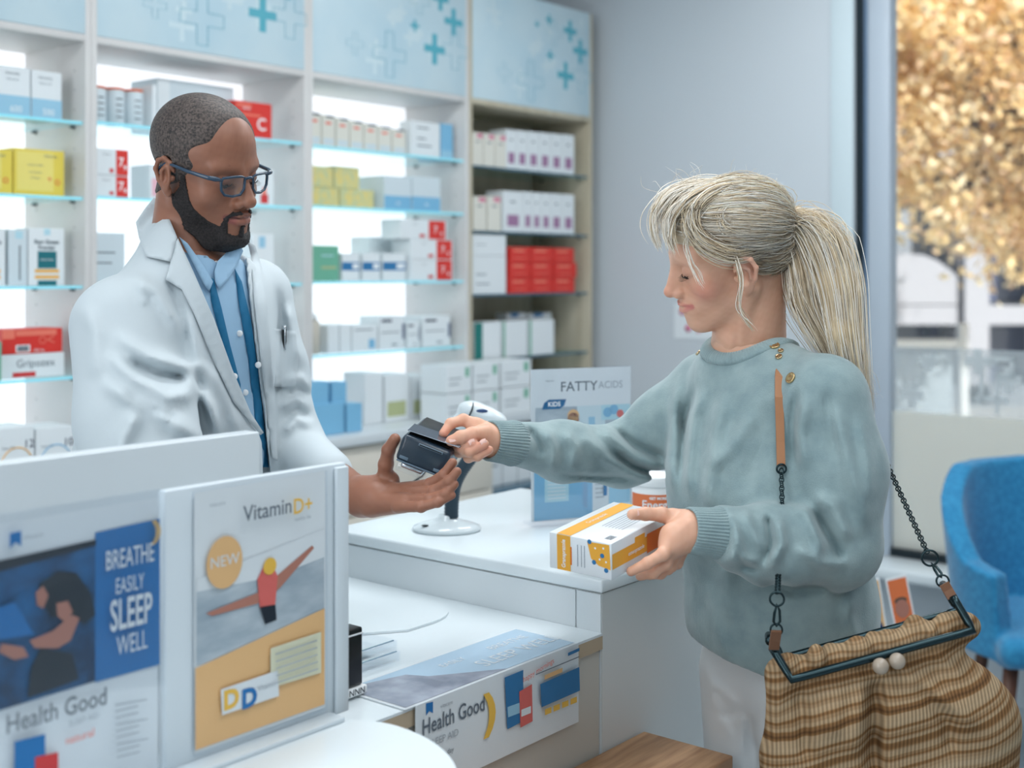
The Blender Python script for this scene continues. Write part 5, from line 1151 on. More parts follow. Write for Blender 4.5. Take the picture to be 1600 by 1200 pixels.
def scalp(nS, starts, lift, r0, r1, cpick, curl=.0):
    d0 = starts-C0; d0 /= np.linalg.norm(d0, axis=1)[:, None]; kd = KL-C0; kn = np.linalg.norm(kd); kd = kd/kn
    om = np.arccos(np.clip(d0@kd, -1, 1))[:, None]; ts = np.linspace(0, 1, K)[None]; 
    w1 = np.sin((1-ts)*om)/np.sin(om); w2 = np.sin(ts*om)/np.sin(om); D = d0[:, None, :]*w1[..., None]+kd*w2[..., None]; D /= np.linalg.norm(D, axis=2, keepdims=True)
    R_ = rad_at(D.reshape(-1, 3)).reshape(len(starts), K); R_ = R_*(1+lift[:, None]*np.sin(PI*ts)**.7); blend = np.clip((ts-.8)/.2, 0, 1); R_ = R_*(1-blend)+kn*blend
    wob = rs.normal(size=(len(starts), 1, 3))*.004*np.sin(PI*ts*2+rs.uniform(0, 6, (len(starts), 1)))[..., None]
    L_ = C0+D*R_[..., None]+wob*curl; paths.append(L_@WR_.T+WH); rads.append(rs.uniform(r0, r1, len(starts))); cols.append(HC[cpick(len(starts))]*rs.uniform(.85, 1.05, (len(starts), 1)))
# combed back from the hairline, all over the scalp
n = 4000; th = rs.uniform(0, 1, n); side = rs.choice([-1, 1], n)
front = np.stack([.075-.085*th**1.3-.02*th, side*(.006+.078*np.sin(th*PI/2)**.8), .082-.080*th**1.1], 1)
inn = rs.uniform(0, .75, n)[:, None]; bk = np.array([-.06, 0, .10]); starts = front*(1-inn*.8)+bk*inn*.8+rs.normal(size=(n, 3))*.004
scalp(n, starts, rs.uniform(.0, .04, n), .0004, .0008, lambda k: rs.choice(6, k, p=[.3, .2, .2, .1, .1, .1]), 1.)
# below and behind the ear, darker
n = 1100; th = rs.uniform(0, 1, n); side = rs.choice([-1, 1], n)
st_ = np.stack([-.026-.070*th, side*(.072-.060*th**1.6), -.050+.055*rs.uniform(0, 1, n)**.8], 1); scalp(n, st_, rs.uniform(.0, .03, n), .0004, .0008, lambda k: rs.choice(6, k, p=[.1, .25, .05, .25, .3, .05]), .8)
def tuft(guides, n, spread, r0, r1, pk, K=20, splay=(1, 1)):
    """strands following a guide polyline (points in place), spread around it"""
    g = np.array(guides); s = np.linspace(0, len(g)-1, K); i = np.minimum(s.astype(int), len(g)-2); fr = (s-i)[:, None]
    def cr(k0): return g[np.clip(i+k0, 0, len(g)-1)]
    p0, p1, p2, p3 = cr(-1), cr(0), cr(1), cr(2); c = .5*(2*p1+(p2-p0)*fr+(2*p0-5*p1+4*p2-p3)*fr**2+(3*p1-p0-3*p2+p3)*fr**3)
    o = rs.normal(size=(n, 1, 3))*np.array(spread); pr = np.linspace(splay[0], splay[1], K)[None, :, None] if not callable(splay) else splay(np.linspace(0, 1, K))[None, :, None]
    w_ = rs.normal(size=(n, 1, 3))*.0022*np.sin(np.linspace(0, 1, K)*PI*rs.uniform(1, 3, (n, 1))+rs.uniform(0, 6, (n, 1)))[..., None]
    paths2.append((c[None]+o*pr+w_, rs.uniform(r0, r1, n), HC[pk(n)]*rs.uniform(.85, 1.05, (n, 1))))
paths2 = []
pkA = lambda k: rs.choice(6, k, p=[.35, .15, .3, .05, .05, .1]); pkB = lambda k: rs.choice(6, k, p=[.2, .2, .1, .2, .1, .2])
# fringe falling over the forehead and temple
tuft([P(1150, 296, 2.02), P(1098, 288, 2.0), P(1052, 300, 1.975), P(1026, 330, 1.96), P(1022, 358, 1.955), P(1030, 384, 1.95)], 130, (.006, .010, .005), .0005, .0009, pkA, splay=(1, .7))
tuft([P(1160, 300, 1.99), P(1118, 292, 1.97), P(1076, 308, 1.94), P(1050, 336, 1.93), P(1044, 366, 1.928), P(1052, 392, 1.928)], 90, (.006, .006, .006), .0005, .0008, pkA, splay=(1, .6))
tuft([P(1168, 306, 1.97), P(1128, 302, 1.95), P(1092, 322, 1.925), P(1082, 352, 1.918), P(1100, 380, 1.915), P(1146, 398, 1.918), P(1196, 384, 1.95)], 210, (.006, .005, .007), .0005, .0010, pkB)
tuft([P(1190, 312, 1.985), P(1158, 316, 1.945), P(1132, 334, 1.922), P(1132, 354, 1.916), P(1166, 366, 1.928), P(1212, 358, 1.975)], 160, (.005, .004, .005), .0005, .0009, pkB, 34)
tuft([P(1090, 352, 1.916), P(1072, 380, 1.915), P(1078, 408, 1.913), P(1090, 430, 1.912), P(1098, 448, 1.912)], 9, (.003, .002, .004), .0004, .0006, pkA, splay=(.7, 1))
tuft([P(1148, 398, 1.916), P(1158, 440, 1.912), P(1155, 476, 1.915), P(1164, 498, 1.918), P(1178, 516, 1.925)], 16, (.002, .003, .003), .0004, .0007, pkB, splay=(.5, 1.3))
# ponytail
pt = [P(1222, 352, 2.0), P(1246, 346, 2.0), P(1278, 372, 1.995), P(1302, 440, 1.985), P(1314, 520, 1.975), P(1328, 585, 1.972), P(1342, 635, 1.985), P(1352, 668, 2.0)]
tuft(pt, 1900, (.016, .016, .012), .0004, .0008, lambda k: rs.choice(6, k, p=[.3, .15, .25, .08, .02, .2]), 30, splay=lambda t: np.interp(t, [0, .08, .3, .6, .85, 1], [.35, .6, 1.1, .8, .45, .25]))
pt2 = [P(1224, 356, 2.0), P(1234, 380, 2.0), P(1246, 420, 1.99), P(1256, 470, 1.985), P(1280, 520, 1.98), P(1300, 560, 1.98)]
tuft(pt2, 600, (.010, .012, .010), .0004, .0008, lambda k: rs.choice(6, k, p=[.15, .2, .05, .3, .15, .15]), 26, splay=lambda t: np.interp(t, [0, .1, .5, 1], [.4, .7, 1.2, .6]))
def ptcore(P_): return smin(chain(P_, pt[:7], [.012, .018, .026, .030, .026, .018, .010], .02), chain(P_, pt2[:5], [.010, .015, .018, .016, .010], .01), .015)
pv_, pf_ = surface(ptcore, P(1200, 680, 1.95)-[0, .08, 0], P(1385, 320, 2.02)+[.02, .08, .01], .005)
# flyaways
for _ in range(26):
    a = rs.uniform(0, 1); x = 1030+180*a; y = 300-22*math.sin(a*PI)+rs.uniform(-4, 6); q = P(x, y, 1.98+rs.uniform(-.05, .04)); e = q+np.array([rs.normal()*.02, rs.normal()*.02, rs.uniform(.008, .03)]); m1 = (q+e)/2+rs.normal(size=3)*.006
    tuft([q, m1, e], 1, (0, 0, 0), .00020, .00030, pkA, 8)
for _ in range(10):
    q = P(1330+rs.uniform(0, 12), 560+rs.uniform(0, 60), 1.98); e = q+np.array([rs.uniform(.01, .045), 0, -rs.uniform(.01, .05)]); tuft([q, (q+e)/2+np.array([.008, 0, .006]), e], 1, (0, 0, 0), .0002, .0003, pkA, 8)
parts = []; allc = []; k = 0
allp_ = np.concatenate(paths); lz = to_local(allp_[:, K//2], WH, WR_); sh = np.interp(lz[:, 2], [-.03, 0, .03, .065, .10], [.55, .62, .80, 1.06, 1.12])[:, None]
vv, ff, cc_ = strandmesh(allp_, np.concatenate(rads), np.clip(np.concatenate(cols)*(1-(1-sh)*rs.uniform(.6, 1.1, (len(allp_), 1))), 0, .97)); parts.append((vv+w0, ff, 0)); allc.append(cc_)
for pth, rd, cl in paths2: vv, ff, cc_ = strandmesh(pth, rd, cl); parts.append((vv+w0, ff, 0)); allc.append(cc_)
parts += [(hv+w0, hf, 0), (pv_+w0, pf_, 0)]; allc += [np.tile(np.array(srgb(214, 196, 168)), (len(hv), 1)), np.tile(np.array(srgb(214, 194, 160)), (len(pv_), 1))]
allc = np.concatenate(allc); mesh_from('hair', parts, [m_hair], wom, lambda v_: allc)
m_band_ = mat('hair_tie', srgb(170, 150, 130), .6)
b = MB(); c = P(1226, 352, 2.0); rr_ = [(c+np.array([.004*math.sin(a)*.3, .013*math.cos(a), .013*math.sin(a)])) for a in np.linspace(0, 2*PI, 20)[:-1]]; b.tube(rr_, .0035, m_band_, 8, closed=True); rel(b.build('hair_tie', wom))
# ------------------------------------------------------------------ posters, sign, counter things
m_acr = glassy('acrylic_clear', (.98, .99, 1), .06, .05); m_posterw = mat('poster_paper', srgb(220, 227, 231), .45); m_board = mat('poster_board_white', srgb(214, 224, 230), .3)
m_pbl = mat('poster_blue', srgb(30, 112, 176), .5); m_pnb = mat('poster_deep_blue', srgb(16, 74, 120), .5, build=noise_var(srgb(10, 52, 88), srgb(26, 104, 160), 22)); m_pdk = mat('poster_dark', srgb(22, 34, 46), .5)
m_psk = mat('poster_skin', srgb(176, 120, 104), .5); m_pgr = mat('poster_photo_grey', srgb(168, 182, 192), .5, build=noise_var(srgb(152, 168, 180), srgb(186, 198, 206), 14, (1, 1, 3)))
m_pam = mat('poster_amber', srgb(226, 182, 128), .5); m_pcr = mat('poster_cream', srgb(214, 214, 188), .5); m_pt = mat('poster_text', srgb(96, 108, 120), .5); m_ptl = mat('poster_text_light', srgb(160, 170, 178), .5); m_moon = mat('poster_moon', srgb(232, 186, 78), .5); m_pcoral = mat('poster_coral', srgb(214, 104, 98), .5)
class Plane:
    """draws flat print on a vertical plane v of the room, outlines given as seen in the photograph"""
    def __init__(s, v): s.v = v; s.b = MB(); s.k = 0
    def pt(s, px, py): u = U(px, s.v); return u, Zr(py, u, s.v)
    def poly(s, pts, m, th=.0003):
        s.k += 1; q = [s.pt(*p) for p in pts]; e = s.v-.0004*s.k; ar = sum(q[i][0]*q[(i+1) % len(q)][1]-q[(i+1) % len(q)][0]*q[i][1] for i in range(len(q)))
        if ar < 0: q = q[::-1]
        s.b.add([(u, e, z) for u, z in q], [tuple(range(len(q)))], m); return s
    def disc(s, px, py, r, m, sx=1.): s.k += 1; u, z = s.pt(px, py); s.b.add([(u+r*sx*math.cos(a), s.v-.0004*s.k, z+r*math.sin(a)) for a in np.linspace(0, 2*PI, 28)[:-1]], [tuple(range(27))], m); return s
    def text(s, px, py, t, size, m, sx=1., bold=0, align='CENTER', rot=0): s.k += 1; u, z = s.pt(px, py); s.b.text(t, size, m, FR(u, s.v-.0004*s.k, z) @ Matrix.Rotation(rot, 4, 'Z'), align, sx, bold=bold); return s
VP_ = 1.168
uL, uR = U(257, VP_), U(541, VP_)
t = thing('poster_stand', 'white board with the Vitamin D poster at the bottom left', 'poster', room(0, 0), R0)
MB().box((uL, VP_, ZR+.0005), (uR, VP_+.012, 1.259), m_board, .002).build('board', t)
MB().box((uR-.022, VP_-.006, ZR+.0005), (uR-.0005, VP_-.0003, 1.255), m_board, .002).build('edge_strip', t)
MB().box((uL, VP_-.03, ZR+.0004), (uR-.03, VP_-.0003, ZR+.006), m_board, .001).build('foot', t)
q = Plane(VP_-.003)
MB().box((U(303, VP_)-.002, VP_-.0028, .955), (U(508, VP_)+.002, VP_-.0004, 1.253), m_acr).build('acrylic_pocket', t)
q.poly([(303, 770), (508, 735), (508, 1105), (303, 1178)], m_posterw)
q.poly([(306, 905), (506, 826), (506, 962), (306, 1040)], m_pgr); q.poly([(306, 905), (400, 868), (506, 826), (506, 870), (430, 900), (306, 925)], m_posterw)
q.poly([(304, 1044), (506, 950), (506, 1100), (304, 1172)], m_pam)
q.poly([(320, 958), (400, 926), (486, 852), (489, 856), (436, 918), (410, 940), (330, 962)], m_psk); q.poly([(400, 905), (412, 880), (422, 878), (432, 900), (428, 945), (404, 950)], m_pcoral); q.poly([(404, 948), (428, 944), (430, 968), (412, 975)], m_pdk); q.disc(419, 884, .010, m_moon)
q.disc(348, 878, .030, m_pam, .85); q.text(348, 876, 'NEW', .018, m_posterw)
q.poly([(419, 1012), (498, 986), (498, 1050), (419, 1074)], m_pcr); q.poly([(341, 1076), (430, 1046), (432, 1086), (343, 1116)], m_posterw); q.text(357, 1092, 'D', .030, m_moon, bold=.0014); q.text(385, 1090, 'D', .030, m_pbl, bold=.0014); q.text(412, 1070, 'Vitamin', .009, m_ptl)
for k in range(5): q.poly([(425, 1020+k*11), (490, 998+k*11), (490, 1000+k*11), (425, 1022+k*11)], m_ptl)
q.text(412, 796, 'Vitamin', .026, m_pt, .92, .0002); q.text(466, 789, 'D+', .026, m_moon, .92, .0004); q.text(332, 786, 'vitacare', .007, m_ptl); q.text(465, 808, 'healthy life', .006, m_ptl)
q.b.build('poster', t)
t = thing('poster_stand', 'acrylic stand with the blue Breathe Easily Sleep Well poster', 'poster', room(0, 0), R0)
u1 = U(252, VP_); u0 = u1-.216
MB().box((u0, VP_-.0048, ZR+.0005), (u1+.002, VP_-.003, 1.262), m_acr).build('acrylic_front', t); MB().box((u0, VP_+.004, ZR+.0005), (u1+.002, VP_+.006, 1.262), m_acr).build('acrylic_back', t)
MB().box((u0, VP_-.04, ZR+.0005), (u1, VP_-.0052, ZR+.003), m_acr).build('foot', t)
q = Plane(VP_+.003); q.k = 0
def pz(u, z): return u, z
q.b.add([(u0+.002, VP_+.0035, ZR+.005), (u1-.002, VP_+.0035, ZR+.005), (u1-.002, VP_+.0035, 1.252), (u0+.002, VP_+.0035, 1.252)], [(0, 1, 2, 3)], m_posterw)
q.poly([(-46, 886), (149, 843), (149, 1064), (-46, 1124)], m_pnb); q.poly([(148, 832), (249, 810), (249, 1038), (148, 1066)], m_pbl)
q.poly([(-46, 886), (149, 843), (149, 852), (-46, 905)], m_pdk); q.poly([(60, 912), (90, 892), (118, 895), (140, 925), (148, 960), (130, 975), (108, 960), (80, 965), (66, 945)], m_pdk); q.poly([(54, 925), (66, 915), (74, 930), (66, 950), (56, 945)], m_psk)
q.poly([(86, 942), (104, 938), (112, 955), (100, 972), (88, 962)], m_psk); q.poly([(44, 1000), (80, 985), (110, 960), (122, 965), (108, 1000), (88, 1012), (52, 1012)], m_psk); q.poly([(0, 1005), (34, 1010), (42, 1025), (20, 1030), (-5, 1018)], m_psk); q.poly([(60, 1012), (110, 1020), (120, 1060), (40, 1090), (46, 1040)], m_pdk); q.poly([(-46, 960), (20, 940), (50, 990), (-10, 1000)], m_pbl)
q.text(200, 870, 'BREATHE', .029, m_posterw, .50, .0002); q.text(199, 912, 'EASILY', .024, m_posterw, .50); q.text(201, 957, 'SLEEP', .046, m_posterw, .46, .0008); q.text(202, 1004, 'WELL', .029, m_posterw, .52)
q.text(241, 827, ')', .024, m_moon, 1.2, .0016); q.poly([(10, 832), (28, 828), (28, 852), (19, 846), (10, 856)], m_pbl); q.text(46, 836, 'vitacare', .007, m_ptl); q.text(85, 1108, 'Health Good', .026, m_pt, .82, .0003); q.text(125, 1122, 'SLEEP AID', .008, m_ptl)
q.poly([(16, 1156), (64, 1144), (64, 1215), (16, 1228)], m_pbl); q.poly([(48, 1180), (84, 1172), (84, 1225), (48, 1235)], m_red2); q.text(118, 1148, 'natural', .012, m_redl)
for k in range(9): q.poly([(172, 1098+k*10), (208 if k % 3 else 222, 1089+k*10), (208 if k % 3 else 222, 1091+k*10), (172, 1100+k*10)], m_ptl)
q.b.build('poster', t)
# folded display sheet on the low counter
VD = 1.168
t = thing('display_sheet', 'folded Health Good display sheet hanging over the low counter edge', 'display sheet', room(0, 0), R0)
ua, ub = U(649, VD), U(903, VD)
b = MB(); b.box((ua-.02, VD, ZL+.0006), (ub, VD+.128, ZL+.0022), m_posterw); q = b
m_glare = mat('print_blue_glare', srgb(178, 204, 224), .25); m_glg = mat('print_lilac_grey', srgb(148, 154, 170), .25, build=noise_var(srgb(128, 134, 150), srgb(172, 178, 192), 18))  # light blue glare over the sheet's print, painted into the colour
zt = ZL+.0027; b.add([(ua-.015, VD+.004, zt), (ua+.20, VD+.004, zt), (ua+.16, VD+.03, zt), (ua+.10, VD+.07, zt), (ua+.085, VD+.10, zt), (ua-.0, VD+.122, zt), (ua-.015, VD+.122, zt)], [tuple(range(7))], m_glg)
b.add([(ua+.20, VD+.004, zt), (ub-.004, VD+.004, zt), (ub-.004, VD+.122, zt), (ua+.0, VD+.122, zt), (ua+.085, VD+.10, zt), (ua+.10, VD+.07, zt), (ua+.16, VD+.03, zt)], [tuple(range(7))], m_glare)
for (x, y, s_, tx) in ((ub-.07, VD+.085, .024, 'BREATHE'), (ub-.20, VD+.085, .020, 'EASILY'), (ub-.09, VD+.045, .040, 'SLEEP WELL')): b.text(tx, s_, m_posterw, Matrix.Translation((x, y, zt+.0004)), sx=.9)
b.build('sheet_top', t)
q = Plane(VD-.001); q.b.box((ua-.001, VD-.0012, .792), (ub, VD-.0002, ZL+.0022), m_posterw); q.k = 1
q.poly([(665, 1099), (676, 1096), (676, 1114), (670, 1111), (665, 1118)], m_pbl); q.text(697, 1100, 'vitacare', .008, m_ptl); q.text(709, 1118, 'Health Good', .031, m_pt, .80, .0003, rot=0); q.text(692, 1153, 'SLEEP AID', .014, m_ptl); q.text(702, 1172, 'day', .010, m_pt)
q.text(765, 1110, ')', .062, m_moon, 1.1, .0035)
q.poly([(786, 1058), (815, 1046), (815, 1126), (790, 1139)], m_blu); q.poly([(790, 1104), (812, 1096), (812, 1112), (791, 1120)], m_lb); q.poly([(808, 1080), (828, 1068), (829, 1126), (810, 1136)], m_pcoral); q.poly([(811, 1108), (826, 1102), (826, 1113), (811, 1119)], m_posterw)
q.text(838, 1046, 'happy mornings', .012, m_redl, rot=.15); q.poly([(840, 1068), (901, 1041), (902, 1078), (842, 1104)], m_blu); q.poly([(883, 1019), (901, 1011), (901, 1016), (883, 1024)], m_blu)
q.poly([(846, 1054), (874, 1042), (874, 1049), (846, 1061)], m_pam); q.poly([(832, 1052), (900, 1024), (900, 1025.5), (832, 1053.5)], m_pt)
for k in range(4): x = 846+13*k; y = 1107-5.5*k; q.poly([(x, y), (x+10, y-4), (x+10, y+5), (x, y+9)], m_moon)
q.b.build('sheet_front', t)
# black card holder, clear trays
m_blk = mat('black_plastic', srgb(14, 18, 20), .25)
t = thing('pen_holder', 'glossy black upright box beside the poster board edge', 'holder', room(1.168, 1.287, ZL+.0045), R0)
MB().box((-.045, -.032, .012), (.045, .032, .092), m_blk, .003).build('holder_body', t); MB().box((-.0455, -.0325, .082), (.0455, .0325, .085), m_wh, .001).build('rim_line', t); b = MB().box((-.05, -.036, 0), (.05, .036, .0115), m_wh, .002); b.text('NNN', .013, m_pdk, FR(.03, -.0365, .006)); b.build('base', t)
t0_ = None
for k in range(2):
    t = thing('clear_tray', ['lower of two clear acrylic trays on the low counter', 'upper of two clear acrylic trays on the low counter'][k], 'tray', room(1.285, 1.375, ZL+.005+.0165*k), R0, 'clear acrylic trays')
    b = MB(); w_, d_ = .062-.003*k, .062-.003*k
    b.box((-w_, -d_, 0), (w_, d_, .002), m_acr, .001)
    for (lo, hi) in (((-w_, -d_, .002), (w_, -d_+.003, .015)), ((-w_, d_-.003, .002), (w_, d_, .015)), ((-w_, -d_+.003, .002), (-w_+.003, d_-.003, .015)), ((w_-.003, -d_+.003, .002), (w_, d_-.003, .015))): b.box(lo, hi, m_acr, .0008)
    b.build('tray_body', t)
    MB().box((-w_+.004, -d_+.004, .0135), (w_-.004, -d_+.006, .0152), m_chrome).build('metal_rod', t)

# upright sign on the counter
A = P(830, 0, 2.47)[:2]; B_ = P(985, 0, 2.555)[:2]; rz = math.atan2(B_[1]-A[1], B_[0]-A[0]); Wd = float(np.hypot(*(B_-A)))
t = thing('sign_holder', 'clear upright sign holder with the Fatty Acids Kids sheet', 'sign', (A[0], A[1], ZC+.0005), rz); Hs = .309
MB().box((-.001, -.003, .006), (Wd+.001, -.0015, Hs), m_acr).build('acrylic_front', t); MB().box((-.001, .0015, .006), (Wd+.001, .003, Hs), m_acr).build('acrylic_back', t); MB().box((-.004, -.030, 0), (Wd+.001, .035, .0035), m_acr, .001).build('foot', t)
b = MB(); b.box((0, -.0006, .007), (Wd, .0006, Hs-.002), m_posterw)
def sx_(px): return (px-830)/155*Wd
def sz_(py): return .006+(820-py)/242*(Hs-.006)
lay = [0]
def sp(x0, x1, y0, y1, m): lay[0] += 1; e = -.0008-.0001*lay[0]; b.quad((sx_(x0), e, sz_(y1)), (sx_(x1), e, sz_(y1)), (sx_(x1), e, sz_(y0)), (sx_(x0), e, sz_(y0)), m)
lay[0] = 0; b.text('FATTY', .0275, m_pt, FR(sx_(903), -.0009, sz_(609)), sx=1.02, bold=.0001); b.text('ACIDS', .0205, m_ptl, FR(sx_(953), -.0009, sz_(608)), sx=.95); b.text('vitacare', .006, m_ptl, FR(sx_(858), -.0009, sz_(598)))
sp(836, 984, 640, 690, m_pgr); sp(900, 944, 640, 690, m_pale); sp(918, 928, 658, 690, m_lb); sp(938, 984, 640, 664, m_skyp)
for (x, y, r, m) in ((894, 660, .013, m_psk), (855, 680, .016, m_pam), (948, 652, .010, m_lb2), (958, 648, .010, m_lb2), (968, 655, .008, m_pcoral), (894, 655, .013, m_pam)): b.add([(sx_(x)+r*math.cos(a), -.0013, sz_(y)+r*math.sin(a)) for a in np.linspace(0, 2*PI, 22)[:-1]], [tuple(range(21))], m)
bd = [(846, 643), (849, 633), (856, 628), (883, 628), (880, 638), (873, 643)]; b.add([(sx_(x), -.0015, sz_(y)) for x, y in bd][::-1], [tuple(range(6))], m_blu); b.text('KIDS', .013, m_wh, FR(sx_(864.5), -.0018, sz_(635.5)), bold=.0003)
sp(834, 924, 700, 818, m_lb2); sp(850, 887, 750, 790, m_skyp); sp(950, 984, 745, 800, m_lb); sp(941, 947, 752, 786, m_blu)
for k in range(6): sp(854, 882, 756+k*5.5, 757.5+k*5.5, m_posterw); sp(928, 942, 752+k*7, 753.5+k*7, m_ptl)
b.build('sheet', t)
# scanner
m_scw = mat('scanner_white', srgb(216, 226, 230), .18, coat=.3); m_rub = mat('gooseneck_rubber', srgb(42, 62, 76), .5)
SB = P(698, 826, 2.43); SB[2] = ZC
t = thing('barcode_scanner_stand', 'white scanner stand with a black gooseneck on the counter', 'stand', (SB[0], SB[1], ZC+.0005))
MB().lathe([(.066, 0), (.0685, .003), (.066, .008), (.050, .014), (.032, .019), (.018, .024), (.016, .030), (0, .030)], m_scw, 40, Matrix.Scale(.98, 4), sy=.85).build('base', t); MB().ball((-.040, -.030, .0145), .007, m_dark, n=12, scale=(1, .7, .25)).build('led', t)
gp = [P(705, 810, 2.43), P(706, 785, 2.43), P(709, 762, 2.43), P(717, 742, 2.43), P(730, 722, 2.43), P(744, 704, 2.43), P(752, 690, 2.43), P(750, 674, 2.43)]
g = np.array(gp); s = np.linspace(0, 7, 76); i = np.minimum(s.astype(int), 6); fr = (s-i)[:, None]; def_c = lambda k0: g[np.clip(i+k0, 0, 7)]
c = .5*(2*def_c(0)+(def_c(1)-def_c(-1))*fr+(2*def_c(-1)-5*def_c(0)+4*def_c(1)-def_c(2))*fr**2+(3*def_c(0)-def_c(-1)-3*def_c(1)+def_c(2))*fr**3)
c[0, 2] = ZC+.028; rr_ = [.0128+.0016*(k % 2) for k in range(76)]; MB().tube([x-np.array([SB[0], SB[1], ZC+.0005]) for x in c], rr_, m_rub, 20).build('gooseneck', t)
SC = P(755, 650, 2.43)
t = thing('barcode_scanner', 'white handheld barcode scanner resting on its stand', 'scanner', Vector(SC))
hx = np.array([.86, -.10, -.30]); hx /= np.linalg.norm(hx)
def scn(P_):
    Fr = frame(hx); d = ell(P_, (0, 0, .002), (.050, .027, .020), Fr); d = smin(d, cap(P_, (-.022, .002, .006), (-.070, .004, -.034), .019, .015), .015); return d
v, f = surface(scn, (-.13, -.06, -.10), (.09, .06, .06), .003)
mesh_from('housing', [(v, f, 0)], [m_scw], t)
b = MB(); ring = [np.array([-.030, 0, .006])+np.array([.020*math.cos(a)*.25, -.0, .0])+np.array([math.sin(a)*.010-.008*math.cos(a)*0, -.029*math.cos(a), .021*math.sin(a)]) for a in np.linspace(0, 2*PI, 28)[:-1]]; b.tube(ring, .0016, m_dark, 8, closed=True); b.build('seam_ring', t)
b = MB(); b.ball((-.002, -.023, .012), .009, m_navy, n=14, scale=(1.3, .35, .45)); b.build('button', t)
MB().tube([(-.075, .008, -.052), (-.09, .012, -.075), (-.12, .02, -.12), (-.16, .05, -.15), (-.20, .12, -.152)], .0022, m_blk, 8).build('cable', t)
# jar
JC = P(1024, 0, 2.45); t = thing('supplement_jar', 'white jar with an orange Energy label behind the carton', 'jar', (JC[0], JC[1], ZC+.0005))
MB().lathe([(.044, 0), (.046, .003), (.046, .078), (.043, .083), (.041, .085), (0, .085)], m_wh, 40).build('jar_body', t); MB().lathe([(.044, .0855), (.0455, .087), (.0455, .102), (.043, .105), (0, .106)], m_wh, 40).build('lid', t)
b = MB(); aa = np.linspace(-PI*.95, PI*.0, 40); r = .0463; vs = [(r*math.cos(a), r*math.sin(a), z) for z in (.006, .072) for a in aa]; b.add(vs, [(k, k+1, k+41, k+40) for k in range(39)], m_or, True)
def curved(txt, size, z, m, off=0):
    bb = MB(); bb.text(txt, size, m, Matrix.Identity(4), bold=.0003); b.add([((r+.0004)*math.sin(x/r+off), -(r+.0004)*math.cos(x/r+off), z+y) for x, y, _ in bb.v], bb.f, m)
curved('Energy', .022, .052, m_wh, -.05); curved('GET MORE', .007, .065, m_wh); curved('+', .010, .066, m_wh, .5); b.build('label', t)

# ------------------------------------------------------------------ card terminal, card, carton in hand
m_term = mat('terminal_shell', srgb(34, 50, 64), .28, coat=.3); m_term2 = mat('terminal_light', srgb(92, 112, 128), .35)
ex = P(694, 727, 1.945)-P(622, 700, 1.945); ex[1] = -.008; ex /= np.linalg.norm(ex); ey = np.array([-.12, .97, .16]); ey -= ex*(ex@ey); ey /= np.linalg.norm(ey); ez = np.cross(ex, ey)
TM = Matrix([[ex[0], ey[0], ez[0], 0], [ex[1], ey[1], ez[1], 0], [ex[2], ey[2], ez[2], 0], [0, 0, 0, 1]]); TC = P(661, 712, 1.925)
t = thing('card_terminal', 'dark blue card payment terminal held out in the man\'s hand', 'card terminal', Vector(TC)); t.rotation_mode = 'QUATERNION'; t.rotation_quaternion = TM.to_quaternion()
b = MB(); b.box((-.040, 0, -.0225), (.040, .150, .0205), m_term, .007, seg=3); b.build('shell', t)
MB().box((-.034, .012, .0206), (.034, .145, .0225), m_blk, .001).build('top_plate', t)
b = MB(); b.box((-.012, -.0022, .0125), (.028, .0, .0165), m_term2, .0006); b.box((-.010, -.0026, .0138), (.026, -.0022, .0152), m_blk); b.build('card_slot', t)
for x in (-.034, .022): MB().box((x, -.0016, -.0165), (x+.014, .0, -.0115), m_term2, .0006).build('corner_pad', t)
b = MB(); b.box((-.036, .006, -.040), (.016, .070, -.0228), m_acr, .004); b.box((-.030, .012, -.034), (.008, .060, -.024), m_chrome, .004); b.build('printer_cover', t)
MB().box((-.037, -.0012, -.0222), (.037, .004, -.0196), m_term2, .001).build('lower_trim', t)
CA, CB_ = P(637, 672, 1.935), P(729, 703, 1.925); cx = (CB_-CA); cx /= np.linalg.norm(cx); cy = np.array([0.05, 1., .10]); cy -= cx*(cx@cy); cy /= np.linalg.norm(cy); cz = np.cross(cx, cy)
m_card = mat('card_grey', srgb(84, 92, 104), .25, .3); m_cardl = mat('card_light', srgb(190, 200, 212), .25, .2)
o = MB().box((0, 0, -.0005), (.0856, .050, .0005), m_card, .0002, seg=1); o.box((.060, .001, .00052), (.0852, .049, .0006), m_cardl); o.box((.002, -.0003, -.0004), (.084, -.0001, .0004), m_cardl)
o = o.build('bank_card'); CM = Matrix([[cx[0], cy[0], cz[0], CA[0]], [cx[1], cy[1], cz[1], CA[1]], [cx[2], cy[2], cz[2], CA[2]], [0, 0, 0, 1]]); o.matrix_world = CM; tag(o, 'grey bank card held flat over the terminal by the woman', 'bank card')
D_ = P(955, 850, 1.74); A_ = P(858, 831, 1.80); C_ = P(1052, 800, 1.885)
fx = D_-A_; Lx = np.linalg.norm(fx); fx /= Lx; fy = C_-D_; fy -= fx*(fx@fy); Ly = np.linalg.norm(fy); fy /= Ly; fz = np.cross(fx, fy); Hc = .0525
m_cb = mat('box_white_gloss', srgb(226, 232, 236), .3); m_by = mat('box_amber', srgb(236, 172, 62), .4); m_bo = mat('box_orange', srgb(230, 122, 40), .4); m_bt = mat('box_text_grey', srgb(150, 160, 170), .5)
b = MB(); b.box((0, 0, -Hc), (Lx, Ly, 0), m_cb, .0012)
e = .0004
def fq(x0, x1, z0, z1, m, k=1): b.quad((x0*Lx, -e*k, -Hc*z1), (x1*Lx, -e*k, -Hc*z1), (x1*Lx, -e*k, -Hc*z0), (x0*Lx, -e*k, -Hc*z0), m)
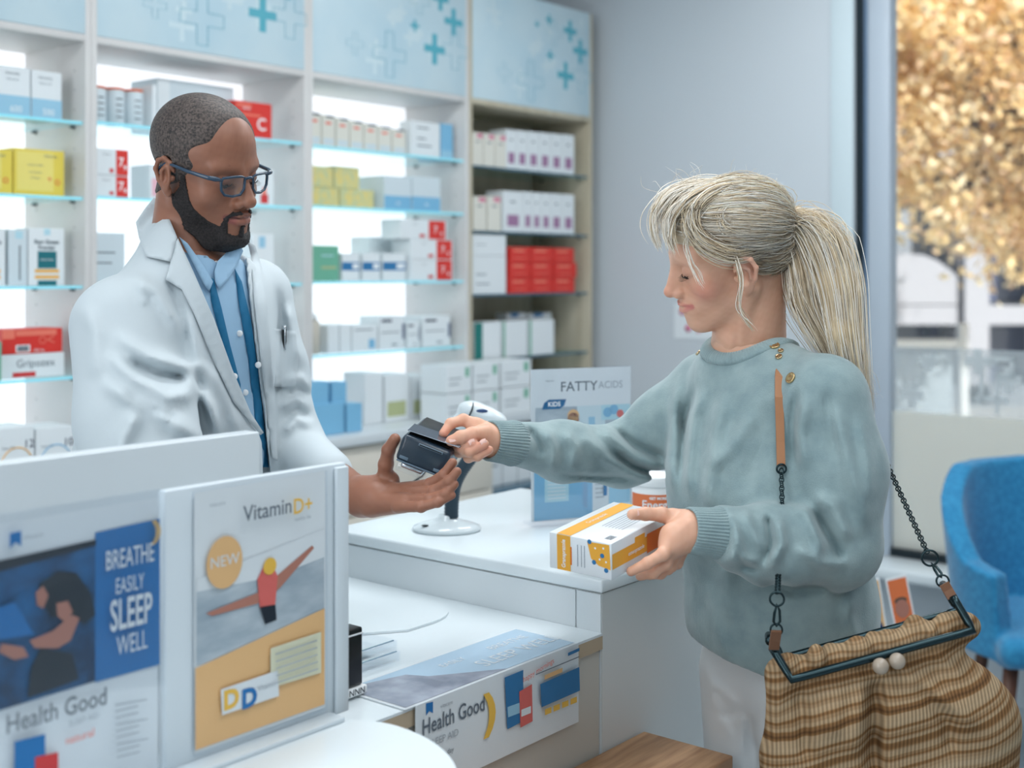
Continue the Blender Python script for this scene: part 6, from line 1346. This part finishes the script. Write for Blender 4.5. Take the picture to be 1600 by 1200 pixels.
fq(.13, .35, 0.01, .99, m_by); fq(.345, .37, .30, .80, m_bo, 1); b.text('Granaprazole', .0092, m_wh, Matrix.Translation((.24*Lx, -e*2, -Hc*.52)) @ Matrix.Rotation(PI/2, 4, 'X') @ Matrix.Rotation(PI/2, 4, 'Z'), sx=.82, bold=.0002)
pt_ = [(.62, .06), (.97, .04), (.99, .72), (.80, .66), (.68, .50)]; b.add([(x*Lx, -e, -Hc*z) for x, z in pt_][::-1], [(0, 1, 2, 3, 4)], m_by)
for x, z in ((.66, .02), (.86, .34), (.73, .56), (.92, .72)): b.add([(x*Lx+.0034*math.cos(a), -e*2, -Hc*(z+.03)+.0034*math.sin(a)) for a in np.linspace(0, 2*PI, 16)[:-1]], [tuple(range(15))], m_blu)
for x, z in ((.75, .2), (.88, .16), (.82, .48), (.92, .52)): b.add([(x*Lx+.0016*math.cos(a), -e*2, -Hc*z+.0016*math.sin(a)) for a in np.linspace(0, 2*PI, 10)[:-1]], [tuple(range(9))], m_wh)
for x in (.46, .52, .57): fq(x, x+.012, .2, .8, m_bt)
def rq(y0, y1, z0, z1, m, k=1): b.quad((Lx+e*k, y0*Ly, -Hc*z1), (Lx+e*k, y1*Ly, -Hc*z1), (Lx+e*k, y1*Ly, -Hc*z0), (Lx+e*k, y0*Ly, -Hc*z0), m)
rq(.01, .99, .30, .72, m_by); rq(.55, .99, .24, .78, m_bo, 2); rq(.36, .52, .16, .30, m_by); b.text('omeoprazole', .0085, m_wh, Matrix(((0, 0, 1, Lx+e*2), (1, 0, 0, .38*Ly), (0, 1, 0, -Hc*.52), (0, 0, 0, 1))), bold=.0002)
b.quad((.13*Lx, .0, e), (.35*Lx, .0, e), (.35*Lx, Ly, e), (.13*Lx, Ly, e), m_by)
b.text('Granaprazole', .010, m_wh, Matrix.Translation((.24*Lx, .5*Ly, e*2)) @ Matrix.Rotation(PI/2, 4, 'Z'))
for k in range(7): b.quad((.48*Lx+k*.0055, .35*Ly, e), (.48*Lx+k*.0055+.0012, .35*Ly, e), (.48*Lx+k*.0055+.0012, .9*Ly, e), (.48*Lx+k*.0055, .9*Ly, e), m_bt)
for k in range(10): b.quad((.80*Lx, .08*Ly+k*.0018, e), (.92*Lx, .08*Ly+k*.0018, e), (.92*Lx, .08*Ly+k*.0018+.0009, e), (.80*Lx, .08*Ly+k*.0018+.0009, e), m_pt)
o = b.build('medicine_carton'); o.matrix_world = Matrix([[fx[0], fy[0], fz[0], A_[0]], [fx[1], fy[1], fz[1], A_[1]], [fx[2], fy[2], fz[2], A_[2]], [0, 0, 0, 1]]); tag(o, 'white and amber medicine carton held in the woman\'s left hand', 'medicine box')

# ------------------------------------------------------------------ handbag
def cord(nt, b):
    L = nt.links.new; tc = nt.nodes.new('ShaderNodeTexCoord'); mp = nt.nodes.new('ShaderNodeMapping'); mp.inputs['Rotation'].default_value = (0, .30, 0); L(tc.outputs['Object'], mp.inputs[0])
    nz = nt.nodes.new('ShaderNodeTexNoise'); nz.inputs['Scale'].default_value = 5; L(mp.outputs[0], nz.inputs[0])
    sp_ = nt.nodes.new('ShaderNodeSeparateXYZ'); L(mp.outputs[0], sp_.inputs[0]); ad = nt.nodes.new('ShaderNodeMath'); ad.operation = 'MULTIPLY_ADD'; L(nz.outputs[0], ad.inputs[0]); ad.inputs[1].default_value = .05; L(sp_.outputs['Z'], ad.inputs[2])
    cx_ = nt.nodes.new('ShaderNodeCombineXYZ'); L(ad.outputs[0], cx_.inputs[2]); s1 = nt.nodes.new('ShaderNodeTexNoise'); s1.noise_dimensions = '3D'; s1.inputs['Scale'].default_value = 62; s1.inputs['Detail'].default_value = 2; L(cx_.outputs[0], s1.inputs[0])
    cr = nt.nodes.new('ShaderNodeValToRGB'); el = cr.color_ramp.elements; el[0].position = .34; el[0].color = (*srgb(104, 74, 48), 1); el[1].position = .66; el[1].color = (*srgb(196, 172, 140), 1); k = el.new(.45); k.color = (*srgb(146, 108, 70), 1); k = el.new(.52); k.color = (*srgb(182, 154, 120), 1)
    L(s1.outputs[0], cr.inputs[0])
    wv = nt.nodes.new('ShaderNodeTexWave'); wv.inputs['Scale'].default_value = 58; wv.inputs['Distortion'].default_value = .6; wv.inputs['Detail Scale'].default_value = .3; L(tc.outputs['Object'], wv.inputs[0])
    mx = nt.nodes.new('ShaderNodeMixRGB'); mx.blend_type = 'MULTIPLY'; mx.inputs[0].default_value = .45; L(cr.outputs[0], mx.inputs[1]); L(wv.outputs[0], mx.inputs[2]); L(mx.outputs[0], b.inputs['Base Color'])
    bp = nt.nodes.new('ShaderNodeBump'); bp.inputs['Strength'].default_value = .6; bp.inputs['Distance'].default_value = .0015; L(wv.outputs[0], bp.inputs['Height']); L(bp.outputs[0], b.inputs['Normal'])
m_cord = mat('striped_corduroy', srgb(170, 140, 105), .85, spec=.2, build=cord); m_gun = mat('gunmetal', srgb(46, 62, 66), .22, .9); m_lea = mat('tan_leather', srgb(176, 124, 88), .5); m_lead = mat('brown_leather', srgb(120, 82, 58), .5); m_pearl = mat('bead_taupe', srgb(170, 156, 140), .2, coat=.5)
YG = 1.765; BG = P(1375, 1200, YG); BO = Vector((BG[0], BG[1], P(0, 1330, YG)[2]))
t = thing('handbag', 'striped brown corduroy handbag with a metal clasp frame at her hip', 'handbag', BO); bo = np.array(BO)
F0, F1, F2, F3 = P(1206, 1012, YG-.02), P(1237, 1062, YG-.048), P(1520, 985, YG-.048), P(1489, 932, YG-.02)
def bag0(P_):
    d = None
    for (x, y, Y_, r) in ((1290, 1120, YG-.005, .055), (1390, 1110, YG-.01, .058), (1490, 1090, YG-.005, .058), (1285, 1230, YG, .078), (1390, 1240, YG-.005, .085), (1500, 1200, YG, .080), (1535, 1120, YG+.005, .045)):
        e_ = ell(P_, P(x, y, Y_), (r, .050, r*1.0)); d = e_ if d is None else smin(d, e_, .05)
    top = chain(P_, [P(1222, 1050, YG), P(1300, 1044, YG), P(1400, 1020, YG), P(1512, 978, YG)], [.016, .024, .026, .018], .02)
    d = smin(d, top, .04); d = smin(d, chain(P_, [P(1225, 1060, YG), P(1222, 1180, YG), P(1240, 1300, YG)], [.022, .026, .03], .02), .03)
    return d
BF = [([(1372, 1045), (1366, 1110), (1364, 1180), (1372, 1240)], .012, -.026), ([(1400, 1042), (1450, 1075), (1500, 1110), (1530, 1150)], .013, .012), ([(1352, 1062), (1345, 1120), (1330, 1190)], .012, .006), ([(1245, 1065), (1255, 1130), (1262, 1200)], .010, -.009), ([(1222, 1060), (1215, 1130), (1205, 1190)], .007, .004),
      ([(1300, 1056), (1310, 1100), (1300, 1160)], .012, .005), ([(1530, 990), (1545, 1060), (1556, 1130), (1548, 1190)], .012, -.012), ([(1515, 995), (1522, 1060), (1532, 1120)], .010, .008), ([(1420, 1030), (1440, 1070), (1480, 1130), (1490, 1190)], .010, -.008), ([(1330, 1055), (1360, 1062), (1390, 1055)], .008, .005), ([(1450, 1015), (1480, 1040), (1510, 1060)], .010, .005), ([(1540, 1030), (1572, 1070), (1584, 1110)], .012, .006)]
BFL = folds(bag0, [(a, b_*1.0, c*1.0) for a, b_, c in BF], 1.4)
RF = [(x, 1018-(x-1230)*.27+6*math.sin(k*1.9), ) for k, x in enumerate(range(1232, 1500, 22))]
def bag(P_):
    d = bag0(P_)-foldfield(P_, BFL)
    for k, (x, y) in enumerate(RF): d = smin(d, ell(P_, P(x, y+27, YG-.014+.010*math.sin(k*2.3)), (.014+.005*math.sin(k*1.7), .020, .017+.006*math.sin(k*2.9+1))), .012)
    return d
v, f = surface(bag, P(1170, 1400, YG)-[0, .10, 0], P(1640, 915, YG)+[0, .10, 0], .0034); v = relax(v, f, 1); mesh_from('bag_body', [(v-bo, f, 0)], [m_cord], t)
for s_, nm in ((0, 0), (1, 1)):
    off = np.array([0, 0, 0]) if s_ == 0 else np.array([.0, .055, .012]); pp = []
    for a, c_, k in ((F0, F1, 4), (F1, F2, 14), (F2, F3, 5)):
        for j in range(k): pp.append(a+(c_-a)*j/k+off*min(1, 1))
    pp.append(F3+off)
    pp[0] = F0+off*.3; pp[-1] = F3+off*.3
    MB().tube([x-bo for x in pp], .0058, m_gun, 10).build('frame_bar', t)
for (x, y, dy) in ((1376, 1041, -.062), (1402, 1033, -.060)):
    MB().ball(tuple(P(x, y, YG+dy)-bo), .0112, m_pearl, n=24).build('clasp_bead', t)
def link(b, c, d, up, L_, r, m):
    d = d/np.linalg.norm(d); up = up-d*(up@d); up /= np.linalg.norm(up); pts = [c+d*math.cos(a)*L_*.5+up*math.sin(a)*L_*.36 for a in np.linspace(0, 2*PI, 15)[:-1]]; b.tube(pts, r, m, 6, closed=True)
def chain_run(pts, pitch, name):
    pts = np.array(pts); seg = np.linalg.norm(np.diff(pts, axis=0), axis=1); tot = seg.sum(); n_ = int(tot/pitch); b = MB(); cum = np.concatenate([[0], np.cumsum(seg)])
    for k in range(n_+1):
        s_ = k*pitch; i_ = min(np.searchsorted(cum, s_, 'right')-1, len(seg)-1); q_ = pts[i_]+(pts[i_+1]-pts[i_])*(s_-cum[i_])/seg[i_]; d_ = pts[i_+1]-pts[i_]; a = PI/4+PI/2*(k % 2)
        link(b, q_-bo, d_, np.array([math.cos(a), -math.sin(a), .1]), pitch*1.55, .0010, m_gun)
    return b.build(name, t)
def stripe(pts, w_, th, m, name, nrm=(0, -1, 0)):
    pts = [np.array(x) for x in pts]; b = MB(); vs = []; n_ = len(pts)
    for i_, x in enumerate(pts):
        d_ = pts[min(i_+1, n_-1)]-pts[max(i_-1, 0)]; d_ /= np.linalg.norm(d_); s_ = np.cross(d_, nrm); s_ /= np.linalg.norm(s_); nn = np.cross(s_, d_)
        for (a, c_) in ((-1, -1), (1, -1), (1, 1), (-1, 1)): vs.append(x+s_*a*w_/2+nn*c_*th/2-bo)
    fs = [(i_*4+j, i_*4+(j+1) % 4, (i_+1)*4+(j+1) % 4, (i_+1)*4+j) for i_ in range(n_-1) for j in range(4)]+[(3, 2, 1, 0), tuple((n_-1)*4+j for j in range(4))]
    b.add(vs, fs, m); return b.build(name, t)
sf = march(sweater, np.array([1216., 1216, 1217, 1218, 1219]), np.array([588., 620, 655, 690, 727]), 1.3); sf = sf-np.array([0, .006, 0])
up_ = march(sweater, np.array([1222., 1234.]), np.array([562., 540.]), 1.3)-np.array([0, .003, 0])
over = [np.array(P(1352, 648, 2.05)), np.array(P(1335, 625, 2.04)), np.array(P(1305, 600, 2.00)), np.array(P(1262, 580, 1.96)), up_[1]+[.0, .035, -.02], up_[0]+[0, .022, -.006]]+list(sf)
stripe(over, .0125, .0028, m_lea, 'strap')
chain_run([sf[-1]+[0, -.002, -.008], P(1222, 785, 1.85), P(1219, 850, 1.88), P(1216, 898, 1.80), P(1215, 926, 1.72)], .0066, 'chain')
chain_run([P(1357, 660, 2.04), P(1370, 690, 2.0), P(1450, 866, 1.79)], .0066, 'chain')
def ring(c, r, nrm, th, name, m=m_gun):
    n_ = np.array(nrm, float); n_ /= np.linalg.norm(n_); a1 = np.cross(n_, [0, 0, 1.]); a1 /= np.linalg.norm(a1); a2 = np.cross(n_, a1); MB().tube([c+a1*r*math.cos(a)+a2*r*math.sin(a)-bo for a in np.linspace(0, 2*PI, 21)[:-1]], th, m, 8, closed=True).build(name, t)
ring(sf[-1]+[0, -.003, -.004], .007, (0, 1, .1), .0016, 'ring'); ring(P(1214, 936, 1.715), .0095, (.2, 1, 0), .0016, 'ring'); ring(P(1453, 872, 1.785), .0110, (.2, 1, 0), .0017, 'ring'); ring(P(1213, 984, 1.725), .0080, (.1, 1, 0), .0015, 'ring'); ring(P(1473, 908, 1.76), .0085, (.2, 1, 0), .0015, 'ring')
for a, c_ in ((P(1214, 944, 1.715), P(1213, 978, 1.722)), (P(1456, 880, 1.782), P(1471, 902, 1.762))):
    d_ = c_-a; b = MB(); s_ = np.cross(d_/np.linalg.norm(d_), [0, 1, 0]); pts = [a, a+d_*.3+s_*.004, a+d_*.8+s_*.005, c_, a+d_*.8-s_*.004, a+d_*.4-s_*.003]; b.tube([x-bo for x in pts], .0020, m_gun, 8, closed=True); b.build('snap_hook', t)
stripe([P(1213, 986, 1.722), P(1211, 1000, 1.728), P(1209, 1014, 1.735)], .014, .004, m_lead, 'leather_tab'); stripe([P(1475, 912, 1.757), P(1481, 922, 1.755), P(1488, 934, 1.75)], .014, .004, m_lead, 'leather_tab')

# ------------------------------------------------------------------ blue chair, side table with leaflets
m_chair = mat('blue_fabric', srgb(30, 128, 176), .85, sheen=.3, build=noise_var(srgb(26, 120, 168), srgb(44, 140, 186), 60, bump=.3, bscale=500, dist=.001)); m_walnut = mat('walnut_leg', srgb(96, 60, 44), .45, build=noise_var(srgb(84, 52, 38), srgb(112, 72, 52), 12, (6, 6, .6)))
CC = np.array([1.640, 3.72]); ca = math.radians(-8)
t = thing('armchair', 'blue fabric tub chair on walnut legs at the right edge', 'chair', (CC[0], CC[1], 0), ca)
def tub(Q):
    x, y, z = Q.T; a = np.arctan2(np.abs(x), y); r = np.sqrt((x/1.04)**2+(y*1.0)**2)
    top = np.interp(a, [0, .9, 1.45, 1.9, 2.5], [.905, .89, .78, .655, .62]); wall = np.abs(r-(.275+.04*np.clip((z-.5)/.4, 0, 1)))-.026; d = np.maximum(wall, z-top); d = np.maximum(d, .40-z); d = np.maximum(d, (a-2.25)*.3)
    d = d-.006; seat = rbox(Q, (0, -.02, .435), (.245, .265, .045), .04); base = rbox(Q, (0, .0, .40), (.235, .235, .02), .018)
    return smin(smin(d, base, .02), seat, .006)
v, f = surface(tub, (-.38, -.40, .33), (.38, .38, .96), .0085); v = relax(v, f, 2); mesh_from('upholstery', [(v, f, 0)], [m_chair], t)
for x, y in ((-.2, -.2), (.2, -.2), (-.18, .19), (.18, .19)): MB().tube([(x, y, .40), (x*1.22, y*1.22, 0)], [.022, .013], m_walnut, 14).build('leg', t)
TBc = P(1362, 0, 3.15); t = thing('side_table', 'small round white table behind the handbag', 'table', (TBc[0]+.06, TBc[1], 0))
MB().lathe([(0, .485), (.155, .485), (.16, .49), (.16, .503), (.155, .507), (0, .507)], m_white, 40).build('table_top', t); MB().lathe([(.02, .02), (.02, .485)], m_dark, 16).build('column', t); MB().lathe([(0, 0), (.15, 0), (.15, .01), (.03, .02), (0, .02)], m_dark, 32).build('foot', t)
for k, (px0, px1, yt, yb) in enumerate(((1366, 1396, 905, 1012), (1394, 1432, 901, 1010))):
    Yk = 2.98+.03*k; a = P(px0, yb, Yk); c_ = P(px1, yb, Yk); zb = .560; hh = .205; wk = c_[0]-a[0]
    t = thing('leaflet', ['leaflet with a dark blue print in the rack behind the handbag', 'orange leaflet with a smiling child in the rack behind the handbag'][k], 'leaflet', (a[0]+wk/2+.02*k, Yk, zb+.004)); t.rotation_euler = (-.12, -.10-.05*k, .25)
    b = MB().box((-wk/2, 0, 0), (wk/2, .0012, hh), m_wh); b.quad((-wk/2+.004, -.0004, .05), (wk/2-.004, -.0004, .05), (wk/2-.004, -.0004, hh-.006), (-wk/2+.004, -.0004, hh-.006), m_or if k else m_pam)
    ds = [(0, .128, .019, 1.15, m_psk), (0, .147, .017, .5, m_bark), (0, .082, .020, .8, m_pdk)] if k else [(0, .12, .011, 1.2, m_psk), (0, .085, .014, 1.6, m_navy)]
    for n_, (x, z, r, s2, m) in enumerate(ds): b.add([(x+r*math.cos(a_), -.0008-.0003*(n_ == 0), z+r*s2*math.sin(a_)) for a_ in np.linspace(0, 2*PI, 20)[:-1]], [tuple(range(19))], m)
    b.build('printed_card', t)
t = thing('leaflet_rack', 'clear acrylic rack holding the leaflets on the side table', 'rack', (P(1398, 0, 3.12)[0], 3.10, .5075))
MB().box((-.07, -.03, 0), (.08, .07, .003), m_acr, .001).build('base', t); MB().box((-.07, -.028, .003), (.08, -.025, .085), m_acr, .001).build('front_lip', t); MB().box((-.07, -.02, .003), (.08, .03, .05), m_acr, .001).build('step', t)
